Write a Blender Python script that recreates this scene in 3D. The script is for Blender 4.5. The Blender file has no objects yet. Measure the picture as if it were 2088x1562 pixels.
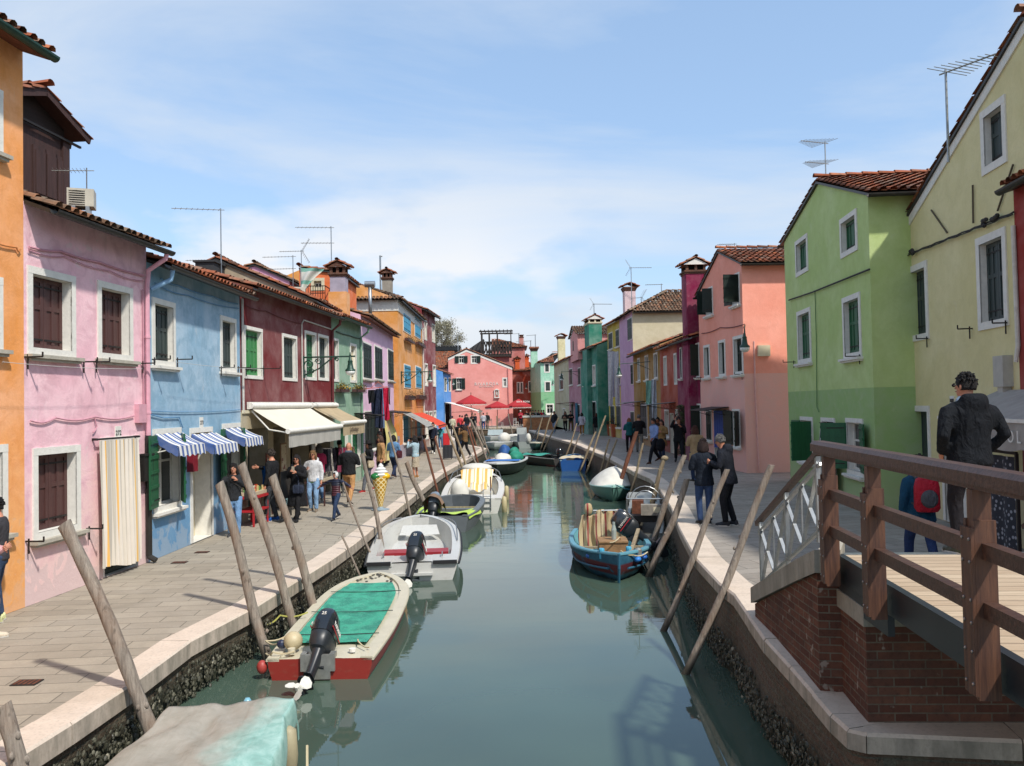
import bpy, math, random
from math import sin, cos, pi, radians, tan, atan2, sqrt, floor
from mathutils import Vector, Matrix
random.seed(7)
S = bpy.context.scene
COL = S.collection
# ---------------------------------------------------------------- camera
FPX, PITCH, ROLL, CH = 1693.0, radians(1.455), radians(1.1), 2.80
cam = bpy.data.objects.new('camera', bpy.data.cameras.new('camera')); COL.objects.link(cam)
cam.data.sensor_width = 36.0; cam.data.lens = 36.0*FPX/2088.0
cam.data.clip_start = 0.05; cam.data.clip_end = 3000
R0 = Vector((1, 0, 0)); F0 = Vector((0, cos(PITCH), sin(PITCH))); U0 = Vector((0, -sin(PITCH), cos(PITCH)))
Rr = R0*cos(ROLL) - U0*sin(ROLL); Uu = R0*sin(ROLL) + U0*cos(ROLL)
m = Matrix.Identity(4)
for i in range(3):
 m[i][0] = Rr[i]; m[i][1] = Uu[i]; m[i][2] = -F0[i]
m[2][3] = CH
cam.matrix_world = m
S.camera = cam
S.render.resolution_x = 1024; S.render.resolution_y = 766
# ---------------------------------------------------------------- light
SUN_EL, SUN_AZ = radians(51), radians(140)          # azimuth: clockwise from +Y, direction towards the sun
sd = Vector((sin(SUN_AZ)*cos(SUN_EL), cos(SUN_AZ)*cos(SUN_EL), sin(SUN_EL)))
sun = bpy.data.objects.new('sun', bpy.data.lights.new('sun', 'SUN')); COL.objects.link(sun)
sun.data.energy = 2.8; sun.data.angle = radians(2.5); sun.data.color = (1.0, 0.95, 0.87)
sun.rotation_euler = sd.to_track_quat('Z', 'Y').to_euler()
W = bpy.data.worlds.new('World'); S.world = W; W.use_nodes = True
def world():
 nt = W.node_tree; nt.nodes.clear(); N = nt.nodes.new; L = nt.links.new
 out = N('ShaderNodeOutputWorld'); bg = N('ShaderNodeBackground'); bg.inputs[1].default_value = 0.15
 sky = N('ShaderNodeTexSky'); sky.sky_type = 'NISHITA'; sky.sun_disc = False
 sky.sun_elevation = SUN_EL; sky.sun_rotation = SUN_AZ
 sky.air_density = 1.0; sky.dust_density = 1.2; sky.ozone_density = 1.6
 tc = N('ShaderNodeTexCoord'); sep = N('ShaderNodeSeparateXYZ'); L(tc.outputs['Generated'], sep.inputs[0])
 # clouds live on a flat layer high above: divide the view direction by its height
 ad = N('ShaderNodeMath'); ad.operation = 'ADD'; ad.inputs[1].default_value = 0.16; L(sep.outputs[2], ad.inputs[0])
 mx = N('ShaderNodeMath'); mx.operation = 'MAXIMUM'; mx.inputs[1].default_value = 0.05; L(ad.outputs[0], mx.inputs[0])
 dx = N('ShaderNodeMath'); dx.operation = 'DIVIDE'; L(sep.outputs[0], dx.inputs[0]); L(mx.outputs[0], dx.inputs[1])
 dy = N('ShaderNodeMath'); dy.operation = 'DIVIDE'; L(sep.outputs[1], dy.inputs[0]); L(mx.outputs[0], dy.inputs[1])
 cb = N('ShaderNodeCombineXYZ'); L(dx.outputs[0], cb.inputs[0]); L(dy.outputs[0], cb.inputs[1])
 mp = N('ShaderNodeMapping'); mp.inputs['Rotation'].default_value = (0, 0, radians(-24)); mp.inputs['Scale'].default_value = (0.75, 1.0, 1)
 mp.inputs['Location'].default_value = (2.3, 0.4, 0)
 L(cb.outputs[0], mp.inputs[0])
 n1 = N('ShaderNodeTexNoise'); n1.inputs['Scale'].default_value = 0.9; n1.inputs['Detail'].default_value = 8; n1.inputs['Roughness'].default_value = 0.58; n1.inputs['Distortion'].default_value = 0.5
 L(mp.outputs[0], n1.inputs[0])
 r1 = N('ShaderNodeValToRGB'); r1.color_ramp.elements[0].position = 0.44; r1.color_ramp.elements[1].position = 0.66
 r1.color_ramp.elements[1].color = (0.80, 0.80, 0.80, 1)
 L(n1.outputs[0], r1.inputs[0])
 # cumulus near the horizon
 mp2 = N('ShaderNodeMapping'); mp2.inputs['Scale'].default_value = (2.0, 2.0, 5.2); mp2.inputs['Location'].default_value = (0.3, 1.1, 0.2); L(tc.outputs['Generated'], mp2.inputs[0])
 n2 = N('ShaderNodeTexNoise'); n2.inputs['Scale'].default_value = 1.6; n2.inputs['Detail'].default_value = 7; n2.inputs['Roughness'].default_value = 0.5
 L(mp2.outputs[0], n2.inputs[0])
 r2 = N('ShaderNodeValToRGB'); r2.color_ramp.elements[0].position = 0.45; r2.color_ramp.elements[1].position = 0.53
 L(n2.outputs[0], r2.inputs[0])
 # fewer to the right, only in a low band
 band = N('ShaderNodeMapRange'); band.inputs['From Min'].default_value = 0.30; band.inputs['From Max'].default_value = 0.17; L(sep.outputs[2], band.inputs[0])
 lft = N('ShaderNodeMapRange'); lft.inputs['From Min'].default_value = 0.22; lft.inputs['From Max'].default_value = -0.05; L(sep.outputs[0], lft.inputs[0])
 mb = N('ShaderNodeMath'); mb.operation = 'MULTIPLY'; L(band.outputs[0], mb.inputs[0]); L(lft.outputs[0], mb.inputs[1])
 mc = N('ShaderNodeMath'); mc.operation = 'MULTIPLY'; L(mb.outputs[0], mc.inputs[0]); L(r2.outputs[0], mc.inputs[1])
 mc2 = N('ShaderNodeMath'); mc2.operation = 'MULTIPLY'; mc2.inputs[1].default_value = 0.92; L(mc.outputs[0], mc2.inputs[0])
 # high veil thicker to the right
 m1 = N('ShaderNodeMix'); m1.data_type = 'RGBA'; m0 = N('ShaderNodeMix'); m0.data_type = 'RGBA'; m0.inputs[0].default_value = 0.55; L(sky.outputs[0], m0.inputs[6]); m0.inputs[7].default_value = (1.55, 2.3, 3.35, 1)
 L(r1.outputs[0], m1.inputs[0]); L(m0.outputs[2], m1.inputs[6]); m1.inputs[7].default_value = (2.9, 3.25, 3.7, 1)
 m2 = N('ShaderNodeMix'); m2.data_type = 'RGBA'; L(mc2.outputs[0], m2.inputs[0]); L(m1.outputs[2], m2.inputs[6]); m2.inputs[7].default_value = (3.8, 3.85, 3.95, 1)
 hz = N('ShaderNodeMapRange'); hz.inputs['From Min'].default_value = 0.16; hz.inputs['From Max'].default_value = 0.0; hz.inputs['To Max'].default_value = 0.55; L(sep.outputs[2], hz.inputs[0])
 m3 = N('ShaderNodeMix'); m3.data_type = 'RGBA'; L(hz.outputs[0], m3.inputs[0]); L(m2.outputs[2], m3.inputs[6]); m3.inputs[7].default_value = (2.2, 2.7, 3.3, 1)
 L(m3.outputs[2], bg.inputs[0]); L(bg.outputs[0], out.inputs[0])
world()
S.view_settings.view_transform = 'Standard'; S.view_settings.look = 'None'; S.view_settings.exposure = 0.72
S.view_settings.gamma = 1.0; S.view_settings.use_curve_mapping = False
# ---------------------------------------------------------------- pixel -> place
def ray(px, py):
 u = (px-1044)/FPX; v = (781-py)/FPX
 x = u*cos(ROLL)+v*sin(ROLL); z = -u*sin(ROLL)+v*cos(ROLL)
 return Vector((x, cos(PITCH)-z*sin(PITCH), sin(PITCH)+z*cos(PITCH)))
def G(px, py, Z=0.0):
 d = ray(px, py); t = (Z-CH)/d.z
 return Vector((d.x*t, d.y*t, Z))
def zl(Y): return 0.35*min(1, max(0, (Y-30)/65))
def GL(px, py):
 Z = 0.0
 for _ in range(12): P = G(px, py, Z); Z = zl(P.y)
 return Vector((P.x, P.y, zl(P.y)))
ZR = 0.38; ZW = -0.70
def GR(px, py): return G(px, py, ZR)
def atY(px, py, Y):
 d = ray(px, py); t = Y/d.y
 return Vector((d.x*t, Y, CH+d.z*t))
def Zat(P, py):
 """height above the place P that shows at image row py"""
 def pr(Z):
  z = Z-CH; zc = P[1]*cos(PITCH)+z*sin(PITCH); yy = -P[1]*sin(PITCH)+z*cos(PITCH)
  x = P[0]/zc; w = yy/zc
  return 781-(x*sin(ROLL)+w*cos(ROLL))*FPX
 lo, hi = -5, 40
 for _ in range(40):
  mm = (lo+hi)/2
  if pr(mm) > py: lo = mm
  else: hi = mm
 return lo
# ---------------------------------------------------------------- mesh helpers
class MB:
 def __init__(s): s.v = []; s.f = []; s.m = []
 def add(s, vs, fs, mi=0):
  b = len(s.v); s.v += [tuple(v) for v in vs]; s.f += [tuple(i+b for i in f) for f in fs]; s.m += [mi]*len(fs); return s
 def quad(s, a, b, c, d, mi=0): return s.add([a, b, c, d], [(0, 1, 2, 3)], mi)
 def box(s, x0, x1, y0, y1, z0, z1, mi=0):
  v = [(x0,y0,z0),(x1,y0,z0),(x1,y1,z0),(x0,y1,z0),(x0,y0,z1),(x1,y0,z1),(x1,y1,z1),(x0,y1,z1)]
  return s.add(v, [(0,3,2,1),(4,5,6,7),(0,1,5,4),(1,2,6,5),(2,3,7,6),(3,0,4,7)], mi)
 def beam(s, a, b, w, h, mi=0, up=(0,0,1)):
  a = Vector(a); b = Vector(b); d = (b-a).normalized(); up = Vector(up)
  x = d.cross(up)
  if x.length < 1e-4: x = d.cross(Vector((0,1,0)))
  x.normalize(); y = x.cross(d).normalized(); x *= w/2; y *= h/2
  v = [a-x-y, a+x-y, a+x+y, a-x+y, b-x-y, b+x-y, b+x+y, b-x+y]
  return s.add(v, [(0,3,2,1),(4,5,6,7),(0,1,5,4),(1,2,6,5),(2,3,7,6),(3,0,4,7)], mi)
 def loft(s, rings, mi=0, cap0=True, cap1=True, closed=True):
  n = len(rings[0]); vs = [p for r in rings for p in r]; fs = []
  for i in range(len(rings)-1):
   for j in range(n if closed else n-1):
    k = (j+1) % n
    fs.append((i*n+j, i*n+k, (i+1)*n+k, (i+1)*n+j))
  if cap0: fs.append(tuple(range(n-1, -1, -1)))
  if cap1: fs.append(tuple((len(rings)-1)*n+j for j in range(n)))
  return s.add(vs, fs, mi)
 def tube(s, pts, rad, n=6, mi=0, caps=True, flat=1.0):
  pts = [Vector(p) for p in pts]
  if not isinstance(rad, (list, tuple)): rad = [rad]*len(pts)
  rings = []; prev = None
  for i, p in enumerate(pts):
   d = (pts[min(i+1, len(pts)-1)] - pts[max(i-1, 0)]).normalized()
   if prev is None:
    up = Vector((0,0,1)) if abs(d.z) < 0.9 else Vector((0,1,0))
    x = d.cross(up).normalized()
   else:
    x = (prev - d*prev.dot(d)).normalized()
   prev = x; y = d.cross(x)
   rings.append([p + x*(cos(2*pi*k/n)*rad[i]) + y*(sin(2*pi*k/n)*rad[i]*flat) for k in range(n)])
  return s.loft(rings, mi, caps, caps)
 def lathe(s, prof, c=(0,0,0), n=12, mi=0, sx=1, sy=1, caps=True):
  rings = [[(c[0]+r*sx*cos(2*pi*k/n), c[1]+r*sy*sin(2*pi*k/n), c[2]+z) for k in range(n)] for r, z in prof]
  return s.loft(rings, mi, caps, caps)
 def ball(s, c, rx, ry, rz, n=10, m=7, mi=0, rot=None):
  rings = []
  for i in range(m+1):
   a = pi*i/m*0.97+0.015*pi; r = sin(a); z = -cos(a)
   ring = []
   for k in range(n):
    q = Vector((rx*r*cos(2*pi*k/n), ry*r*sin(2*pi*k/n), rz*z))
    if rot is not None: q = rot @ q
    ring.append(Vector(c)+q)
   rings.append(ring)
  return s.loft(rings, mi)
 def grid(s, fn, nu, nv, mi=0):
  vs = [fn(i/nu, j/nv) for j in range(nv+1) for i in range(nu+1)]
  fs = [(j*(nu+1)+i, j*(nu+1)+i+1, (j+1)*(nu+1)+i+1, (j+1)*(nu+1)+i) for j in range(nv) for i in range(nu)]
  return s.add(vs, fs, mi)
def mesh_of(mb, mats, smooth=False, name='mesh'):
 me = bpy.data.meshes.new(name); me.from_pydata(mb.v, [], mb.f)
 if not isinstance(mats, (list, tuple)): mats = [mats]
 for q in mats: me.materials.append(q)
 if len(mats) > 1: me.polygons.foreach_set('material_index', mb.m)
 if smooth: me.polygons.foreach_set('use_smooth', [True]*len(me.polygons))
 me.update(); return me
def autosmooth(me, ang=40):
 try: me.set_sharp_from_angle(angle=radians(ang))
 except Exception: pass
def obj(name, mb, mats, parent=None, smooth=False, loc=None, rot=None, **kw):
 me = mesh_of(mb, mats, bool(smooth), name) if isinstance(mb, MB) else mb
 if smooth and smooth is not True: autosmooth(me, smooth)
 o = bpy.data.objects.new(name, me); COL.objects.link(o)
 if parent: o.parent = parent
 if loc is not None: o.location = loc
 if rot is not None: o.rotation_euler = rot
 for k, v in kw.items(): o[k] = v
 return o
def thing(name, label, cat, loc=(0,0,0), rotz=0.0, group=None):
 o = bpy.data.objects.new(name, None); COL.objects.link(o); o.empty_display_size = 0.2
 o.location = loc; o.rotation_euler = (0, 0, rotz); o['label'] = label; o['category'] = cat
 if group: o['group'] = group
 return o
def tag(o, label, cat, group=None):
 o['label'] = label; o['category'] = cat
 if group: o['group'] = group
 return o
def copy_tree(o, parent=None):
 c = o.copy(); COL.objects.link(c)
 if parent: c.parent = parent
 for ch in [q for q in o.children]: copy_tree(ch, c)
 return c
# ---------------------------------------------------------------- materials
def lin(c):
 if isinstance(c, str):
  c = [int(c[i:i+2], 16)/255 for i in (0, 2, 4)]
 else: c = [q/255 for q in c]
 return tuple((q/12.92 if q <= 0.04045 else ((q+0.055)/1.055)**2.4) for q in c)+(1.0,)
def sc(c, k): return (min(1, c[0]*k), min(1, c[1]*k), min(1, c[2]*k), 1)
def mixc(a, b, t): return tuple(a[i]*(1-t)+b[i]*t for i in range(3))+(1.0,)
MATS = {}
class NT:
 def __init__(s, name):
  s.mat = bpy.data.materials.new(name); s.mat.use_nodes = True; s.nt = s.mat.node_tree; s.nt.nodes.clear()
  s.out = s.n('ShaderNodeOutputMaterial'); s.b = s.n('ShaderNodeBsdfPrincipled'); s.l(s.b.outputs[0], s.out.inputs[0])
  s.tc = s.n('ShaderNodeTexCoord')
 def n(s, t): return s.nt.nodes.new(t)
 def l(s, a, b): s.nt.links.new(a, b)
 def mapping(s, scale=(1,1,1), rot=(0,0,0), loc=(0,0,0), src=None):
  mp = s.n('ShaderNodeMapping'); mp.inputs['Scale'].default_value = scale; mp.inputs['Rotation'].default_value = rot; mp.inputs['Location'].default_value = loc
  s.l(src or s.tc.outputs['Object'], mp.inputs[0]); return mp.outputs[0]
 def noise(s, vec, scale, detail=4, rough=0.55, dist=0.0):
  n = s.n('ShaderNodeTexNoise'); n.inputs['Scale'].default_value = scale; n.inputs['Detail'].default_value = detail
  n.inputs['Roughness'].default_value = rough; n.inputs['Distortion'].default_value = dist; s.l(vec, n.inputs[0]); return n.outputs[0]
 def ramp(s, fac, stops):
  r = s.n('ShaderNodeValToRGB'); e = r.color_ramp.elements
  while len(e) < len(stops): e.new(0.5)
  for i, (p, c) in enumerate(stops):
   e[i].position = p; e[i].color = c if isinstance(c, tuple) else (c, c, c, 1)
  s.l(fac, r.inputs[0]); return r.outputs[0]
 def mix(s, fac, a, b, mode='MIX'):
  m_ = s.n('ShaderNodeMix'); m_.data_type = 'RGBA'; m_.blend_type = mode
  for val, i in ((fac, 0), (a, 6), (b, 7)):
   if isinstance(val, (int, float)): m_.inputs[i].default_value = val
   elif isinstance(val, tuple): m_.inputs[i].default_value = val
   else: s.l(val, m_.inputs[i])
  return m_.outputs[2]
 def math(s, op, a, b=None):
  m_ = s.n('ShaderNodeMath'); m_.operation = op
  for i, val in enumerate((a, b)):
   if val is None: continue
   if isinstance(val, (int, float)): m_.inputs[i].default_value = val
   else: s.l(val, m_.inputs[i])
  return m_.outputs[0]
 def bump(s, h, strength=0.3, dist=0.02):
  b = s.n('ShaderNodeBump'); b.inputs['Strength'].default_value = strength; b.inputs['Distance'].default_value = dist
  s.l(h, b.inputs['Height']); s.l(b.outputs[0], s.b.inputs['Normal'])
 def col(s, c):
  if isinstance(c, tuple): s.b.inputs['Base Color'].default_value = c
  else: s.l(c, s.b.inputs['Base Color'])
 def rough(s, v):
  if isinstance(v, (int, float)): s.b.inputs['Roughness'].default_value = v
  else: s.l(v, s.b.inputs['Roughness'])
_cnt = [0]
def plaster(col, low=None, lowz=1.2, wear=0.5, stain=None, key=None, second=None):
 """painted render: blotches, faded patches, vertical runs and damp near the ground"""
 _cnt[0] += 1; o = _cnt[0]*7.3
 t = NT('painted_plaster'); c = lin(col)
 v = t.mapping(loc=(o, o*0.7, o*0.3))
 big = t.noise(v, 0.75, 5, 0.6, 0.4); med = t.noise(v, 3.1, 6, 0.62, 0.6); fine = t.noise(v, 26, 4, 0.6)
 run = t.noise(t.mapping(scale=(5.0, 5.0, 0.35), loc=(o, 0, 0)), 1.6, 5, 0.6)
 pale = mixc(sc(c, 1.12), (0.78, 0.74, 0.70, 1), 0.30*wear+0.06)
 dark = sc(c, 0.80)
 a = t.mix(t.ramp(big, [(0.36, 0.0), (0.66, 1.0)]), c, pale)
 a = t.mix(t.ramp(med, [(0.44, 0.0), (0.66, 0.8*wear+0.10)]), a, dark)
 a = t.mix(t.ramp(run, [(0.55, 0.0), (0.75, 0.42*wear)]), a, sc(mixc(c, (0.30, 0.27, 0.24, 1), 0.35), 0.85))
 sep = t.n('ShaderNodeSeparateXYZ'); t.l(t.tc.outputs['Object'], sep.inputs[0])
 if second:      # a second coat above/below a height: (height, colour)
  st = t.ramp(t.math('SUBTRACT', sep.outputs[2], second[0]), [(0.0, 1.0), (0.004, 0.0)])
  c2 = lin(second[1])
  b2 = t.mix(t.ramp(med, [(0.40, 0.0), (0.72, 0.8)]), c2, mixc(sc(c2, 0.92), (0.7,0.66,0.62,1), 0.18))
  a = t.mix(st, a, b2)
 lc = lin(low) if low else mixc(sc(c, 0.9), (0.55, 0.50, 0.46, 1), 0.42)
 dz = t.math('ADD', t.math('DIVIDE', sep.outputs[2], lowz), t.math('MULTIPLY', t.math('SUBTRACT', med, 0.5), 1.8))
 a = t.mix(t.ramp(dz, [(0.25, 0.75*min(1, wear+0.2)), (0.95, 0.0)]), a, lc)
 wc = t.noise(v, 1.7, 8, 0.7, 1.2)
 a = t.mix(t.ramp(wc, [(0.61, 0.0), (0.66, 0.7*wear)]), a, mixc(c, (0.62, 0.58, 0.54, 1), 0.55))
 a = t.mix(t.ramp(dz, [(0.20, 0.6*wear), (0.26, 0.0)]), a, mixc(c, (0.46, 0.43, 0.39, 1), 0.7))
 a = t.mix(t.ramp(fine, [(0.3, 0.09), (0.7, 0.0)]), a, sc(c, 0.55))
 t.col(a); t.rough(0.93); t.b.inputs['Specular IOR Level'].default_value = 0.2
 t.bump(t.math('ADD', t.math('MULTIPLY', fine, 0.35), med), 0.35, 0.03)
 return t.mat
def simple(name, col, rough=0.6, spec=0.5, metal=0.0, var=0.12, scale=6.0, bump=0.0, bscale=30.0, key=None, coat=0.0, streak=None):
 k = (name, col if isinstance(col, (str, tuple)) else tuple(col), rough, metal, var, scale, bump, coat, streak)
 if k in MATS: return MATS[k]
 t = NT(name); c = lin(col)
 v = t.mapping(scale=streak or (1,1,1))
 n = t.noise(v, scale, 5, 0.6, 0.3)
 a = t.mix(t.ramp(n, [(0.3, 0.0), (0.7, 1.0)]), sc(c, 1-var), sc(c, 1+var))
 t.col(a); t.rough(rough); t.b.inputs['Metallic'].default_value = metal; t.b.inputs['Specular IOR Level'].default_value = spec
 if coat: t.b.inputs['Coat Weight'].default_value = coat
 if bump: t.bump(t.noise(v, bscale, 5, 0.6), bump, 0.02)
 MATS[k] = t.mat; return t.mat
def tiles_mat(hue=0):
 t = NT('roof_tiles')
 g = t.n('ShaderNodeNewGeometry')
 c = t.ramp(g.outputs['Random Per Island'], [(0.0, lin('5a3c30')), (0.22, lin('8a5038')), (0.45, lin('a85e40')), (0.62, lin('96604a')), (0.8, lin('8d7464')), (1.0, lin('c07048'))] if not hue else
    [(0.0, lin('42352d')), (0.3, lin('66503f')), (0.5, lin('86604a')), (0.7, lin('75695a')), (0.85, lin('9d6a4c')), (1.0, lin('8f8474'))])
 n = t.noise(t.mapping(), 9, 6, 0.7); n2 = t.noise(t.mapping(), 2.0, 4, 0.6)
 c = t.mix(t.ramp(n, [(0.42, 0.0), (0.68, 0.65)]), c, lin('4a4238'))
 c = t.mix(t.ramp(n2, [(0.5, 0.0), (0.72, 0.45)]), c, lin('6b665a'))
 t.col(c); t.rough(0.95); t.b.inputs['Specular IOR Level'].default_value = 0.15
 t.bump(n, 0.4, 0.02)
 return t.mat
def stripes(name, cols, width, axis=0, rough=0.85, src='Object', wob=0.0):
 """woven stripes that belong to the cloth, colours repeated along one axis of the part"""
 t = NT(name); sep = t.n('ShaderNodeSeparateXYZ');
 vec = t.tc.outputs[src]
 t.l(vec, sep.inputs[0])
 x = t.math('FRACT', t.math('DIVIDE', sep.outputs[axis], width))
 st = []; acc = 0
 tot = sum(w for _, w in cols)
 for c, w in cols:
  st.append((acc, lin(c))); acc += w/tot
 r = t.n('ShaderNodeValToRGB'); r.color_ramp.interpolation = 'CONSTANT'; e = r.color_ramp.elements
 while len(e) < len(st): e.new(0.5)
 for i, (p_, c) in enumerate(st): e[i].position = p_; e[i].color = c
 t.l(x, r.inputs[0])
 n = t.noise(t.mapping(), 5, 4, 0.6)
 t.col(t.mix(t.ramp(n, [(0.3, 0.0), (0.7, 0.22)]), r.outputs[0], (0.45, 0.42, 0.38, 1)))
 t.rough(rough); t.b.inputs['Specular IOR Level'].default_value = 0.2
 t.bump(t.noise(t.mapping(), 60, 2, 0.5), 0.1, 0.01)
 return t.mat
M = {}
M['white'] = simple('white_painted_stone', 'd8d5cc', 0.8, 0.3, var=0.08, scale=9, bump=0.25)
M['stonewhite'] = simple('white_stone', 'c9c5ba', 0.85, 0.3, var=0.14, scale=7, bump=0.3)
M['sill'] = simple('grey_stone_sill', 'a8a294', 0.85, 0.3, var=0.16, scale=8, bump=0.3)
M['brown'] = simple('brown_shutter_paint', '4f3431', 0.55, 0.4, var=0.16, scale=4, streak=(6,6,0.6))
M['dgreen'] = simple('dark_green_shutter_paint', '16261f', 0.5, 0.4, var=0.2, scale=4, streak=(6,6,0.6))
M['slate'] = simple('grey_green_shutter_paint', '36413f', 0.55, 0.4, var=0.16, scale=4, streak=(6,6,0.6))
M['green'] = simple('green_shutter_paint', '23593a', 0.5, 0.4, var=0.18, scale=4, streak=(6,6,0.6))
M['bgreen'] = simple('bright_green_shutter_paint', '3d7f4a', 0.5, 0.4, var=0.14, scale=4, streak=(6,6,0.6))
M['bluesh'] = simple('blue_shutter_paint', '3f8fae', 0.5, 0.4, var=0.16, scale=4, streak=(6,6,0.6))
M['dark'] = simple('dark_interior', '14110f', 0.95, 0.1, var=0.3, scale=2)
M['shop'] = simple('dim_shop_wall', '6b5f50', 0.9, 0.2, var=0.3, scale=1.5)
M['cream'] = simple('cream_paint', 'cfc5a8', 0.75, 0.3, var=0.1, scale=4)
M['iron'] = simple('dark_iron', '2a2624', 0.6, 0.5, metal=0.4, var=0.3, scale=14)
M['rust'] = simple('rusted_iron', '6e4433', 0.85, 0.3, metal=0.2, var=0.35, scale=10, bump=0.4)
M['gutter'] = simple('dark_metal_gutter', '35332f', 0.5, 0.5, metal=0.4, var=0.25, scale=6)
M['lampgreen'] = simple('green_cast_iron', '1f3f33', 0.45, 0.5, metal=0.2, var=0.2, scale=14)
M['opal'] = simple('opal_glass', 'd9d9d4', 0.3, 0.5, var=0.05)
M['steel'] = simple('galvanised_steel', '9a9d9e', 0.38, 0.5, metal=0.8, var=0.15, scale=12)
M['alu'] = simple('dull_aluminium', '9c9c96', 0.5, 0.5, metal=0.65, var=0.2, scale=9)
M['tile'] = tiles_mat(0); M['oldtile'] = tiles_mat(1)
M['wire'] = simple('black_cable', '33302e', 0.7, 0.3, var=0.2)
M['pipegrey'] = simple('grey_pipe', '8d8f8c', 0.5, 0.5, metal=0.3, var=0.15)
M['skin'] = simple('skin', 'c08a6e', 0.55, 0.4, var=0.05, scale=12)
def glass():
 t = NT('window_glass'); t.col(lin('1d2526')); t.rough(0.06); t.b.inputs['Specular IOR Level'].default_value = 0.8
 t.bump(t.noise(t.mapping(), 1.5, 2, 0.5), 0.05, 0.05); return t.mat
M['glass'] = glass()
# ================================================================ SETTING
def slab_mat(name, c1, c2, rotz, bw=0.72, bh=0.30):
 t = NT(name); v = t.mapping(rot=(0, 0, rotz))
 br = t.n('ShaderNodeTexBrick'); t.l(v, br.inputs[0]); br.offset = 0.5
 br.inputs['Color1'].default_value = (0.3, 0.3, 0.3, 1); br.inputs['Color2'].default_value = (0.75, 0.75, 0.75, 1); br.inputs['Mortar'].default_value = (0, 0, 0, 1)
 br.inputs['Scale'].default_value = 1.0; br.inputs['Brick Width'].default_value = bw; br.inputs['Row Height'].default_value = bh
 br.inputs['Mortar Size'].default_value = 0.007; br.inputs['Mortar Smooth'].default_value = 0.3; br.inputs['Bias'].default_value = 0.0
 n = t.noise(v, 2.2, 7, 0.65, 0.4); f = t.noise(v, 40, 4, 0.6); n3 = t.noise(v, 0.55, 4, 0.6, 0.6)
 a = t.mix(t.ramp(br.outputs[0], [(0.3, 0.0), (0.75, 1.0)]), lin(c1), lin(c2))
 a = t.mix(t.ramp(n, [(0.35, 0.0), (0.7, 0.45)]), a, sc(lin(c1), 0.72))
 a = t.mix(t.ramp(n3, [(0.45, 0.0), (0.7, 0.4)]), a, mixc(lin(c2), (0.5, 0.46, 0.4, 1), 0.5))
 a = t.mix(t.ramp(f, [(0.35, 0.16), (0.6, 0.0)]), a, sc(lin(c1), 0.5))
 a = t.mix(br.outputs[1], a, sc(lin(c1), 0.42))
 spots = t.noise(v, 17, 2, 0.5)
 a = t.mix(t.ramp(spots, [(0.735, 0.0), (0.75, 0.6)]), a, lin('b9b2a4'))
 t.col(a); t.rough(t.ramp(n, [(0.3, 0.62), (0.7, 0.85)])); t.b.inputs['Specular IOR Level'].default_value = 0.3
 h = t.math('SUBTRACT', t.math('MULTIPLY', n, 0.35), br.outputs[1]); t.bump(h, 0.35, 0.02)
 return t.mat
M['slabL'] = slab_mat('trachyte_paving', '938a7b', 'a59b8a', radians(-4))
M['slabR'] = slab_mat('grey_trachyte_paving', '8b8379', '9c948a', radians(-14))
def curb_mat(name, c):
 t = NT(name); v = t.mapping(); n = t.noise(v, 3, 7, 0.65, 0.5); f = t.noise(v, 30, 4, 0.6); w = t.noise(v, 1.0, 5, 0.6)
 a = t.mix(t.ramp(n, [(0.35, 0.0), (0.7, 0.7)]), lin(c), sc(lin(c), 0.82))
 a = t.mix(t.ramp(w, [(0.5, 0.0), (0.75, 0.5)]), a, lin('a3937f'))
 a = t.mix(t.ramp(f, [(0.3, 0.25), (0.5, 0.0)]), a, lin('6d6459'))
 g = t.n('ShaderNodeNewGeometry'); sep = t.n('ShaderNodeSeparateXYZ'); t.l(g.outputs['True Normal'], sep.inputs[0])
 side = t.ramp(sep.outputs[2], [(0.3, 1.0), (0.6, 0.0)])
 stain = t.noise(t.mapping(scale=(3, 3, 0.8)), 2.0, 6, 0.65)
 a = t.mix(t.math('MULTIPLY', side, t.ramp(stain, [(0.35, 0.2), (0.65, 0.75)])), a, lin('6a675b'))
 t.col(a); t.rough(0.8); t.bump(n, 0.3, 0.02); t.b.inputs['Specular IOR Level'].default_value = 0.3
 return t.mat
M['curb'] = curb_mat('istrian_stone', 'cfbfae')
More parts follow.
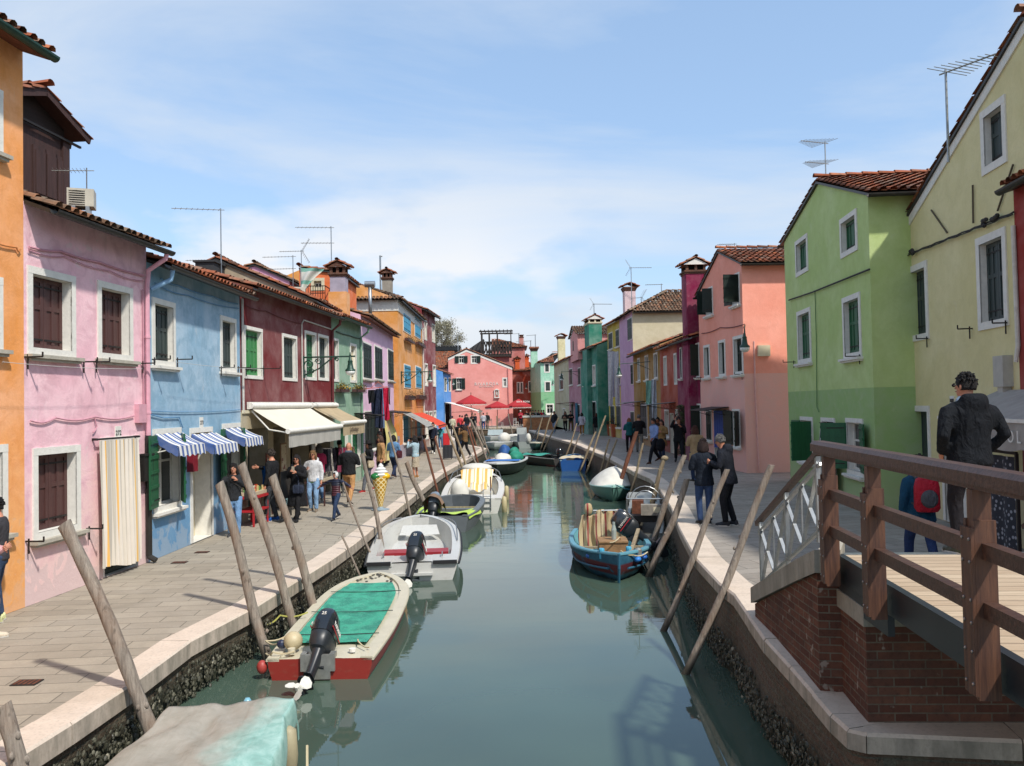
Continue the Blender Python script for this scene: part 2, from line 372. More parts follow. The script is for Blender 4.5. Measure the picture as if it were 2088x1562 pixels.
def quaywall_mat():
 t = NT('old_brick_quay'); tc = t.tc
 g = t.n('ShaderNodeSeparateXYZ'); t.l(tc.outputs['Object'], g.inputs[0])
 cb = t.n('ShaderNodeCombineXYZ'); t.l(g.outputs[1], cb.inputs[0]); t.l(g.outputs[2], cb.inputs[1])
 br = t.n('ShaderNodeTexBrick'); t.l(cb.outputs[0], br.inputs[0]); br.inputs['Scale'].default_value = 1.0
 br.inputs['Brick Width'].default_value = 0.26; br.inputs['Row Height'].default_value = 0.075; br.inputs['Mortar Size'].default_value = 0.008
 br.inputs['Color1'].default_value = lin('5a3a2c'); br.inputs['Color2'].default_value = lin('6e4a38'); br.inputs['Mortar'].default_value = lin('5a564a')
 n = t.noise(t.mapping(), 3.2, 7, 0.7, 0.6); f = t.noise(t.mapping(), 22, 5, 0.65)
 a = t.mix(t.ramp(n, [(0.35, 0.15), (0.65, 0.8)]), br.outputs[0], lin('5d5948'))
 dz = t.math('ADD', t.math('MULTIPLY', g.outputs[2], 1.6), t.math('MULTIPLY', t.math('SUBTRACT', n, 0.5), 1.3))
 a = t.mix(t.ramp(t.math('ADD', dz, 1.0), [(0.15, 1.0), (0.75, 0.0)]), a, lin('2e3122'))
 a = t.mix(t.ramp(f, [(0.56, 0.0), (0.68, 0.6)]), a, lin('77735f'))
 a = t.mix(t.ramp(f, [(0.3, 0.6), (0.45, 0.0)]), a, lin('14150f'))
 t.col(a); t.rough(0.75); t.bump(t.math('ADD', f, t.math('MULTIPLY', br.outputs[1], -0.6)), 0.8, 0.05)
 return t.mat
M['quay'] = quaywall_mat()
def brick_mat(name, ca, cb_, cm, axis='y', stain=0.6):
 t = NT(name); g = t.n('ShaderNodeSeparateXYZ'); t.l(t.tc.outputs['Object'], g.inputs[0])
 nrm = t.n('ShaderNodeNewGeometry'); s2 = t.n('ShaderNodeSeparateXYZ'); t.l(nrm.outputs['True Normal'], s2.inputs[0])
 isx = t.ramp(t.math('ABSOLUTE', s2.outputs[0]), [(0.69, 0.0), (0.71, 1.0)])
 mm_ = t.n('ShaderNodeMix'); t.l(isx, mm_.inputs[0]); t.l(g.outputs[0], mm_.inputs[2]); t.l(g.outputs[1], mm_.inputs[3])
 cb = t.n('ShaderNodeCombineXYZ'); t.l(mm_.outputs[0], cb.inputs[0]); t.l(g.outputs[2], cb.inputs[1])
 br = t.n('ShaderNodeTexBrick'); t.l(cb.outputs[0], br.inputs[0]); br.inputs['Scale'].default_value = 1.0
 br.inputs['Brick Width'].default_value = 0.25; br.inputs['Row Height'].default_value = 0.07; br.inputs['Mortar Size'].default_value = 0.006; br.inputs['Bias'].default_value = -0.1
 br.inputs['Color1'].default_value = lin(ca); br.inputs['Color2'].default_value = lin(cb_); br.inputs['Mortar'].default_value = lin(cm)
 n = t.noise(t.mapping(), 2.4, 7, 0.7, 0.5); f = t.noise(t.mapping(), 25, 4, 0.6); e = t.noise(t.mapping(scale=(1,1,0.7)), 7, 3, 0.6)
 a = t.mix(t.ramp(n, [(0.4, 0.0), (0.7, stain)]), br.outputs[0], lin('4a3a34'))
 a = t.mix(t.ramp(e, [(0.66, 0.0), (0.70, 0.6)]), a, lin('a59a8d'))
 a = t.mix(t.ramp(f, [(0.3, 0.3), (0.5, 0.0)]), a, lin('2c211c'))
 t.col(a); t.rough(0.9); t.b.inputs['Specular IOR Level'].default_value = 0.2
 t.bump(t.math('SUBTRACT', t.math('MULTIPLY', f, 0.5), br.outputs[1]), 0.6, 0.015)
 return t.mat
M['brick'] = brick_mat('red_brick', '5e3a2e', '78503f', '736859', stain=.8)
M['brick2'] = brick_mat('orange_brick', 'b5714a', 'c98a5e', '9a8468', stain=0.3)
# outer top edge of both quays
LP = [GL(*q) for q in [(50,1535),(147,1474),(264,1398),(388,1307),(521,1237),(677,1140),(723,1108),(799,1047),(900,967),(946,941),(992,914)]]
d0 = (LP[0]-LP[2]).normalized()
LP = [LP[0]+d0*14, LP[0]+d0*4] + LP + [Vector((-3.4, 57, zl(57))), Vector((-5.2, 70, zl(70))), Vector((-6.0, 87.5, .33))]
for q in LP[:2]: q.z = 0
RP = [G(*q, ZR) for q in [(1078,877),(1100,885),(1169,904),(1234.5,931),(1292,961.7),(1325,975),(1338,987),(1369,1036.6),(1383,1075),(1416.6,1136.7),(1466,1189)]]
for x, y, z in [(1500,1231,.38),(1531,1277,.37),(1565,1327,.34),(1617,1385,.28),(1663,1441,.22),(1700,1487,.2),(1735,1519,.2),(1775,1529,.2)]:
 q = G(x, y, z-.12); q.z = z; q.x -= .03; RP.append(q)
e0 = G(2088, 1561, 0.02); e0.z = .2
RP += [e0, e0 + (e0-RP[-1]).normalized()*12]
def offset(poly, d):
 out = []
 for i, p_ in enumerate(poly):
  a = poly[max(i-1, 0)]; b = poly[min(i+1, len(poly)-1)]
  t = Vector((b.x-a.x, b.y-a.y, 0)).normalized(); n = Vector((-t.y, t.x, 0))
  out.append(p_ + n*d)
 return out
def subdiv(poly, step):
 out = []
 for a, b in zip(poly, poly[1:]):
  n = max(1, int((b-a).length/step))
  out += [a.lerp(b, i/n) for i in range(n)]
 return out+[poly[-1]]
LI = offset(LP, 0.37); RI = offset(RP, 0.40)
def curbx(poly, Y):
 for a, b in zip(poly, poly[1:]):
  if min(a.y, b.y) <= Y <= max(a.y, b.y) and abs(a.y-b.y) > 1e-6: return a.x+(b.x-a.x)*(Y-a.y)/(b.y-a.y)
 return poly[0].x
def pave(name, inner, X, mat, dz=-0.004, zf=None):
 mb = MB()
 n = len(inner); vs = [(p_.x, p_.y, p_.z+dz) for p_ in inner]+[(X, p_.y, p_.z+dz) for p_ in inner]
 fs = [(i, i+1, n+i+1, n+i) if X > 0 else (i+1, i, n+i, n+i+1) for i in range(n-1)]
 mb.add(vs, fs); o = obj(name, mb, mat); o['kind'] = 'structure'; return o
pave('left_pavement', subdiv(LI, 3), -260, M['slabL'])
RIp = [p_ for p_ in RI]
# right pavement stops at the bridge abutment corner and fans out behind it
ri = subdiv(RI[:-7], 2.5); ri += [V_ for V_ in [Vector((ri[-1].x+.3, 8.6, ZR)), Vector((3.5, 7.2, ZR))]]
for V_ in ri: V_.z = ZR
pave('right_pavement', ri, 260, M['slabR'])
mb = MB(); mb.quad((-260, 88.2, .345), (260, 88.2, .375), (260, 420, .36), (-260, 420, .345)); o = obj('far_pavement', mb, M['slabR']); o['kind'] = 'structure'
mb = MB(); mb.quad((-260, 87.5, .30), (-6, 87.5, .30), (-6, 88.2, .34), (-260, 88.2, .34));
def curb(name, poly, side, w, mat, h=0.20, gap=0.010):
 mb = MB(); pts = subdiv(poly, 1.25); ins = offset(pts, side*w)
 for i in range(len(pts)-1):
  a, b, c, d = pts[i], pts[i+1], ins[i+1], ins[i]
  t = (b-a).normalized()*gap/2; j = [random.uniform(-.006, .006) for _ in range(4)]
  a = a+t; d = d+t; b = b-t; c = c-t
  n_ = (a-d).normalized(); a = a+n_*j[0]; b = b+n_*j[1]
  up = Vector((0, 0, 0.004+.0013*(i % 4))); bev = 0.02
  dn = Vector((0, 0, -h)); bv = Vector((0,0,-bev)); off = n_*bev
  vs = [a-off+up, b-off+up, c+up, d+up, a+bv, b+bv, a+dn, b+dn, c+dn, d+dn]
  f = [(0,1,2,3),(4,5,1,0),(6,7,5,4),(7,6,9,8),(3,2,8,9),(1,5,7,8,2),(0,3,9,6,4)]
  if side > 0: pass
  mb.add(vs, f)
 o = obj(name, mb, mat); o['kind'] = 'structure'; return o
curb('left_quay_edge', LP, 1, 0.37, M['curb']); curb('right_quay_edge', RP, 1, 0.40, M['curb'], h=0.15)
FQ = [Vector((1.9, 87.9, .37)), Vector((-6.2, 87.6, .35))]
curb('far_quay_edge', [Vector((-6.2, 87.6, .36)), Vector((2.0, 87.8, .38))], 1, 0.5, M['curb'], h=0.22)
def quay(name, poly, dz=-0.14, inset=0.05, side=1):
 mb = MB(); pts = offset(subdiv(poly, 0.6), side*inset); N = 7
 vs = []
 for p_ in pts:
  z1 = p_.z+dz
  for k in range(N+1):
   z = z1+(-1.6-z1)*k/N; w = 0.0 if k == 0 else random.uniform(-.02, .02) - 0.03*k/N*side
   vs.append((p_.x+w, p_.y+random.uniform(-.02, .02)*(k > 0), z))
 fs = [(i*(N+1)+k, i*(N+1)+k+1, (i+1)*(N+1)+k+1, (i+1)*(N+1)+k) for i in range(len(pts)-1) for k in range(N)]
 mb.add(vs, fs); o = obj(name, mb, M['quay']); o['kind'] = 'structure'; return o
quay('left_quay_wall', LP); quay('right_quay_wall', RP); quay('far_quay_wall', [Vector((-6.2, 87.6, .36)), Vector((2.0, 87.8, .38)), Vector((2.9, 86.0, .38))])
def water():
 t = NT('canal_water'); v = t.mapping(scale=(0.30, 1.0, 1)); v2 = t.mapping(scale=(0.5, 2.3, 1))
 n1 = t.noise(v, 1.1, 3, 0.5, 0.3); n2 = t.noise(v2, 4.5, 3, 0.5, 0.2); n3 = t.noise(t.mapping(), 0.35, 2, 0.5)
 sep = t.n('ShaderNodeSeparateXYZ'); t.l(t.tc.outputs['Object'], sep.inputs[0])
 # the basin by the bridge lies calmer than the open canal beyond
 far = t.ramp(t.math('DIVIDE', t.math('ADD', sep.outputs[1], t.math('MULTIPLY', n3, 14.0)), 40.0), [(0.40, 0.06), (0.80, 1.0)])
 h = t.math('ADD', t.math('MULTIPLY', n1, 1.0), t.math('MULTIPLY', n2, 0.17))
 b = t.n('ShaderNodeBump'); b.inputs['Distance'].default_value = 0.03; t.l(h, b.inputs['Height'])
 t.l(t.math('MULTIPLY', far, 0.27), b.inputs['Strength']); t.l(b.outputs[0], t.b.inputs['Normal'])
 t.col(t.mix(t.ramp(n3, [(0.35, 0.0), (0.65, 1.0)]), lin('404f45'), lin('485a4e')))
 t.rough(0.004); t.b.inputs['Specular Tint'].default_value = (.86, .95, .90, 1); t.b.inputs['IOR'].default_value = 1.45; t.b.inputs['Specular IOR Level'].default_value = 0.62
 return t.mat
mb = MB(); mb.quad((-270, -40, ZW), (270, -40, ZW), (270, 430, ZW), (-270, 430, ZW)); o = obj('canal_water', mb, water()); o['kind'] = 'structure'
mb = MB(); mb.quad((-270, -40, -2.6), (270, -40, -2.6), (270, 430, -2.6), (-270, 430, -2.6)); o = obj('canal_bed', mb, simple('mud', '3b3a2c', 0.95)); o['kind'] = 'structure'
# oysters and mussels crusting the walls just above the water
def oysters(name, poly, y0, y1, n, zlo, zhi, seed):
 rnd = random.Random(seed); mb = MB(); pts = [p_ for p_ in offset(poly, 0.03)]
 for _ in range(n):
  Y = y0+(y1-y0)*rnd.random()**1.5; X = curbx(pts, Y); side = 1 if X < 0 else -1
  z = rnd.gauss((zlo+zhi)/2, (zhi-zlo)/3.2); z = max(ZW-.05, min(zhi+.05, z))
  r = rnd.uniform(.014, .038); rot = Matrix.Rotation(rnd.uniform(0, 6.28), 3, 'X') @ Matrix.Rotation(rnd.uniform(-.7, .7), 3, 'Z')
  mb.ball((X+side*rnd.uniform(0, .05), Y, z), r*.35, r*rnd.uniform(.5, .9), r, 5, 3, mi=(0 if rnd.random() < .70 else (1 if rnd.random() < .93 else 2)), rot=rot)
 o = obj(name, mb, [simple('mussel_shell', '3c3b2f', 0.5, var=0.4, scale=30), simple('oyster_shell', '5f5d4e', 0.7, var=0.35, scale=30), simple('bleached_shell', '8f8a78', 0.7, var=0.2, scale=30)])
 o['kind'] = 'stuff'; o['label'] = 'crust of oysters and mussels along the waterline of the quay'; o['category'] = 'shellfish'; return o
oysters('oyster_crust', LP, 6.2, 30, 4200, ZW, -0.34, 3)
oysters('oyster_crust', RP, 6.2, 30, 3600, ZW, -0.32, 4)
# ================================================================ ROOFS
def tile_plane(mb, o, u, v, LU, LV, inside=None, w=0.20, l=0.36, jit=0.010):
 """rows of barrel tiles; o corner at the eave, u along it, v up the slope (unit vectors)"""
 n = u.cross(v).normalized()
 if n.z < 0: n = -n
 nu = max(1, round(LU/w)); w = LU/nu; nv = max(1, round(LV/l)); l2 = LV/nv
 for i in range(nu):
  for j in range(nv):
   cu = (i+.5)*w; cv = (j+.5)*l2
   if inside and not inside(cu, cv): continue
   du = random.uniform(-jit, jit); dvv = random.uniform(-jit, jit)*1.3; tw = random.uniform(-.012, .012)
   r0 = w*0.40; r1 = w*0.33; vs = []
   for e, (vv, r, lift) in enumerate(((j*l2-0.05+dvv, r0, 0.055), ((j+1)*l2+0.01, r1, 0.02))):
    for k in range(5):
     a = pi*k/4
     vs.append(o + u*(cu+du+tw*e-cos(a)*r) + v*vv + n*(lift+sin(a)*r*0.85))
   mb.add(vs, [(k, k+1, 6+k, 5+k) for k in range(4)])
 # the channel tiles under them: one rippled sheet
 for i in range(nu):
  for j in range(nv):
   cu = (i+.5)*w; cv = (j+.5)*l2
   if inside and not inside(cu, cv): continue
   a = o+u*(i*w)+v*(j*l2)+n*(0.035-.02*0); b = o+u*((i+1)*w)+v*(j*l2)+n*0.035
   c = o+u*((i+1)*w)+v*((j+1)*l2)+n*0.012; d = o+u*(i*w)+v*((j+1)*l2)+n*0.012
   mb.quad(a, b, c, d)
def ridge(mb, a, b, r=0.10, step=0.38):
 a = Vector(a); b = Vector(b); L = (b-a).length; n = max(1, round(L/step)); t = (b-a)/n
 side = t.cross(Vector((0,0,1))).normalized(); up = side.cross(t).normalized()
 for i in range(n):
  p0 = a+t*i-t*0.05; p1 = a+t*(i+1); vs = []
  for q, rr, lf in ((p0, r, .02), (p1, r*0.82, 0.0)):
   for k in range(6):
    an = pi*k/5; vs.append(q+side*(cos(an)*rr)+up*(sin(an)*rr*0.8+lf))
  mb.add(vs, [(k, k+1, 7+k, 6+k) for k in range(5)])
# ================================================================ HOUSES
class Fr:
 """vertical plane through A facing the viewer; A is its left end, B its right end"""
 def __init__(s, A, B, z0=None):
  s.A = Vector((A.x, A.y, 0)); s.z0 = A.z if z0 is None else z0
  d = Vector((B.x-A.x, B.y-A.y, 0)); s.L = d.length; s.ex = d.normalized(); s.ey = Vector((-s.ex.y, s.ex.x, 0)); s.rz = atan2(s.ex.y, s.ex.x)
  s.o = Vector((s.A.x, s.A.y, s.z0))
 def px(s, px, py, off=0.0):
  """pixel -> (s, z) on the plane pushed off towards the street by 'off'"""
  r = ray(px, py); P0 = s.A - s.ey*off; C = Vector((0, 0, CH))
  t = (P0-C).dot(s.ey)/r.dot(s.ey); q = C+r*t
  return ((q-s.A).dot(s.ex), q.z-s.z0)
 def w(s, x, y, z): return s.o+s.ex*x+s.ey*y+Vector((0,0,z))
def facade_mesh(mb, L, prof, holes, mi=0):
 """prof: [(s,z)...] top outline; holes: [(s0,z0,s1,z1)]"""
 def top(x):
  for (a, za), (b, zb) in zip(prof, prof[1:]):
   if a-1e-9 <= x <= b+1e-9: return za+(zb-za)*((x-a)/(b-a) if b > a else 0)
  return prof[-1][1]
 zs = sorted({0.0}|{h[1] for h in holes}|{h[3] for h in holes}); zs = [z for z in zs if z >= 0]
 xs = {0.0, L}|{p_[0] for p_ in prof}|{h[0] for h in holes}|{h[2] for h in holes}
 for (a, za), (b, zb) in zip(prof, prof[1:]):
  for z in zs:
   if (za-z)*(zb-z) < 0: xs.add(a+(b-a)*(z-za)/(zb-za))
 xs = sorted(x for x in xs if 0 <= x <= L)
 zs.append(99)
 for a, b in zip(xs, xs[1:]):
  if b-a < 1e-5: continue
  ta, tb = top(a+1e-6), top(b-1e-6)
  for z0, z1 in zip(zs, zs[1:]):
   mx_ = (a+b)/2; mz = (z0+min(z1, (ta+tb)/2))/2
   if z0 >= max(ta, tb)-1e-6: break
   if any(h[0] < mx_ < h[2] and h[1] < mz < h[3] for h in holes): continue
   vs = [(a, 0, min(z0, ta)), (b, 0, min(z0, tb)), (b, 0, min(z1, tb)), (a, 0, min(z1, ta))]
   mb.add(vs, [(0, 1, 2, 3)], mi)
def window(house, s0, z0, s1, z1, kind='in', sh='dgreen', t=0.11, depth=0.16, sill=True, trim='white', ajar=None, frame_sides=True, nleaf=2, hang=False, name='window', grow=0.0, leafw=None, battens=False):
 """opening with stone surround; s0..z1 are the outer edges of the surround"""
 i0, i1, k0, k1 = s0+t, s1-t, z0+(t if kind != 'door' else 0), z1-t
 mb = MB(); P = 0.025
 if frame_sides:
  mb.box(s0, i0, -P, 0.0, z0, z1-t); mb.box(i1, s1, -P, 0.0, z0, z1-t)
  if kind != 'door': mb.box(i0, i1, -P, 0.0, z0, k0)
 mb.box(s0, s1, -P-.003, 0.0, z1-t, z1)
 D = depth
 mb.quad((i0, -P, k0), (i0, D, k0), (i0, D, k1), (i0, -P, k1)); mb.quad((i1, D, k0), (i1, -P, k0), (i1, -P, k1), (i1, D, k1))
 mb.quad((i0, -P, k1), (i0, D, k1), (i1, D, k1), (i1, -P, k1)); mb.quad((i0, D, k0), (i0, -P, k0), (i1, -P, k0), (i1, D, k0))
 wobj = obj(name, mb, M[trim], house)
 if sill and kind != 'door':
  sb = MB(); sb.box(s0-.06, s1+.06, -.13, 0.0, z0-.05, z0+.004); sb.box(s0-.03, s1+.03, -.09, 0.0, z0-.09, z0-.052)
  obj('sill', sb, M['sill'] if sill is True else M[sill], wobj)
 W = i1-i0; Hh = k1-k0
 if kind == 'in' or kind == 'door':
  n = nleaf if W > 0.5 else 1
  for q in range(n):
   a = i0+W*q/n+.004; b = i0+W*(q+1)/n-.004; lf = MB(); y0 = D-.045
   lf.box(a, b, y0, D, k0+.005, k1-.005)
   st = min(.07, (b-a)*.16)          # stiles and rails standing proud of the panels
   npan = 2 if Hh > .8 else 1
   lf.box(a, a+st, y0-.018, y0, k0+.005, k1-.005); lf.box(b-st, b, y0-.018, y0, k0+.005, k1-.005)
   for z in [k0+.005]+[k0+Hh*.55*(1 if npan == 2 else 99)]*(npan-1)+[k1-.075]:
    lf.box(a+st, b-st, y0-.017, y0, z, z+.07)
   if b-a > .35: lf.box((a+b)/2-st/2, (a+b)/2+st/2, y0-.015, y0, k0+.08, k1-.08)
   if kind != 'door':
    for z in (k0+Hh*.13, k0+Hh*.87): lf.box(a+.01, b-.02, y0-.024, y0-.018, z-.014, z+.014, 1)
   obj('door_leaf' if kind == 'door' else 'shutter', lf, [M[sh], M['iron']], wobj)
 else:
  g = MB(); g.quad((i0, D, k0), (i1, D, k0), (i1, D, k1), (i0, D, k1)); obj('pane', g, M['glass'] if kind != 'dark' else M['dark'], wobj)
  fr = MB(); f = .045
  for a, b in ((i0, i0+f), (i1-f, i1), ((i0+i1)/2-f/2, (i0+i1)/2+f/2)): fr.box(a, b, D-.035, D-.003, k0, k1)
  for z in (k0, k1-f, k0+Hh*.6): fr.box(i0+f, (i0+i1)/2-f/2, D-.033, D-.003, z, z+f); fr.box((i0+i1)/2+f/2, i1-f, D-.033, D-.003, z, z+f)
  obj('casement', fr, M['white'] if kind != 'brownglass' else M['brown'], wobj)
 if kind == 'open':
  lw = leafw or W/2*1.05
  for side in (-1, 1):
   ang = (ajar if ajar is not None else 8)
   if isinstance(ang, (list, tuple)): ang = ang[0 if side < 0 else 1]
   if ang is None: continue
   hx = (i0-0.01) if side < 0 else (i1+0.01); ca, sa = cos(radians(ang)), sin(radians(ang))
   lf = MB(); T = .035
   def tp(x, y, z): return (hx+side*(x*ca+y*sa*0), -P-.01-x*sa-y, z)
   def bx(x0, x1, y0, y1, z0_, z1_, mi=0):
    vs = [tp(x0,y0,z0_),tp(x1,y0,z0_),tp(x1,y1,z0_),tp(x0,y1,z0_),tp(x0,y0,z1_),tp(x1,y0,z1_),tp(x1,y1,z1_),tp(x0,y1,z1_)]
    lf.add(vs, [(0,3,2,1),(4,5,6,7),(0,1,5,4),(1,2,6,5),(2,3,7,6),(3,0,4,7)], mi)
   bx(0, lw, 0, T, k0+.01, k1-.01)
   nb = 5 if battens else 3
   for q in range(nb):
    z = k0+Hh*(q+.5)/nb; bx(.01, lw-.01, T, T+.018, z-.03, z+.03)
   for z in (k0+Hh*.12, k0+Hh*.88): bx(0, lw*.7, T+.018, T+.024, z-.012, z+.012, 1)
   obj('shutter', lf, [M[sh], M['iron']], wobj)
 return wobj
def gutter(house, s0, s1, y, z, r=0.075, mat='gutter', dy=0):
 mb = MB(); n = 8; rings = []
 for x, in ((s0,), (s1,)):
  out = [(x, y+cos(pi+pi*k/n)*r, z+sin(pi+pi*k/n)*r) for k in range(n+1)]; inn = [(x, y+cos(2*pi-pi*k/n)*(r-.008), z+sin(2*pi-pi*k/n)*(r-.008)) for k in range(n+1)]
  rings.append(out+inn)
 mb.loft(rings)
 return obj('gutter', mb, M[mat], house)
def downpipe(house, pts, mat, r=0.045):
 mb = MB(); mb.tube(pts, r, 8)
 for z in [pts[-1][2]+k*1.4+.4 for k in range(8)]:
  if z < pts[-2][2]-.1: mb.tube([(pts[-1][0], pts[-1][1], z), (pts[-1][0], pts[-1][1], z+.05)], r*1.22, 8)
 return obj('downpipe', mb, mat, house, smooth=30)
def house(name, label, fr, eave, mat, depth=6.0, ov=0.38, rise=0.36, kind='side', prof=None, tile='tile', right_wall=True, left_wall=True, wins=(), ridge_at=None, sides=(0.0, 0.0), gut='gutter', soffit='gutter', back=True, wallmat2=None, rv=None, hipL=False, hipR=False, group=None, trimg=None, plinth=None, xholes=()):
 H = thing(name, label, 'house', fr.o, fr.rz, group)
 L = fr.L; holes = list(xholes)
 for wdef in wins:
  x0, y0, x1, y1 = wdef[0]; a = fr.px(x0, y0); b = fr.px(x1, y1)
  kw = dict(wdef[1]) if len(wdef) > 1 else {}
  s0, z1, s1, z0 = a[0], a[1], b[0], b[1]
  if kw.pop('ground', False): z0 = 0.02
  hh = kw.pop('h', None)
  if hh: z0 = z1-hh
  ww = kw.pop('w', None)
  if ww: s1 = s0+ww
  t = kw.get('t', .11); s0 = max(.02, s0); s1 = min(L-.02, s1)
  holes.append((s0+t, z0+(t if kw.get('kind', 'in') != 'door' else 0), s1-t, z1-t)); window(H, s0, z0, s1, z1, **kw)
 wb = MB()
 if kind == 'side': pr = [(0, eave), (L, eave)]
 else: pr = prof
 facade_mesh(wb, L, pr, holes)
 e0, e1 = pr[0][1], pr[-1][1]; D = depth
 if kind == 'side':
  rd = D/2 if ridge_at is None else ridge_at; rz = eave+rise*rd
  for x, fl in ((0, left_wall), (L, right_wall)):
   if fl: wb.add([(x, 0, 0), (x, D, 0), (x, D, eave-.0 if ridge_at is None else eave+rise*rd-rise*(D-rd)), (x, rd, rz), (x, 0, eave)], [(0, 1, 2, 3, 4) if x else (4, 3, 2, 1, 0)])
  wb.quad((0, D, 0), (L, D, 0), (L, D, eave), (0, D, eave))
 else:
  wb.quad((0, 0, 0), (0, D, 0), (0, D, e0), (0, 0, e0)); wb.quad((L, D, 0), (L, 0, 0), (L, 0, e1), (L, D, e1))
  n = len(pr); wb.add([(x, D, z) for x, z in pr]+[(L, D, 0), (0, D, 0)], [tuple(range(n+2))[::-1]])
 obj('wall', wb, mat, H)
 # dark core so no light leaks through
 rb = MB(); ub = MB(); X, Y, Z = Vector((1,0,0)), Vector((0,1,0)), Vector((0,0,1))
 if kind == 'side':
  sl = Vector((0, 1, rise)).normalized(); k = sqrt(1+rise*rise); a0 = -sides[0]; a1 = L+sides[1]
  o_ = Vector((a0, -ov, eave-ov*rise+.05)); LV = (rd+ov)*k; LU = a1-a0
  if hipL or hipR:
   ins = lambda u, v: (not hipL or u > v/k*.95-.1) and (not hipR or LU-u > v/k*.95-.1)
  else: ins = None
  tile_plane(rb, o_, X, sl, LU, LV, ins)
  sl2 = Vector((0, -1, rise)).normalized(); o2 = Vector((a0, D+ov if ridge_at is None else 2*rd+ov, eave-ov*rise+.05))
  tile_plane(rb, o2, X, sl2, LU, LV, ins, w=.4, l=.7)
  if hipR:
   ph = Vector((L+ov, -ov, eave-ov*rise+.05)); s3 = Vector((-1, 0, rise)).normalized()
   WD = 2*rd+2*ov; tile_plane(rb, ph, Y, s3, WD, (rd+ov)*k, lambda u, v: min(u, WD-u) > v/k*.95-.1)
   ridge(rb, ph+Vector((0, 0, .08)), (L-rd, rd, rz+.16)); ridge(rb, ph+Vector((0, WD, .08)), (L-rd, rd, rz+.16))
  if hipL:
   ph = Vector((-ov, D+ov, eave-ov*rise+.05)); s3 = Vector((1, 0, rise)).normalized(); WD = 2*rd+2*ov
   tile_plane(rb, ph, -Y, s3, WD, (rd+ov)*k, lambda u, v: min(u, WD-u) > v/k*.95-.1)
   ridge(rb, (-ov, -ov, eave-ov*rise+.13), (rd, rd, rz+.16)); ridge(rb, (-ov, WD-ov, eave-ov*rise+.13), (rd, rd, rz+.16))
  ridge(rb, (rd if hipL else a0, rd, rz+.14), (L-rd if hipR else a1, rd, rz+.14))
  # boards under the eave, slightly inside the tiles
  xl = rd if hipL else a0+.01; xr = L-rd if hipR else a1-.01
  if hipL: ub.add([(a0+.01-ov, -ov+.02, eave-ov*rise+.03), (rd, rd, rz+.03), (a0+.01-ov, 2*rd+ov, eave-ov*rise+.03)], [(0,1,2)])
  if hipR: ub.add([(a1-.01+ov, -ov+.02, eave-ov*rise+.03), (L-rd, rd, rz+.03), (a1-.01+ov, 2*rd+ov, eave-ov*rise+.03)], [(0,2,1)])
  ub.add([(a0+.01, -ov+.02, eave-ov*rise+.03), (a1-.01, -ov+.02, eave-ov*rise+.03), (xr, rd, rz+.03), (xl, rd, rz+.03), (a1-.01, D+ov, eave-ov*rise+.03), (a0+.01, D+ov, eave-ov*rise+.03)] +
    [(a0+.01, -ov+.02, eave-ov*rise-.03), (a1-.01, -ov+.02, eave-ov*rise-.03), (xr, rd, rz-.03), (xl, rd, rz-.03)], [(0,1,2,3), (3,2,4,5), (7,6,9,8), (0,6,7,1), (0,3,9,6), (1,7,8,2)])
  obj('roof', rb, M[tile], H); obj('eave_boards', ub, M[soffit] if isinstance(soffit, str) else soffit, H)
  if gut: gutter(H, a0-.02 if a0 < 0 else .0, a1, -ov-.06, eave-ov*rise+.01, mat=gut)
 else:
  for (x0, z0_), (x1, z1_) in zip(pr, pr[1:]):
   if abs(x1-x0) < .05: continue
   up = z1_ > z0_; m_ = abs(z1_-z0_)/abs(x1-x0); k = sqrt(1+m_*m_)
   if up: first = (x0, z0_) == pr[0]; ox = ov if first else 0; o_ = Vector((x0-ox, -.10, z0_-ox*m_+.05)); sl = Vector((1, 0, m_)).normalized()
   else: first = (x1, z1_) == pr[-1]; ox = ov if first else 0; o_ = Vector((x1+ox, -.10, z1_-ox*m_+.05)); sl = Vector((-1, 0, m_)).normalized()
   tile_plane(rb, o_, Y, sl, D+.2, (abs(x1-x0)+ox)*k)
   a = o_-Vector((0, -.03, .02)); b = a+sl*((abs(x1-x0)+ox)*k); c = b+Y*(D+.1); d = a+Y*(D+.1); dn = Vector((0, 0, -.06))
   ub.add([a, b, c, d, a+dn, b+dn, c+dn, d+dn], [(0,1,2,3),(7,6,5,4),(0,4,5,1),(0,3,7,4),(2,6,7,3)])
   if gut and first:
    g = MB(); gx = o_.x+(-.06 if up else .06); n = 8; r = .075; gz = o_.z-.04; rings = []
    for y in (-.12, D):
     rings.append([(gx+cos(pi+pi*q/n)*r, y, gz+sin(pi+pi*q/n)*r) for q in range(n+1)]+[(gx+cos(2*pi-pi*q/n)*(r-.008), y, gz+sin(2*pi-pi*q/n)*(r-.008)) for q in range(n+1)])
    g.loft(rings); obj('gutter', g, M[gut], H)
  pk = max(pr, key=lambda q: q[1]); ridge(rb, (pk[0], -.1, pk[1]+.14), (pk[0], D+.1, pk[1]+.14))
  obj('roof', rb, M[tile], H); obj('eave_boards', ub, M[soffit] if isinstance(soffit, str) else soffit, H)
  if trimg:
   tb = MB(); w_ = trimg
   for (x0, z0_), (x1, z1_) in zip(pr, pr[1:]):
    tb.add([(x0, -.03, z0_), (x1, -.03, z1_), (x1, -.03, z1_-w_), (x0, -.03, z0_-w_), (x0, 0, z0_), (x1, 0, z1_), (x1, 0, z1_-w_), (x0, 0, z0_-w_)], [(3,2,1,0), (0,1,5,4), (2,3,7,6), (0,4,7,3), (1,2,6,5)])
   obj('verge_band', tb, M['white'], H)
 return H
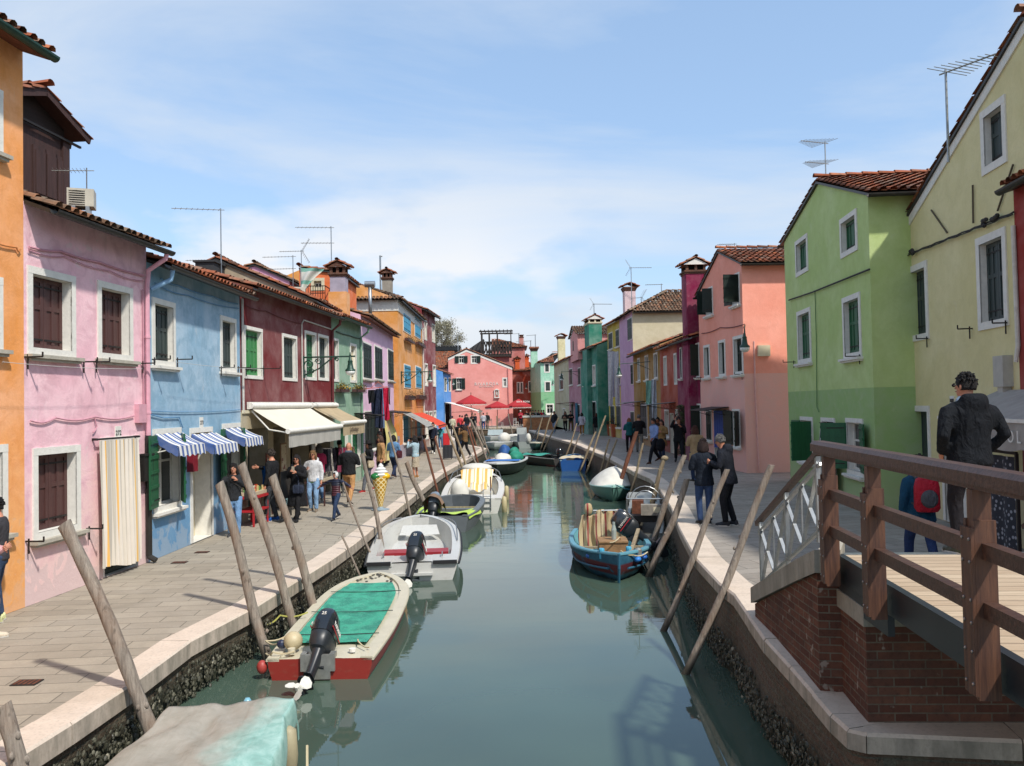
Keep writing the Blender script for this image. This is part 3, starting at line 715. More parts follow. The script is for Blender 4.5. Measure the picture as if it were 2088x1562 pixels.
def chimney(parent, s, y, z0, w, d, h, mat, cap='tiled', band=None, mat2='brick', turn=False):
 if turn:
  c = chimney(parent, 0, 0, z0, d, w, h, mat, cap, band, mat2); c.location = (s, y, 0); c.rotation_euler = (0, 0, pi/2); return c
 mb = MB(); mb.box(s-w/2, s+w/2, y-d/2, y+d/2, z0, z0+h)
 c = obj('chimney', mb, mat, parent); z = z0+h
 if cap == 'tiled' or cap == 'gable':
  cb = MB()
  for q, e in ((0, .03), (1, .07)): cb.box(s-w/2-e, s+w/2+e, y-d/2-e, y+d/2+e, z+q*.07, z+.07+q*.07)
  zz = z+.14
  for sx_ in (-1, 0, 1):
   for sy_ in (-1, 1): cb.box(s+sx_*(w/2-.05)-.05, s+sx_*(w/2-.05)+.05, y+sy_*(d/2-.05)-.05, y+sy_*(d/2-.05)+.05, zz, zz+.24)
  obj('flue_top', cb, M['brick'] if mat2 == 'brick' else mat2, c)
  core = MB(); core.box(s-w/2+.08, s+w/2-.08, y-d/2+.08, y+d/2-.08, zz, zz+.2); obj('flue', core, M['dark'], c)
  rb = MB(); rs = .5; o1 = Vector((s-w/2-.16, y-d/2-.1, zz+.22)); LV = (w/2+.16)*sqrt(1+rs*rs)
  tile_plane(rb, o1, Vector((0,1,0)), Vector((1,0,rs)).normalized(), d+.2, LV, w=.17, l=.3)
  o2 = Vector((s+w/2+.16, y-d/2-.1, zz+.22)); tile_plane(rb, o2, Vector((0,1,0)), Vector((-1,0,rs)).normalized(), d+.2, LV, w=.17, l=.3)
  rz_ = zz+.22+rs*(w/2+.16); ridge(rb, (s, y-d/2-.12, rz_+.04), (s, y+d/2+.12, rz_+.04), .08, .3)
  rb.add([(s-w/2-.14, y-d/2-.08, zz+.215), (s+w/2+.14, y-d/2-.08, zz+.215), (s+w/2+.14, y+d/2+.08, zz+.215), (s-w/2-.14, y+d/2+.08, zz+.215)], [(3,2,1,0)])
  obj('cap', rb, M['tile'], c)
  for yy in (y-d/2-.04, y+d/2+.04): gb = MB(); gb.add([(s-w/2-.08, yy, zz+.225), (s+w/2+.08, yy, zz+.225), (s, yy, rz_-.03)], [(0, 1, 2)]); obj('cap_gable', gb, M['white'] if cap == 'gable' else M['brick'], c)
 elif cap == 'flare':
  cb = MB(); cb.loft([[(s+i*(w/2+e), y+j*(d/2+e), z+q) for i, j in ((-1,-1),(1,-1),(1,1),(-1,1))] for q, e in ((0, 0), (.22, .10), (.28, .10))]); obj('flue_top', cb, M['brick'], c)
  rb = MB(); tile_plane(rb, Vector((s-w/2-.2, y-d/2-.2, z+.28)), Vector((1,0,0)), Vector((0,1,.45)).normalized(), w+.4, (d/2+.2)*1.1, w=.17, l=.25)
  tile_plane(rb, Vector((s-w/2-.2, y+d/2+.2, z+.28)), Vector((1,0,0)), Vector((0,-1,.45)).normalized(), w+.4, (d/2+.2)*1.1, w=.17, l=.25); obj('cap', rb, M['tile'], c)
 elif cap == 'pot':
  cb = MB(); cb.box(s-w/2-.06, s+w/2+.06, y-d/2-.06, y+d/2+.06, z, z+.08); cb.box(s-w/2+.03, s+w/2-.03, y-d/2+.03, y+d/2-.03, z+.08, z+.3); cb.box(s-w/2-.06, s+w/2+.06, y-d/2-.06, y+d/2+.06, z+.3, z+.36); obj('flue_top', cb, M['brick'], c)
 return c
# ================================================================ HOUSES ALONG THE LEFT QUAY
def attach(H, fr, build):
 """walls/windows on another face of the same house"""
 T = bpy.data.objects.new('tmp', None); T.matrix_world = Matrix.Translation(fr.o) @ Matrix.Rotation(fr.rz, 4, 'Z')
 build(T); rel = (Matrix.Translation(H.location) @ Matrix.Rotation(H.rotation_euler.z, 4, 'Z')).inverted() @ T.matrix_world
 for ch in list(T.children): ch.parent = H; ch.matrix_local = rel
 bpy.data.objects.remove(T)
def eave_of(fr, x, y):
 return fr.px(x, y)[1]
def V3(x, y, z=0): return Vector((x, y, z))
def Dsh(w=None, **k):
 d = dict(k); return d
PL = [GL(*q) for q in [(51,1238),(303,1146),(493,1067),(680,1000),(740,977),(805,939),(815,937),(864,912),(891,903)]]
dd = (PL[0]-PL[1]).normalized(); P00 = PL[0]+dd*9.0
f0 = Fr(P00, PL[0], 0)
w_ = lambda a, b, **k: ((a[0], a[1], b[0], b[1]), k)
H0 = house('orange_house', 'orange house at the left edge with a dark green gutter, windows cut by the frame', f0, eave_of(f0, 32, 92), plaster('e5964f', low='e8b070', lowz=2.6, wear=0.5), depth=7, ov=0.45,
 wins=[w_((-120,120),(4,318)), w_((-120,540),(4,715)), w_((-125,915),(14,1088))], sides=(0, .0), gut='lampgreen', soffit='rust')
f1 = Fr(PL[0], PL[1])
H1 = house('pink_house', 'pink house with brown shutters and a striped curtain in its doorway', f1, eave_of(f1, 300, 500), plaster('e9b7c1', low='e4c8be', lowz=2.3, wear=1.0), depth=7, ov=0.42, rise=.38, tile='oldtile',
 wins=[w_((54,540),(153,731), sh='brown', depth=.20), w_((197,570.5),(270,738), sh='brown', depth=.20), w_((65,914.5),(163,1080), sh='brown', depth=.2), w_((203,893),(284,1130), kind='door', sh='slate', ground=True, frame_sides=False, t=.08)], sides=(0, .05), soffit='gutter')
def lights(*a): pass
s1, z1 = f1.px(300, 500)
downpipe(H1, [(f1.L-.12, -.48, z1-.16), (f1.L-.12, -.44, z1-.30), (f1.L-.10, -.10, z1-.5), (f1.L-.10, -.07, z1-.8), (f1.L-.10, -.07, 2.35)], simple('pink_pipe_paint', 'cf9aa8', .6))
downpipe(H1, [(f1.L-.10, -.07, 2.35), (f1.L-.10, -.07, .15), (f1.L-.10, -.07, .12), (f1.L-.10, -.2, .05)], M['gutter'], .055)
# timber dormer on the pink roof
def dormer():
 s0 = f1.px(30, 300, -1.6)[0]; s1_ = f1.px(131, 300, -1.6)[0]; zt = f1.px(131, 268, -1.6)[1]; zb = z1+.3; zp = f1.px(60, 190, -1.6)[1]
 T = V3(s0, 1.6, 0); mb = MB(); D = 2.6; y = 1.6; sm = s0+(s1_-s0)*.30; s0b = sm-(s1_-sm)
 mb.add([(s0b, y, zb), (s1_, y, zb), (s1_, y, zt), (sm, y, zp), (s0b, y, zt)], [(0,1,2,3,4)]); mb.quad((s1_, y, zb), (s1_, y+D, zb), (s1_, y+D, zt), (s1_, y, zt)); mb.quad((s0b, y+D, zb), (s0b, y, zb), (s0b, y, zt), (s0b, y+D, zt))
 bw = simple('weathered_brown_boards', '3b2420', .8, var=.35, scale=3, streak=(8, 8, .6), bump=.3)
 mb.add([(s0b, y+D, zb), (s1_, y+D, zb), (s1_, y+D, zt), (sm, y+D, zp), (s0b, y+D, zt)], [(4,3,2,1,0)])
 d = obj('dormer', mb, simple('dark_dormer_boards', '2c201c', .85, var=.3, scale=3, streak=(.6, 8, 8), bump=.3), H1)
 pb = MB(); pb.box(s0b, s1_+.02, y-.04, y, zb, zt-.25)
 for a in (.12, .40, .68):
  x0 = s0b+(s1_-s0b)*(.42+a*.58); pb.box(x0, x0+.36, y-.07, y-.04, zb+.45, zt-.55)
  pb.box(x0+.05, x0+.31, y-.085, y-.07, zb+.52, zt-.62)
 pb.box(s1_-.16, s1_+.03, y-.09, y-.04, zb, zt-.2); obj('panelling', pb, bw, d)
 ib = MB(); ib.beam((s0b, y-.12, zt-.22), (s1_+.32, y-.12, zt-.22), .04, .04); obj('rail', ib, M['iron'], d)
 rb = MB(); m_ = (zp-zt)/(s1_-sm); k = sqrt(1+m_*m_); sl = Vector((-1, 0, m_)).normalized(); sl2 = Vector((1, 0, m_)).normalized()
 tile_plane(rb, V3(s1_+.38, y-.35, zt-.38*m_+.06), V3(0,1,0), sl, D+.5, (s1_-sm+.38)*k); tile_plane(rb, V3(s0b-.38, y-.35, zt-.38*m_+.06), V3(0,1,0), sl2, D+.5, (s1_-sm+.38)*k); ridge(rb, (sm, y-.38, zp+.14), (sm, y+D+.1, zp+.14))
 obj('dormer_roof', rb, M['tile'], d)
 ub = MB()
 for sg in (1, -1):
  a = V3(sm, y-.30, zp+.02); b = V3(sm+sg*(s1_-sm+.34), y-.30, zt-.34*m_+.03)
  ub.beam(a, b, .04, .14); ub.add([a, b, b+V3(0, D+.4), a+V3(0, D+.4)], [(0,1,2,3)])
 for yy in (y+.1, y+.9): ub.beam((s1_, yy, zt-.12), (s1_+.30, yy, zt-.2), .1, .1)
 obj('eave_boards', ub, bw, d)
dormer()
f2 = Fr(PL[1], PL[2])
H2 = house('light_blue_house', 'light blue house with grey upper shutters and three small blue striped awnings', f2, eave_of(f2, 490, 602), plaster('86abc3', low='4a80ae', lowz=2.1, wear=0.7), depth=7, ov=0.36, rise=.30,
 wins=[w_((308.5,605),(357,750), sh='slate', sill='white'), w_((448,642),(481.5,761), sh='slate', sill='white'), w_((310.5,875),(369,1031), kind='open', sh='green', ajar=(10, 150), battens=True, sill='white'),
   w_((386,873),(434,1097), kind='door', sh='cream', ground=True, depth=.42), w_((452,864),(490,1000), kind='open', sh='green', ajar=(10, 150), battens=True, sill='white')], sides=(0, .0))
s2, z2 = f2.px(490, 602)
downpipe(H2, [(.25, -.40, z2-.14), (.25, -.36, z2-.34), (.05, -.06, z2-.55)], simple('blue_pipe_paint', '7fa6c6', .6))
f3 = Fr(PL[2], PL[3])
e3 = eave_of(f3, 669, 643); zsh = f3.px(590, 838)[1]
SHX = [(503,545), (556,580), (590,628), (636,672)]; SHH = [(f3.px(a, 950)[0], 0.02, f3.px(b, 950)[0], f3.px(590, 868)[1]) for a, b in SHX]
H3 = house('dark_red_house', 'dark red house over the shop with the wide cream awning', f3, e3, plaster('6f2a2c', wear=0.35, second=None), depth=7, ov=0.36, rise=.30,
 wins=[w_((496,662.5),(535,774), sh='bgreen', t=.09, sill=False), w_((574.5,679),(605.5,778), sh='slate', t=.09, sill=False), w_((620.5,673),(645,776), sh='green', t=.09, sill=False), w_((647.5,680),(670,777), sh='slate', t=.09, sill=False),
   ], sides=(0, .0), soffit='rust', xholes=SHH)
def shopfront():
 # cream ground floor standing 3 cm proud of the red wall, with deep openings
 holes = SHH
 fm = MB(); facade_mesh(fm, f3.L, [(0, zsh), (f3.L, zsh)], holes)
 fm.v = [(x, y-.03, z) for x, y, z in fm.v]
 for h in holes:
  for x in (h[0], h[2]): fm.quad((x, -.03, h[1]), (x, .5, h[1]), (x, .5, h[3]), (x, -.03, h[3]))
  fm.quad((h[0], -.03, h[3]), (h[2], -.03, h[3]), (h[2], .5, h[3]), (h[0], .5, h[3]))
 fm.quad((0, -.03, zsh), (f3.L, -.03, zsh), (f3.L, 0, zsh+.002), (0, 0, zsh+.002)); fm.quad((0, -.03, 0), (0, 0.0, 0), (0, 0.0, zsh), (0, -.03, zsh))
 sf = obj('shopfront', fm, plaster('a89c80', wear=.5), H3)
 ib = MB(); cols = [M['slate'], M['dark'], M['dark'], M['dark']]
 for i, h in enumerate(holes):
  b = MB(); b.quad((h[0], .49, h[1]), (h[2], .49, h[1]), (h[2], .49, h[3]), (h[0], .49, h[3])); obj('door_leaf' if i == 0 else 'shop_shade_sheet', b, cols[i], sf)  # beyond the door, near-black sheets stand in for the shade inside the shop
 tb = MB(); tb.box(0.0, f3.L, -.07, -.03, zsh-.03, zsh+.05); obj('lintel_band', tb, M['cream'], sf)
shopfront()
mk = simple('white_pvc_pipe', 'b9b5ad', .6)
mb = MB(); sx = f3.px(613, 700)[0]; mb.tube([(sx, -.04, zsh+.1), (sx, -.04, e3-.55), (sx+.2, -.04, e3-.42), (f3.L-.2, -.04, e3-.45)], .022, 6); obj('cable_duct', mb, mk, H3)
mb = MB(); mb.tube([(.06, -.05, zsh), (.06, -.05, e3-.35)], .03, 6); obj('cable_duct', mb, mk, H3)
downpipe(H3, [(f3.L-.25, -.40, e3-.14), (f3.L-.22, -.36, e3-.3), (f3.L-.12, -.08, e3-.5), (f3.L-.12, -.06, 2.7)], simple('dark_red_pipe', '5c2326', .6))
f4 = Fr(PL[3], PL[4]); e4 = eave_of(f4, 738, 664)
H4 = house('sage_green_house', 'sage green house with yellow window boxes, next to the dark red shop', f4, e4, plaster('7f9f86', wear=.5), depth=7, ov=.34, rise=.32, gut='lampgreen',
 wins=[w_((677,688),(690.5,779), sh='slate', t=.09, sill=False), w_((713,699),(727,781), sh='cream', t=.09, sill=False), w_((690,868),(711,985), kind='door', ground=True, sh='green', t=.07, frame_sides=False), w_((716,872),(735,950), sh='green', t=.07, sill=False)])
downpipe(H4, [(f4.L-.3, -.38, e4-.14), (f4.L-.3, -.36, e4-.3), (f4.L-.2, -.06, e4-.5), (f4.L-.2, -.06, .1)], simple('sage_pipe', '789a82', .6))
f5 = Fr(PL[4], PL[5]); e5 = eave_of(f5, 802, 685)
H5 = house('pale_pink_house', 'pale pink house with washing below its black shuttered windows', f5, e5, plaster('dab4ca', wear=.35), depth=7, ov=.36, rise=.32, tile='oldtile', gut=None, soffit='rust',
 wins=[w_((738.5,694),(757.5,776), t=.07, depth=.03), w_((762.5,702),(779.5,777), t=.07, depth=.03), w_((789.5,709),(803,779), t=.07, depth=.03), w_((742,838),(773,912), kind='in', t=.05, depth=.05, sill='white'), w_((779,842),(799,941), kind='door', ground=True, t=.05, sh='dark')])
f6 = Fr(PL[6], PL[7]); e6 = eave_of(f6, 812, 611)
orange = plaster('d39048', wear=.55, low='cf6a34', lowz=3.0, second=None)
H6 = house('tall_orange_house', 'tall orange house with blue shutters and a hipped tile roof', f6, e6, orange, depth=9, ov=.30, rise=.40, tile='oldtile', hipL=True, right_wall=True, gut=None, ridge_at=4.5,
 wins=[w_((821.3,635),(836.6,684), sh='bluesh', depth=.02, t=.06, sill=False), w_((844.6,643),(857,693), sh='bluesh', depth=.02, t=.06, sill=False), w_((823,741),(837,793), sh='bluesh', depth=.02, t=.06, sill=False), w_((846.7,745),(859,793), sh='bluesh', depth=.02, t=.06, sill=False),
   w_((821,847),(837,900), kind='in', sh='bluesh', t=.06, sill='white'), w_((839,857),(847,906), kind='door', ground=True, sh='cream', t=.06), w_((849,857),(861,890), kind='in', sh='bluesh', t=.06, sill='white')])
mb = MB(); mb.box(-.02, f6.L, -.03, 0, e6-.62, e6-.02); mb.box(-.03, -.0, -.03, 9, e6-.62, e6-.02); obj('white_frieze', mb, M['white'], H6)
mb = MB(); mb.box(-.02, f6.L-.0, -.025, 0, 0, f6.px(830, 900)[1]*.9); mb.box(-.025, 0, -.025, 9, 0, 1.2); obj('plinth', mb, plaster('978f9f', wear=.5), H6)
f7 = Fr(PL[7], PL[8]); e7 = eave_of(f7, 888, 647)
H7 = house('tall_dark_red_house', 'tall narrow dark red house beside the tall orange one', f7, e7, plaster('7e3035', wear=.8, low='a59a8a', lowz=1.0), depth=9, ov=.3, rise=.4, ridge_at=4.5,
 wins=[w_((864.5,651),(870.5,695), sh='stonewhite', t=.1, sill=False, trim='stonewhite'), w_((880,659),(887,700), sh='stonewhite', t=.1, sill=False, trim='stonewhite'), w_((865.5,740),(872.5,788), sh='stonewhite', t=.1, sill=False), w_((882,743),(889,789), sh='stonewhite', t=.1, sill=False),
   w_((866.7,838),(873.5,895), sh='stonewhite', t=.1, sill=False), w_((875,838),(882.5,908), kind='door', ground=True, sh='cream', t=.1), w_((884,837),(890,888), sh='stonewhite', t=.1, sill=False)])
mk = simple('white_pipe', 'c9c6be', .6); downpipe(H6, [(f6.L-.1, -.35, e6-.2), (f6.L-.1, -.3, e6-.4), (f6.L-.1, -.07, e6-.6), (f6.L-.1, -.07, .1)], mk)
# bright blue house: its end wall faces the bridge
c8 = GL(905, 877); b8 = GL(921, 872); f8 = Fr(c8, b8)
H8 = house('bright_blue_house', 'small bright blue house in front of the pink restaurant', f8, eave_of(f8, 905, 759), plaster('4a8acb', wear=.25), depth=8, ov=.3, rise=.36, gut=None,
 wins=[w_((905.5,769),(911,799), t=.1, sill=False), w_((914.5,769),(920,799), t=.1, sill=False), w_((907,822),(919,872), kind='door', ground=True, sh='dark', t=.1)])
# ---- far end of the canal
def farfr(x0, x1, Y, z=.35, y=860):
 A = atY(x0, y, Y); B = atY(x1, y, Y); return Fr(V3(A.x, A.y, z), V3(B.x, B.y, z))
f9 = farfr(916, 1046.5, 96)
pr9 = [(0, f9.px(923.6, 722)[1]-.45), (f9.px(951, 712)[0], f9.px(951, 712)[1]), (f9.L, f9.px(1045, 749)[1])]
H9 = house('pink_restaurant_house', 'pink restaurant closing the canal with a white edged gable and lettering', f9, 6, plaster('dc9086', wear=.12), depth=9, kind='gable', prof=pr9, trimg=.30, gut=None, ov=.1,
 wins=[w_((933.5,724),(947.8,742), kind='open', ajar=(4, 4), t=.12, sill=False, leafw=.45), w_((959.5,724),(974,742), kind='open', ajar=(None, 4), t=.12, sill=False, leafw=.45), w_((929.5,770),(942,795), kind='open', ajar=(4, 4), t=.08, sill='white', leafw=.45), w_((1024,770),(1035,790), kind='glass', t=.14, sill=False)])
def text(name, body, parent, size, loc, rot, mat, ext=.004, align='CENTER', spacing=1.0, sx=1.0):
 cu = bpy.data.curves.new(name, 'FONT'); cu.body = body; cu.size = size; cu.extrude = ext; cu.align_x = align; cu.align_y = 'CENTER'; cu.space_character = spacing; cu.resolution_u = 3
 o = bpy.data.objects.new(name, cu); COL.objects.link(o); dg = bpy.context.evaluated_depsgraph_get(); me = bpy.data.meshes.new_from_object(o.evaluated_get(dg))
 bpy.data.objects.remove(o); bpy.data.curves.remove(cu); me.materials.clear(); me.materials.append(mat)
 q = bpy.data.objects.new(name, me); COL.objects.link(q); q.parent = parent; q.location = loc; q.rotation_euler = rot; q.scale = (sx, 1, 1); return q
a = f9.px(992, 783); text('lettering', 'RIVAROSA', H9, .50, (a[0], -.03, a[1]), (pi/2, 0, 0), M['white'], .01, spacing=1.25)
a = f9.px(992, 787.5); text('lettering', 'RISTORANTE', H9, .24, (a[0], -.03, a[1]-.05), (pi/2, 0, 0), M['white'], .01, spacing=1.2)
def shrine():
 a = f9.px(1013, 801); x, z = a; mb = MB(); w, h = .28, .50
 mb.box(x-w, x-w+.09, -.16, 0, z-h, z+h*.6); mb.box(x+w-.09, x+w, -.16, 0, z-h, z+h*.6); mb.box(x-w-.04, x+w+.04, -.2, 0, z-h-.1, z-h)
 mb.add([(x-w-.05, -.18, z+h*.6), (x+w+.05, -.18, z+h*.6), (x, -.18, z+h), (x-w-.05, 0, z+h*.6), (x+w+.05, 0, z+h*.6), (x, 0, z+h)], [(0,1,2), (0,3,4,1), (1,4,5,2), (2,5,3,0)])
 s = obj('shrine', mb, M['white'], H9); b = MB(); b.lathe([(.07, -.3), (.09, -.1), (.06, .05), (.03, .08), (.045, .14), (.02, .2)], (x, -.08, z), 8); obj('statuette', b, M['stonewhite'], s)
 c = MB(); c.box(x-w+.09, x+w-.09, -.02, -.005, z-h, z+h*.6); obj('niche', c, simple('pink_niche', 'b57068', .9), s)
shrine()
mb = MB(); r_ = f9.px(1042, 800); mb.tube([(f9.L-.5, -.08, pr9[2][1]-.1), (f9.L-.45, -.08, .1)], .06, 6); obj('downpipe', mb, simple('pink_pipe2', 'c98078', .6), H9)
# roofs and walls around the restaurant
def bighouse(name, label, x0, x1, Y, ytop, yridge, col, depth=7, wins=(), z=.35, **k):
 f = farfr(x0, x1, Y, z); e = f.px((x0+x1)/2, ytop)[1]; rdg = None
 t0 = e+CH*0; A = f.A; h2 = Zat((A.x, A.y+depth/2), yridge)-z; rise = max(.15, (h2-.15-e)/(depth/2))
 return house(name, label, f, e, plaster(col, wear=.3), depth=depth, ov=.25, rise=rise, wins=wins, **k), f
bighouse('tiled_house', 'low house with a brown tile roof just left of the restaurant gable', 878, 925, 99, 749, 718, 'c98a7c', gut=None)
Hd, fd = bighouse('dark_roofed_house', 'house with a flat dark roof showing over the tiles left of the restaurant', 878, 940, 112, 716, 706, '7c6a60', depth=6, gut=None, tile='gutter')
Hp, fp = bighouse('dusky_pink_house', 'dusky pink house behind the roof terrace, with a brick chimney', 1004, 1073, 104.5, 708, 692, 'b56d66', gut=None, hipR=True)
chimney(Hp, fp.px(1064, 700)[0], 3.0, fp.px(1064, 712)[1], .55, .5, 1.7, plaster('a85f55'), cap='pot')
Ht, ft = bighouse('red_brown_house', 'red brown house between the restaurant and the mint green house', 1045, 1086, 104, 756, 740, '8e3a25', gut=None, wins=[w_((1053.5,779),(1060,801), t=.1, sill='white', depth=.03), w_((1060.5,779),(1067,801), t=.1, sill='white', depth=.03), w_((1077,777),(1084,799), t=.1, sill='white', depth=.03)])
for x in (1055, 1074.5): chimney(Ht, ft.px(x, 740)[0], .6 if x < 1060 else 1.6, ft.px(x, 757)[1], .55, .5, 1.25 if x < 1060 else 1.6, simple('orange_render', 'c65a2c', .9), cap='tiled', mat2=simple('orange_render', 'c65a2c', .9))
cm = atY(1104, 850, 98); am = atY(1083, 850, 104); bm = atY(1132, 850, 98.05)
fm1 = Fr(V3(cm.x, cm.y, .35), V3(bm.x, bm.y, .35)); fm2 = Fr(V3(am.x, am.y, .35), V3(cm.x, cm.y, .35)); em = fm1.px(1106, 738)[1]; zc2 = fm1.px(1115, 799)[1]
mint = plaster('8fc7ab', wear=.75, second=(zc2, '79b383'))
H11 = house('mint_green_house', 'mint green corner house at the end of the canal', fm1, em, mint, depth=5.5, ov=.25, rise=.42, hipL=True, left_wall=False, gut=None,
 wins=[w_((1109,740),(1121.5,760), t=.14, sh='slate', sill=False, depth=.08), w_((1110,777),(1124,799), t=.14, sh='slate', sill=False, depth=.08), w_((1112.5,823),(1130,845), kind='glass', t=.14, sill='white')])
def b11(T):
 q = MB(); facade_mesh(q, fm2.L, [(0, em), (fm2.L, em)], []); obj('wall', q, mint, T)
attach(H11, fm2, b11)
pq = atY(1089, 720, 101.5)-fm1.o; chimney(H11, pq.dot(fm1.ex), pq.dot(fm1.ey), em-.5, .8, .7, 2.0, mint, cap='flare')
# ================================================================ HOUSES ALONG THE RIGHT QUAY
PR = {k: GR(*v) for k, v in dict(cr0=(1132,868.5), cr1=(1162,876.5), pk1=(1187,881.5), tl1=(1221,888.5), ye0=(1243,889), li0=(1268,894), li1=(1295,901), oc1=(1350,918), or1=(1385,929), ma1=(1432,942), sa1=(1523,965), gr0=(1612,977), gr1=(1789,1044)).items()}
def yz(P, y): return Zat(P, y)-ZR
fA = Fr(PR['cr0'], PR['cr1']); HA = house('cream_house', 'cream and pale green house with a tall cream chimney, beside the mint green house', fA, yz(PR['cr1'], 730), plaster('b3a988', wear=.6, low='9caf7c', lowz=1), depth=7, ov=.25, rise=.35, gut=None, wins=[w_((1140,765),(1149,795), t=.1, sill='white'), w_((1148,832),(1154,876), kind='door', ground=True, t=.1, sh='cream')])
chimney(HA, fA.px(1140, 737)[0], .25, yz(PR['cr0'], 745), 1.0, .7, 2.35, plaster('cfc79a', wear=.8), cap='flare')
fB = Fr(PR['cr1'], PR['pk1']); HB = house('dusty_pink_house', 'dusty pink house with a teal curtain, between the cream and the teal house', fB, yz(PR['pk1'], 722), plaster('ac7680', wear=.3), depth=7, ov=.25, rise=.35, gut=None, wins=[w_((1161,752),(1168,785), t=.06, depth=.03, sill='white'), w_((1178.5,750),(1186,785), t=.06, depth=.03, sill='white'), w_((1164,822),(1171,872), kind='door', ground=True, t=.06), w_((1176,824),(1184,868), t=.06, depth=.03)])
# its tall attic seen over the teal roof
aa = atY(1166, 850, 72); ab = atY(1181, 850, 66.5); fBa = Fr(V3(aa.x, aa.y, ZR), V3(ab.x, ab.y, ZR))
def bat(T):
 q = MB(); e = yz(ab, 681); b0 = yz(PR['pk1'], 735); Lb = fBa.L
 q.add([(0, 0, b0), (Lb, 0, b0), (Lb, 0, e), (Lb/2, 0, e+.55), (0, 0, e)], [(0,1,2,3,4)]); q.quad((Lb, 0, b0), (Lb, 5, b0), (Lb, 5, e), (Lb, 0, e)); q.quad((0, 5, b0), (0, 0, b0), (0, 0, e), (0, 5, e))
 att = obj('attic', q, plaster('c98a86', wear=.2), T); wq = MB(); c = Lb*.42; wq.box(c-.28, c+.28, -.03, -.0, b0+.9, e-.35); obj('attic_window', wq, M['dgreen'], att)
 r = MB(); sl = Vector((-1, 0, .3)).normalized(); tile_plane(r, V3(Lb+.2, -.2, e-.02), V3(0,1,0), sl, 5.2, (Lb/2+.2)*1.04); tile_plane(r, V3(-.2, -.2, e-.02), V3(0,1,0), Vector((1,0,.3)).normalized(), 5.2, (Lb/2+.2)*1.04); obj('attic_roof', r, M['oldtile'], att)
attach(HB, fBa, bat)
fC = Fr(PR['pk1'], PR['tl1']); teal = plaster('2c7762', wear=.35); eC = yz(PR['tl1'], 704)
HC = house('teal_green_house', 'teal green house with a teal chimney rising from the ground up', fC, eC, teal, depth=7, ov=.25, rise=.36, gut='lampgreen', wins=[w_((1190,747.5),(1195,787), t=.09, sill='white', sh='slate'), w_((1208,745),(1215,786), t=.1, sill='white', sh='stonewhite'), w_((1206,818),(1217,886), kind='door', ground=True, t=.07)])
sC = fC.px(1198, 780)[0], fC.px(1207, 780)[0]
mb = MB(); mb.box(sC[0], sC[1], -.35, -.002, 0, eC-.1); obj('chimney_breast', mb, teal, HC)
chimney(HC, (sC[0]+sC[1])/2, .35, eC-.3, sC[1]-sC[0], 1.0, 2.1, teal, cap='gable', mat2=M['cream'], turn=True)
fD = Fr(PR['ye0'], PR['li0']); eD = yz(PR['li0'], 652)
HD = house('yellow_house', 'narrow yellow house hung with white washing, between teal and lilac', fD, eD, plaster('b5a142', wear=.3), depth=7, ov=.3, rise=.36, gut=None, soffit='sill', wins=[w_((1241,680),(1250,711), t=.05, depth=.03, sill='white'), w_((1255.5,673),(1266,705), t=.05, depth=.03, sill='white'), w_((1259.5,757),(1267,784), t=.05, depth=.03, sill='white'), w_((1245,827),(1254,872), t=.04, depth=.03, sill='white'), w_((1257,827),(1267,873), t=.04, depth=.03, sill='white')])
fE = Fr(PR['li0'], PR['li1']); eE = yz(PR['li1'], 634)
li1 = PR['li1']; fE2 = Fr(li1, V3(li1.x+9, li1.y+.3, ZR));
HE = house('lilac_and_cream_house', 'tall house lilac on the canal side with a blank cream end wall and hipped roof', fE2, eE, plaster('bcb294', wear=.25), depth=fE.L+.4, ov=.25, rise=.52, hipL=True, left_wall=False, tile='oldtile', gut='gutter')
lil = plaster('bd97b4', wear=.3, second=None, low='cf85a6', lowz=2.5)
def bE(T):
 q = MB(); hs = []
 for r in [(1279.5,651,1294,690), (1286,743,1295,784), (1286,838,1295,900)]:
  a = fE.px(r[0], r[1]); b = fE.px(r[2], r[3]); s0, z1_, s1_, z0_ = a[0], a[1], min(b[0], fE.L-.03), b[1]; window(T, s0, z0_, s1_, z1_, t=.05, depth=.03, sill=False); hs.append((s0+.05, z0_+.05, s1_-.05, z1_-.05))
 facade_mesh(q, fE.L, [(0, eE), (fE.L, eE)], hs); obj('wall', q, lil, T)
attach(HE, fE, bE)
def cE(T): chimney(T, fE.px(1271, 640)[0]+.3, .35, eE-.2, .8, .7, 1.75, plaster('cdb2b4', wear=.4), cap='flare')
attach(HE, fE, cE)
fF = Fr(li1, PR['oc1']); eF = yz(PR['oc1'], 702)
HF = house('ochre_house', 'ochre house with a wall lamp, below the blank cream wall', fF, eF, plaster('94702f', wear=.3), depth=7, ov=.3, rise=.34, wins=[w_((1300,731),(1306,777), t=.09, sill='white', sh='dgreen'), w_((1315,725.5),(1323,775), t=.09, sill='white', sh='brown'), w_((1333,720.5),(1342,772), t=.09, sill='white', sh='brown'), w_((1306,821),(1321,893), kind='in', t=.04, depth=.03), w_((1324,819),(1340,888), t=.04, depth=.03)])
fG = Fr(PR['oc1'], PR['or1']); eG = yz(PR['or1'], 699)
HG = house('brick_red_house', 'brick red house with pale blind windows, between ochre and magenta', fG, eG, plaster('a04a33', wear=.3, low='6e3a36', lowz=1.3), depth=7, ov=.25, rise=.36, gut=None, wins=[w_((1353,727),(1361,786), t=.09, sill=False, sh='stonewhite'), w_((1374,721),(1383,784), t=.09, sill=False, sh='stonewhite'), w_((1355.5,835),(1365.5,894), t=.08, sill='white', sh='stonewhite'), w_((1366.5,842),(1375.5,925), kind='door', ground=True, t=.08, sh='cream'), w_((1377.5,835),(1384,890), t=.07, sh='stonewhite')])
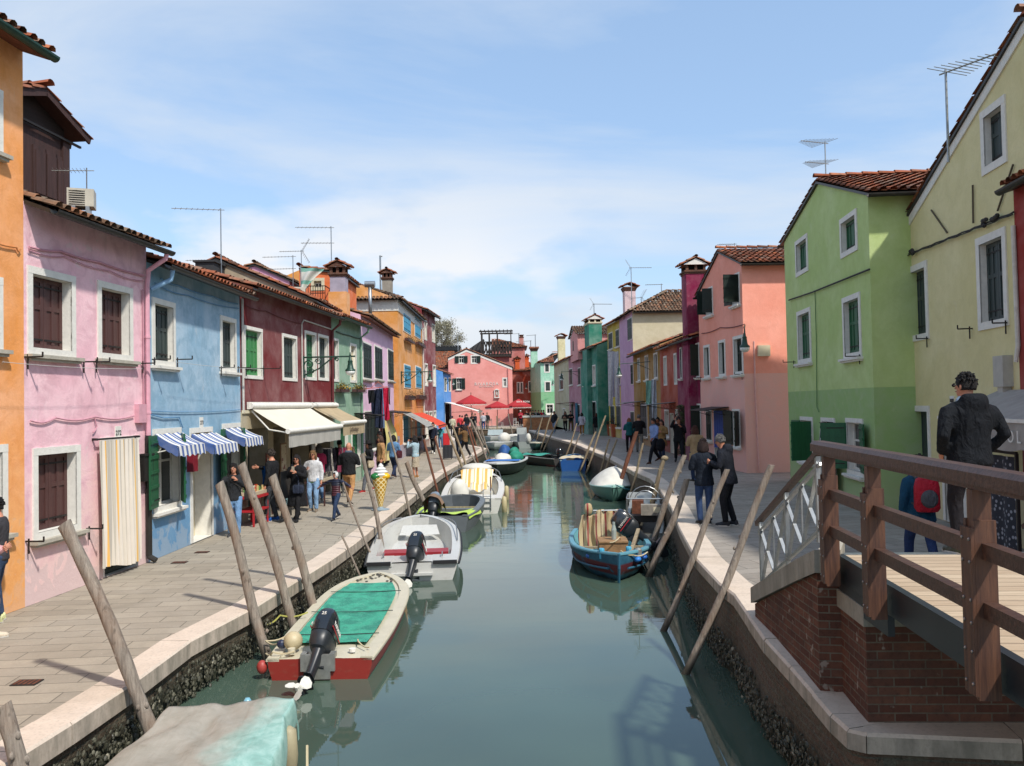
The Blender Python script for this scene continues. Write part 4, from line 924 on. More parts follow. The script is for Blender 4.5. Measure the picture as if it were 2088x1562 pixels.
fH = Fr(PR['or1'], PR['ma1']); mag = plaster('7a1c40', wear=.3); eH = yz(PR['ma1'], 683)
HH = house('magenta_house', 'deep magenta house with a very tall chimney stack', fH, eH, mag, depth=7, ov=.3, rise=.34, wins=[w_((1386.5,709),(1392,772), t=.05, depth=.04, sill='white'), w_((1417,701),(1430,769), kind='open', t=.06, ajar=(12, 80), sill='white', battens=True), w_((1419,823),(1431,890), kind='open', t=.06, ajar=(12, 80), sill='white')])
sH = fH.px(1394, 720, .3)[0], fH.px(1404, 720, .3)[0]
mb = MB(); mb.box(sH[0], sH[1], -.32, -.002, 0, eH-.15); obj('chimney_breast', mb, mag, HH)
chimney(HH, (sH[0]+sH[1])/2, .08, eH-.35, sH[1]-sH[0], .8, (yz(PR['or1'], 583)-eH+.35), mag, cap='gable', turn=True)
fI = Fr(PR['ma1'], PR['sa1']); B = PR['sa1']
prI = [(0, fI.px(1424, 600)[1]), (fI.px(1466, 514)[0], fI.px(1466, 514)[1]), (fI.L, fI.px(1514, 535)[1])]
HI = house('salmon_house', 'three storey salmon pink house with a blue door curtain and a sunlit end wall', fI, 7, plaster('ea9984', wear=.16, second=(yz(B, 762), 'e4ada0')), depth=9, kind='gable', prof=prI, ov=.25, gut='gutter',
 wins=[w_((1439,590),(1455,641), t=.07, sill='white', kind='open', ajar=(100, 100), leafw=.32), w_((1492,562),(1510,620), t=.07, sill='white', kind='open', ajar=(12, 90), leafw=.48), w_((1435,705),(1449,770), t=.1, sill='white', sh='dgreen'), w_((1465,695),(1481,767), t=.1, sill='white', sh='dgreen'), w_((1495,687),(1517,763), t=.11, sill='white', sh='dgreen'), w_((1440,836),(1453,900), t=.05, sill='white', kind='in', depth=.03), w_((1456,835),(1486,936), kind='door', ground=True, t=.05), w_((1494,834),(1511,913), t=.06, sill='white', kind='open', ajar=(14, 30), leafw=.55)])
mb = MB(); cz = yz(B, 800); mb.tube([(fI.L+.0, .35, yz(B, 560+130)-.1), (fI.L+.03, .35, cz), (fI.L+.03, .38, 1.2), (fI.L+.03, .4, .05)], .03, 6); obj('downpipe', mb, simple('pale_pink_pipe', 'd6a39a', .6), HI)
mb = MB(); z_ = yz(B, 716); mb.box(fI.L+.0, fI.L+.12, .45, .85, z_-.18, z_+.18); obj('junction_box', mb, M['cream'], HI)
fJ = Fr(PR['gr0'], PR['gr1']); BJ = PR['gr1']
prJ = [(0, fJ.px(1606, 487)[1]), (fJ.px(1669, 372)[0], fJ.px(1669, 372)[1]), (fJ.L, fJ.px(1770, 394)[1])]
gcol = plaster('b0c47e', wear=.25, second=(yz(BJ, 790), '93b172'))
HJ = house('lime_green_house', 'lime green house with dark green shutters and a black and white door curtain', fJ, 8, gcol, depth=3.4, kind='gable', prof=prJ, ov=.3, gut='gutter',
 wins=[w_((1622,494),(1649,551.5), t=.12, sh='green', sill=False), w_((1713,449),(1750,509), t=.12, sh='green', sill=False), w_((1625.5,637),(1656,738), t=.12, sh='green', sill='white'), w_((1718,609),(1758.5,727), t=.12, sh='green', sill='white'),
   w_((1632.5,849),(1660.5,947), kind='open', sh='green', ajar=(8, 70), t=.10, sill='white', battens=True), w_((1675,851),(1708,1012), kind='door', ground=True, t=.1, sh='dark'), w_((1725.5,852),(1764,974), kind='open', sh='green', ajar=(72, 10), t=.10, sill='white', battens=True)])
chimney(HJ, fJ.px(1640, 420)[0], 2.2, yz(BJ, 440), .5, .5, 1.3, simple('old_brick', '7a4a38', .9), cap='pot')
# yellow gable nearest on the right
Q = GR(1927, 1062); rd_ = ray(1246, 820); dv = Vector((rd_.x, rd_.y, 0)).normalized(); ra = ray(1846, 930); k = ra.x/ra.y
tt = (k*Q.y-Q.x)/(dv.x-k*dv.y); AK = Q+dv*tt; BK = Q-dv*9.5
AK.z = BK.z = ZR
fK = Fr(AK, BK); a = fK.px(1833, 478); b = fK.px(2084, 50); m_ = (b[1]-a[1])/(b[0]-a[0])
pkx = b[0]+.1; pkz = a[1]+m_*(pkx-a[0]); prK = [(0, a[1]), (pkx, pkz), (min(fK.L, 2*pkx), a[1] if 2*pkx < fK.L else pkz-m_*(fK.L-pkx))]
if 2*pkx < fK.L: fK.L = 2*pkx
HK = house('pale_yellow_house', 'large pale yellow gabled house nearest the bridge on the right', fK, 8, plaster('d2c894', wear=.22, low='b79a92', lowz=1.3), depth=10, kind='gable', prof=prK, trimg=.22, ov=.22, gut='gutter',
 wins=[w_((1852,547),(1896,690.5), t=.13, sh='slate', sill=False), w_((1991,488),(2058.7,663), t=.13, sh='slate', sill=False), w_((2000,231),(2055.7,329), t=.13, sh='slate', sill=False), w_((1862,827),(1903.5,1060), kind='door', ground=True, sh='slate', t=.12), w_((1919,835),(1975,1085), kind='door', ground=True, sh='dark', t=.12)])
for a_, b_ in (((1902,428),(1935,475)), ((1987,377),(1988,455)), ((2070,335),(2038,430))):
 p0 = fK.px(*a_); p1 = fK.px(*b_); mb = MB(); mb.beam((p0[0], -.03, p0[1]), (p1[0], -.03, p1[1]), .026, .02); obj('wall_anchor', mb, simple('dark_weathered_bar', '574c3e', .9), HK)
mb = MB(); n = 26; pts = []
for i in range(n+1):
 x = 1842+(2074-1842)*i/n; y = 524+(433-524)*i/n; q = fK.px(x, y); pts.append((q[0], -.05, q[1]-.008*sin(i*2.1)))
mb.tube(pts, .016, 5); mb.tube([(p[0], p[1]-.02, p[2]-.03-.008*sin(i)) for i, p in enumerate(pts)], .012, 5)
for c_ in (3, 20, 22):
 for q in range(6): mb.ball((pts[c_][0]+random.uniform(-.12, .12), -.08, pts[c_][2]+random.uniform(-.04, .06)), .045, .04, .04, 6, 4)
obj('cable_run', mb, M['wire'], HK)
q = fK.px(2056, 753); mb = MB(); mb.box(q[0]-.17, q[0]+.17, -.16, 0, q[1]-.28, q[1]+.22); mb.box(q[0]-.08, q[0]+.10, -.14, 0, q[1]-.42, q[1]-.28); obj('meter_box', mb, simple('pale_grey_plastic', 'a8a59c', .6), HK)
q2 = fK.px(2074, 460); mb = MB(); mb.tube([(q2[0], -.06, q2[1]), (q2[0]+.02, -.06, q[1]+.35), (q2[0]-.02, -.08, q[1]+.1)], .035, 8); obj('conduit', mb, M['stonewhite'], HK)
q = fK.px(1942.5, 817); mb = MB(); mb.box(q[0]-.10, q[0]+.10, -.015, 0, q[1]-.09, q[1]+.09); npl = obj('number_plate', mb, M['white'], HK)
text('digits', '3000', npl, .10, (q[0], -.02, q[1]), (pi/2, 0, 0), M['iron'], .002)
# red house at the very edge of the picture stands a little proud of the yellow one
sk = fK.px(2075, 600)[0]; Ar = fK.w(sk+.02, -.02, 0); Br = Ar+fK.ex*7; fL = Fr(V3(Ar.x, Ar.y, ZR), V3(Br.x, Br.y, ZR))
HL = house('red_house', 'red house just cut by the right edge of the frame beside the pale yellow gable', fL, fK.px(2080, 378)[1], plaster('8f2a22', wear=.2), depth=6, ov=.15, rise=.3, wins=[])
# ---- upper storeys seen over the roofs of the left row
def backhouse(name, label, x0, x1, Y, pts, col, depth=6, wins=(), **k):
 f = farfr(x0, x1, Y, 0.0, 700); pr = [f.px(*p) for p in pts]; pr[0] = (0, pr[0][1]); pr[-1] = (f.L, pr[-1][1])
 k.setdefault('gut', None); k.setdefault('ov', .15)
 return house(name, label, f, 5, plaster(col, wear=.3), depth=depth, kind='gable', prof=pr, wins=wins, **k), f
backhouse('beige_gabled_house', 'beige rendered gable end rising behind the dark red roof', 434, 640, 27.5, [(434, 534), (441, 529), (640, 612)], '9d8f77', depth=5)
mb = MB(); p0 = atY(398, 537, 26.5); p1 = atY(436, 537, 26.5); mb.box(0, p1.x-p0.x, 0, 3, 5.0, Zat((p1.x, p1.y), 534)); mb.box(-.06, p1.x-p0.x+.06, -.06, 3.06, Zat((p1.x, p1.y), 534), Zat((p1.x, p1.y), 530))
o = obj('roof_shed', mb, simple('tarred_roof_box', '2b2c2e', .8), None, loc=(p0.x, p0.y, 0)); tag(o, 'dark flat roof box behind the light blue house', 'roof shed')
backhouse('pink_attic_house', 'pink attic with a dark tiled gable behind the beige gable end', 494, 592, 36, [(494, 549), (519, 541), (592, 572)], 'c48ba6', tile='oldtile')
Hb, fb = backhouse('orange_attic_house', 'orange attic with a small square window and a balcony', 612, 690, 33, [(612, 548), (690, 556)], 'd5672b', depth=4, wins=[w_((634, 567), (662, 592), kind='glass', t=.12, trim='cream', sill=False)])
def balc():
 mb = MB(); z0 = fb.px(640, 590)[1]; s0_, s1_ = 0.1, fb.L-.3
 for z in (z0, z0-.28, z0-.55): mb.beam((s0_, -.9, z), (s1_, -.9, z), .03, .03)
 for i in range(13): x = s0_+(s1_-s0_)*i/12; mb.beam((x, -.9, z0-.6), (x, -.9, z0+.02), .02, .02)
 for x in (s0_, s1_): mb.beam((x, -.9, z0), (x, 0, z0), .03, .03)
 obj('balcony_rail', mb, M['iron'], Hb); b = MB(); b.box(s0_-.05, s1_+.05, -.95, 0, z0-.72, z0-.62); obj('balcony_floor', b, M['brown'], Hb)
balc()
# chimney with tiled cap between sage roof and tall orange house
pc = atY(692, 620, 31.5); Hc = chimney(None, 0, 0, 4.2, .58, .55, Zat((pc.x, pc.y), 566)-4.2, simple('lilac_grey_render', '9b93a0', .9, var=.2, scale=3, bump=.2), cap='tiled'); Hc.location = (pc.x, pc.y, 0)
tag(Hc, 'grey lilac chimney with a tiled cap behind the sage green roof', 'chimney')
mb = MB(); mb.box(-.34, .34, -.33, .33, 4.2, Zat((pc.x, pc.y), 597)); obj('shaft_base', mb, orange, Hc)
pc = atY(790, 575, 44); Hc2 = chimney(None, 0, 0, 6.5, .50, .5, Zat((pc.x, pc.y), 572)-6.5, simple('grey_render', '8e867a', .9, var=.2, scale=3, bump=.2), cap='tiled'); Hc2.location = (pc.x, pc.y, 0); tag(Hc2, 'grey chimney with tiled cap on the tall orange roof', 'chimney')
# ================================================================ BRIDGE
ZD = 1.40
def bridge():
 E1 = G(1716, 1134, ZD); E2 = G(2088, 1354.6, ZD); d = (E2-E1).normalized(); nx = Vector((-d.y, d.x, 0)); nx = nx if nx.x > 0 else -nx   # nx: across the deck, to the right
 o = E1; rz = atan2(d.y, d.x)
 T = thing('wooden_footbridge', 'brown timber footbridge with a dark steel beam, pale deck boards and brick abutment', 'bridge', (0, 0, 0))
 wood = simple('brown_bridge_timber', '583a2c', .55, .4, var=.3, scale=2.2, streak=(6, 6, 6), bump=.25, bscale=14)
 # grain runs with the rail
 t = NT('brown_rail_timber'); v = t.mapping(rot=(0, 0, -rz), scale=(1.0, 16, 16)); n = t.noise(v, 2.2, 6, .65, .4); a = t.mix(t.ramp(n, [(.35, 0.0), (.7, 1.0)]), lin('38231b'), lin('5d4032')); f = t.noise(t.mapping(), 60, 3, .6)
 t.col(t.mix(t.ramp(f, [(.4, .3), (.6, 0.0)]), a, lin('2a1812'))); t.rough(.5); t.bump(n, .35, .01); rail_m = t.mat
 t = NT('post_timber'); v = t.mapping(scale=(16, 16, 1.2)); n = t.noise(v, 2.0, 6, .65, .4); a = t.mix(t.ramp(n, [(.35, 0.0), (.7, 1.0)]), lin('3d251c'), lin('66432f')); t.col(a); t.rough(.55); t.bump(n, .35, .01); post_m = t.mat
 t = NT('pale_deck_boards'); br = t.n('ShaderNodeTexBrick'); v = t.mapping(rot=(0, 0, -rz+pi/2)); t.l(v, br.inputs[0]); br.inputs['Scale'].default_value = 1; br.inputs['Brick Width'].default_value = 40; br.inputs['Row Height'].default_value = .145; br.inputs['Mortar Size'].default_value = .005
 br.inputs['Color1'].default_value = lin('b09a80'); br.inputs['Color2'].default_value = lin('c4b095'); br.inputs['Mortar'].default_value = lin('4a3d30')
 n = t.noise(t.mapping(rot=(0, 0, -rz+pi/2), scale=(1, 12, 1)), 3, 6, .65, .3); a = t.mix(t.ramp(n, [(.4, 0.0), (.7, .55)]), br.outputs[0], lin('8f7a63')); t.col(a); t.rough(.8); t.bump(t.math('SUBTRACT', t.math('MULTIPLY', n, .4), br.outputs[1]), .5, .01); deck_m = t.mat
 steel = simple('dark_painted_steel', '23272b', .45, .5, var=.15, scale=3)
 far, near, wd = -.05, 7.5, 2.7
 P = lambda s, x, z: o + d*s + nx*x + Vector((0, 0, z-ZD))
 mb = MB()
 def pb(mb, s0, s1, x0, x1, z0, z1, mi=0):
  vs = [P(s0,x0,z0),P(s1,x0,z0),P(s1,x1,z0),P(s0,x1,z0),P(s0,x0,z1),P(s1,x0,z1),P(s1,x1,z1),P(s0,x1,z1)]
  mb.add(vs, [(0,3,2,1),(4,5,6,7),(0,1,5,4),(1,2,6,5),(2,3,7,6),(3,0,4,7)], mi)
 pb(mb, far, near, .0, wd, ZD-.05, ZD); obj('deck', mb, deck_m, T)
 mb = MB(); pb(mb, far-.10, far-.003, .0, wd, ZD-.06, ZD+.004); obj('deck_nosing', mb, M['steel'], T)
 for x0 in (-.06, wd):
  mb = MB(); pb(mb, .05, near, x0, x0+.06, ZD-.19, ZD+.03); pb(mb, .08, 1.25, x0+.005, x0+.055, ZD-.36, ZD-.195); obj('beam', mb, steel, T)
 # handrails
 def rail(x0, side):
  mb = MB(); rings = []
  for s in (-.12, near):
   c = [(-.068, .035), (.068, .035), (.068, .10), (.045, .128), (-.045, .128), (-.068, .10)]
   rings.append([P(s, x0+a, 2.29+b) for a, b in c])
  mb.loft(rings); mb2 = mb
  pb(mb2, -.10, near, x0-.05, x0+.05, 2.300, 2.324)
  obj('handrail', mb2, rail_m, T)
  for z in (1.98, 1.67):
   mb = MB(); pb(mb, -.05, near, x0-.035, x0+.035, z-.042, z+.042); obj('middle_rail', mb, rail_m, T)
 xp = -.145
 rail(xp, 1)
 def s_at(px_):
  best = min((abs((lambda q: 0)(0)),), default=0); lo, hi = -1.0, 6.0
  r = ray(px_, 1100); k = r.x/r.y; a = P(0, xp, ZD);
  return (k*a.y-a.x)/(d.x-k*d.y)
 for px_ in (1697, 1787, 2004, 3400):
  s = s_at(px_) if px_ < 3000 else 5.2
  mb = MB(); pb(mb, s-.032, s+.032, xp-.062, xp+.034, 1.26, 2.298)
  p = obj('post', mb, post_m, T)
  for dx in (-1, 1):
   mb = MB(); pb(mb, s+dx*.034-.0, s+dx*.034+dx*.028, xp-.070, xp+.042, 1.20, 2.14)
   obj('cheek_plate', mb, post_m, p)
  mb = MB(); pb(mb, s-.062, s+.062, xp-.088, xp-.071, 1.22, 2.10)
  obj('cheek_plate', mb, post_m, p)
  for z in (1.28, 1.45, 1.60, 1.72, 1.92, 2.04):
   for q in (-.04, .04):
    b = MB(); b.ball(P(s+q, xp-.09, z), .008, .009, .009, 6, 4);
    if q < 0: bb = b
    else: bb.v += []; bb.add(b.v, b.f); obj('bolt', bb, M['steel'], p)
 rail2 = wd+.145
 rail(rail2, -1)
 # ----- abutment
 W0 = G(1540, 1256, .38); W1 = G(1673, 1415, .20); W2 = G(1719, 1417, .20); W3 = G(1771, 1475, .20); W4 = G(2088, 1475, .20)
 W4 = W3+(W4-W3).normalized()*9
 bz = .05
 zt = Zat((W1.x, W1.y), 1166); zc = Zat((W1.x, W1.y), 1131)
 z0 = Zat((W0.x, W0.y), 1231)
 inn = Vector((.34, .05, 0))
 mb = MB()
 def wallq(a, b, za, zb, zl0=bz, mb=mb): mb.quad(V3(a.x, a.y, zl0), V3(b.x, b.y, zl0), V3(b.x, b.y, zb), V3(a.x, a.y, za))
 wallq(W0, W1, z0, zt); wallq(W1, W2, zt, zt)
 a, b = W0+inn, W2+inn*0.2
 wallq(b, a, zt, z0); wallq(a, W0, z0, z0)
 z3 = Zat((W3.x, W3.y), 1276); z3b = Zat((W3.x, W3.y), 1237)
 W2b = W2+Vector((0, .0, 0))
 wallq(W2b, W3, z3, z3); wallq(W3, W4, z3, z3)
 obj('abutment', mb, M['brick'], T)
 mb = MB(); q3 = lambda dx, dy: V3(W3.x+dx, W3.y+dy, .192)
 mb.add([q3(-.12, .6), q3(-.10, .0), q3(.0, -.22), q3(.6, -.25), q3(.6, .05), q3(0, .3)], [(0,1,2,3,4,5)]); obj('ledge_infill', mb, M['curb2'], T)
 # coping stones
 def slab(name, pts, z_lo, z_hi, grow=.03):
  mb = MB(); n = len(pts); c = sum((Vector(p) for p in pts), Vector())/n
  lo = [V3(p.x, p.y, z_lo[i]) for i, p in enumerate(pts)]; hi = [V3(p.x, p.y, z_hi[i]) for i, p in enumerate(pts)]
  mb.add(lo+hi, [tuple(range(n))[::-1], tuple(range(n, 2*n))]+[(i, (i+1) % n, n+(i+1) % n, n+i) for i in range(n)]); return obj(name, mb, M['curb2'], T)
 out = (W1-W0).normalized(); side = Vector((out.y, -out.x, 0)); side = side if side.x < 0 else -side; g = side*.035
 Wt = W0.lerp(W1, .80)
 zk = z0+(zt-z0)*.80
 slab('coping', [W0+g-out*.04, Wt+g, Wt+inn, W0+inn-out*.04], [z0, zk, zk, z0], [z0+.17, zk+.2, zk+.2, z0+.17])
 slab('coping', [Wt+g+out*.004, W1+g+out*.04, W2+out*.04, W2+Vector((.25, .5, 0)), Wt+inn], [zk, zt, zt, zt, zk], [zk+.2, zt+.2, zt+.2, zt+.2, zk+.2])
 out2 = (W3-W2).normalized(); s2 = Vector((out2.y, -out2.x, 0)); s2 = s2 if s2.x < 0 else -s2; fr_ = Vector((0, -.035, 0))
 slab('bearing_stone', [W2+s2*.03, W3+s2*.03+fr_, W4+fr_, W4+V3(0, .7, 0), W2+V3(.3, .3, 0)], [z3]*5, [z3b]*5)
 # steps down to the pavement
 sb = MB(); n = 6
 for i in range(n):
  s0 = -.1-.3*i; z = ZD-(ZD-ZR)/n*(i+1)
  pb(sb, s0-.31, s0, .02, wd-.02, ZR-.1, z)
 obj('steps', sb, M['curb2'], T)
 # galvanised stair railing
 for x0, sd_ in ((.03, -1), (wd-.05, 1)):
  A = P(-.1, x0, 2.36); Bp = P(-2.15, x0, 1.34)
  if sd_ < 0: A = P(-.1, -.13, 2.33); Bp = P(-1.97, -.31, 1.42)
  hb = MB(); hb.beam(A, Bp+(Bp-A).normalized()*.06, .055, .05); hr = obj('stair_handrail', hb, rail_m, T)
  st = MB(); dz = Vector((0, 0, -.12)); lo = Vector((0, 0, -.70))
  st.beam(A+dz, Bp+dz, .03, .03); st.beam(A+lo, Bp+lo, .03, .03)
  for k in range(3):
   q = A.lerp(Bp, .04+.46*k); st.beam(q+Vector((0, 0, -.02)), q+Vector((0, 0, -.80)), .04, .04)
  for k in range(4):
   q0 = A.lerp(Bp, .04+.23*k); q1 = A.lerp(Bp, .04+.23*(k+1)); st.beam(q0+dz, q1+lo, .034, .012); st.beam(q0+lo, q1+dz, .034, .012)
   if k % 2 == 0: st.beam(q1+dz, q1+lo, .014, .014)
  obj('stair_bars', st, M['steel'], T)
 return d, nx, o
M['curb2'] = curb_mat('weathered_stone', 'a9a294')
BD, BN, BO = bridge()
# ================================================================ MOORING POLES
def wood_pole_mat(c1, c2, nm):
 t = NT(nm); v = t.mapping(scale=(9, 9, 1.1)); n = t.noise(v, 2.5, 7, .68, .6); b = t.noise(t.mapping(), 1.6, 4, .6)
 a = t.mix(t.ramp(n, [(.36, 0.0), (.66, 1.0)]), lin(c1), lin(c2)); a = t.mix(t.ramp(b, [(.5, 0.0), (.72, .6)]), a, lin('7d5f48'))
 k = t.noise(t.mapping(scale=(1, 1, .6)), 7, 3, .5); a = t.mix(t.ramp(k, [(.66, 0.0), (.72, .7)]), a, lin('3e342b'))
 g = t.n('ShaderNodeNewGeometry'); sep = t.n('ShaderNodeSeparateXYZ'); t.l(g.outputs['Position'], sep.inputs[0])
 wet = t.ramp(t.math('ADD', sep.outputs[2], 1.0), [(.38, .85), (.62, 0.0)]); a = t.mix(wet, a, lin('2a2a20'))
 t.col(a); t.rough(.9); t.bump(n, .7, .03); return t.mat
M['pole'] = wood_pole_mat('6e645a', '9a8f82', 'weathered_pole_wood'); M['pole2'] = wood_pole_mat('7a6c58', 'a59578', 'pale_pole_wood'); M['poler'] = simple('rusty_pole', '6e4636', .85, .3, var=.35, scale=7, bump=.4, streak=(3,3,.7))
def curbz(poly, Y):
 for a, b in zip(poly, poly[1:]):
  if min(a.y, b.y) <= Y <= max(a.y, b.y) and abs(a.y-b.y) > 1e-6: return a.z+(b.z-a.z)*(Y-a.y)/(b.y-a.y)
 return poly[0].z
pole_n = [0]
def pole(top, low, r, label, side, zlow=None, mat='pole', lean=0.0, off=.16, group='mooring poles along the quays', knob=False):
 """top/low pixels; low is where the pole meets the water or is last seen"""
 poly = LP if side < 0 else RP
 def at_plane(Y, Zq):
  a = atY(low[0], low[1], Y); b = atY(top[0], top[1], Y); k = (Zq-a.z)/(b.z-a.z); return a.lerp(b, k)
 if zlow is None:
  P = G(low[0], low[1], ZW); zq = zl(P.y) if side < 0 else ZR; cl = r+.035
  q = at_plane(P.y, zq); cx = curbx(poly, P.y); d_ = (q.x-cx)*(-side)
  if d_ < cl:
   best = None
   for i in range(900):
    y = P.y*(.5+.6*i/900); zq = zl(y) if side < 0 else curbz(poly, y); q = at_plane(y, zq); e = abs((q.x-curbx(poly, y))*(-side)-cl)
    if best is None or e < best[0]: best = (e, y)
   P = atY(low[0], low[1], best[1])
 else: P = G(low[0], low[1], zlow)
 Tp = atY(top[0], top[1], P.y+lean)
 dirn = (Tp-P); L = dirn.length; dirn.normalize()
 k = (P.z-(ZW-.9))/max(.3, dirn.z); Bt = P-dirn*k
 rnd = random.Random(pole_n[0]); pole_n[0] += 1
 tot = (Tp-Bt).length; n = 16; mb = MB(); pts = []; rr = []
 ax = dirn.cross(Vector((0, 1, 0))).normalized(); ay = dirn.cross(ax)
 ph = rnd.uniform(0, 6); am = min(.055, r*.75) if mat != 'poler' else .006
 for i in range(n+1):
  t = i/n; w = am*sin(ph+t*5)*sin(pi*t)
  pts.append(Vector((0, 0, 0))+dirn*(tot*t)+ax*w+ay*am*.5*cos(ph*2+t*7)*sin(pi*t)); rr.append(r*(1.1-.25*t)*rnd.uniform(.93, 1.07) if mat != 'poler' else r)
 pts[-1] = dirn*tot
 mb.tube(pts, rr, 9)
 nv = 9*(n+1)
 for i in range(nv-9, nv):        # top cut at a slant
  x, y, z = mb.v[i]; mb.v[i] = (x, y, z+(x-pts[-1].x)*.35*(1 if rnd.random() > -1 else 1))
 for _ in range(6 if mat != 'poler' else 0):
  t = rnd.uniform(.3, .9); p = dirn*(tot*t); a = rnd.uniform(0, 6.28); q = p+ax*cos(a)*r*.8+ay*sin(a)*r*.8; mb.ball(q, r*.35, r*.35, r*.5, 6, 4)
 if knob: mb.ball(pts[-1]+Vector((.02, 0, .02)), r*1.5, r*1.2, r*1.1, 8, 6)
 o = obj('mooring_pole', mb, M[mat], smooth=50, loc=Bt); tag(o, label, 'mooring pole', group); return o
LPOLES = [((4,1440),(52,1600),.085,'grey mooring pole cut by the bottom left corner of the frame','pole'),
 ((131,1068),(300,1462),.082,'thick leaning mooring pole behind the tarpaulin covered boat','pole'),
 ((447,985),(549,1333),.080,'leaning grey pole at the stern of the red boat, its top nicked','pole'),
 ((492,946),(594,1262),.078,'pole with a brown split, at the left side of the red boat','pole'),
 ((555,970),(632,1217),.082,'broad flat topped pole by the bow of the red boat','pole'),
 ((699,984),(752,1122),.028,'thin dark stick leaning past the child, beside the white boat','pole'),
 ((697,1092),(733,1168),.026,'short stub of a stick against the wall between red and white boat','pole'),
 ((739,925),(773,1093),.062,'pole left of the ice cream cone figure','pole'),
 ((793,880),(838,1056),.042,'knotty thin pole right of the ice cream cone figure','pole'),
 ((829,942),(868,1040),.095,'short thick round topped pole by the grey plastic boat','pole'),
 ((864,896),(896,1018),.050,'rusty brown post left of the yellow striped boat','poler'),
 ((887,893),(914,985),.050,'rusty brown post behind the bow of the yellow striped boat','poler'),
 ((910,868),(942,957),.070,'pale pole in front of the couple in black, left one','pole2'),
 ((922,866),(951,955),.065,'pale pole in front of the man in black, right one','pole2'),
 ((953,868),(977,953),.060,'rusty post beside the woman taking a photograph','poler'),
 ((959,872),(982,944),.060,'rusty post just right of the woman taking a photograph','poler'),
 ((942,892),(972,952),.065,'grey pole crossing behind the rusty posts','pole'),
 ((956,851),(984,912),.070,'tallest of the grey poles crowded before the corner of the quay','pole'),
 ((959,855),(994,940),.075,'long grey pole reaching down beside the black hulled boat','pole'),
 ((968,858),(991,915),.065,'grey pole in the middle of the crowded corner group','pole'),
 ((977,860),(998,926),.065,'rightmost grey pole of the crowded corner group','pole'),
 ((963,840),(968,866),.055,'thin pale pole rising before the dark café doorway','pole2'),
 ((977,833),(983,886),.06,'tall thin pole before the restaurant wall, left of a pair','pole'),
 ((980,835),(985,888),.06,'tall thin pole before the restaurant wall, right of a pair','pole'),
 ((1013,848),(1015,878),.07,'short pole standing before the small red parasol','pole2'),
 ((1036,844),(1042,876),.07,'leaning pole at the right corner of the restaurant','pole')]
for i, (t_, l_, r, lb, mt) in enumerate(LPOLES):
 if i >= 21:
  P = G(l_[0], l_[1], ZW); P = atY(l_[0], l_[1], min(P.y, 86.8)); pole(t_, l_, r, lb, -1, zlow=P.z, mat=mt)
 else: pole(t_, l_, r*.88, lb, -1, mat=mt)
RPOLES = [((1081,842),(1084,866),.07,'white topped pole in front of the brick parapet','pole2'), ((1084,862),(1080,878),.06,'short black pole leaning left by the brick parapet','pole'),
 ((1108,850),(1086,896),.055,'black and tan pole behind the grey console boat','pole'), ((1106,851),(1094,898),.05,'thin grey pole right of the grey console boat','pole2'),
 ((1125,842),(1107,900),.06,'two tone pole beside the man with the hood','pole2'), ((1139,851),(1113,911),.06,'long tan pole by the dark hulled boat bow','pole2'),
 ((1176,863),(1157,924),.05,'tan pole in front of the walkers in brown trousers','pole2'), ((1183,884),(1166,930),.045,'dark thin pole behind the blue boat, shorter one','pole'),
 ((1215,880),(1192,936),.055,'tan pole at the right side of the blue boat','pole2'), ((1235,847),(1200,949),.05,'tall knotty pole in front of the green house corner','pole2'),
 ((1243,895),(1226,951),.045,'thin pale pole behind the turquoise boat, left of a pair','pole2'), ((1258,896),(1235,960),.045,'thin pale pole behind the turquoise boat, right of a pair','pole2'),
 ((1298,880),(1266,980),.075,'rusty iron post beside the woman in the teal jacket','poler'), ((1311,904),(1282,1018),.045,'slim tan pole at the bow of the turquoise boat','pole2'),
 ((1331,986),(1315,1020),.05,'short dark stump between two poles by the quay','pole'), ((1354,936),(1329,1021),.07,'pole with a pale knob on top','pole2'),
 ((1396,928),(1346,1062),.072,'long weathered pole passing in front of the beige coat','pole'), ((1401,976),(1342,1137),.070,'dark stout pole right behind the blue wooden boat','pole')]
for i, (t_, l_, r, lb, mt) in enumerate(RPOLES):
 if i < 2: P = atY(l_[0], l_[1], 84.5); pole(t_, l_, r, lb, 1, zlow=P.z, mat=mt)
 else: pole(t_, l_, r, lb, 1, mat=mt, knob=(i == 15))
pole((1483,957), (1350,1286), .052, 'long pole from open water leaning across the couple in navy', 1, zlow=ZW, mat='pole')
pole((1573,948), (1399,1374), .052, 'longest pole, from open water leaning towards the bridge stairs', 1, zlow=ZW, mat='pole')
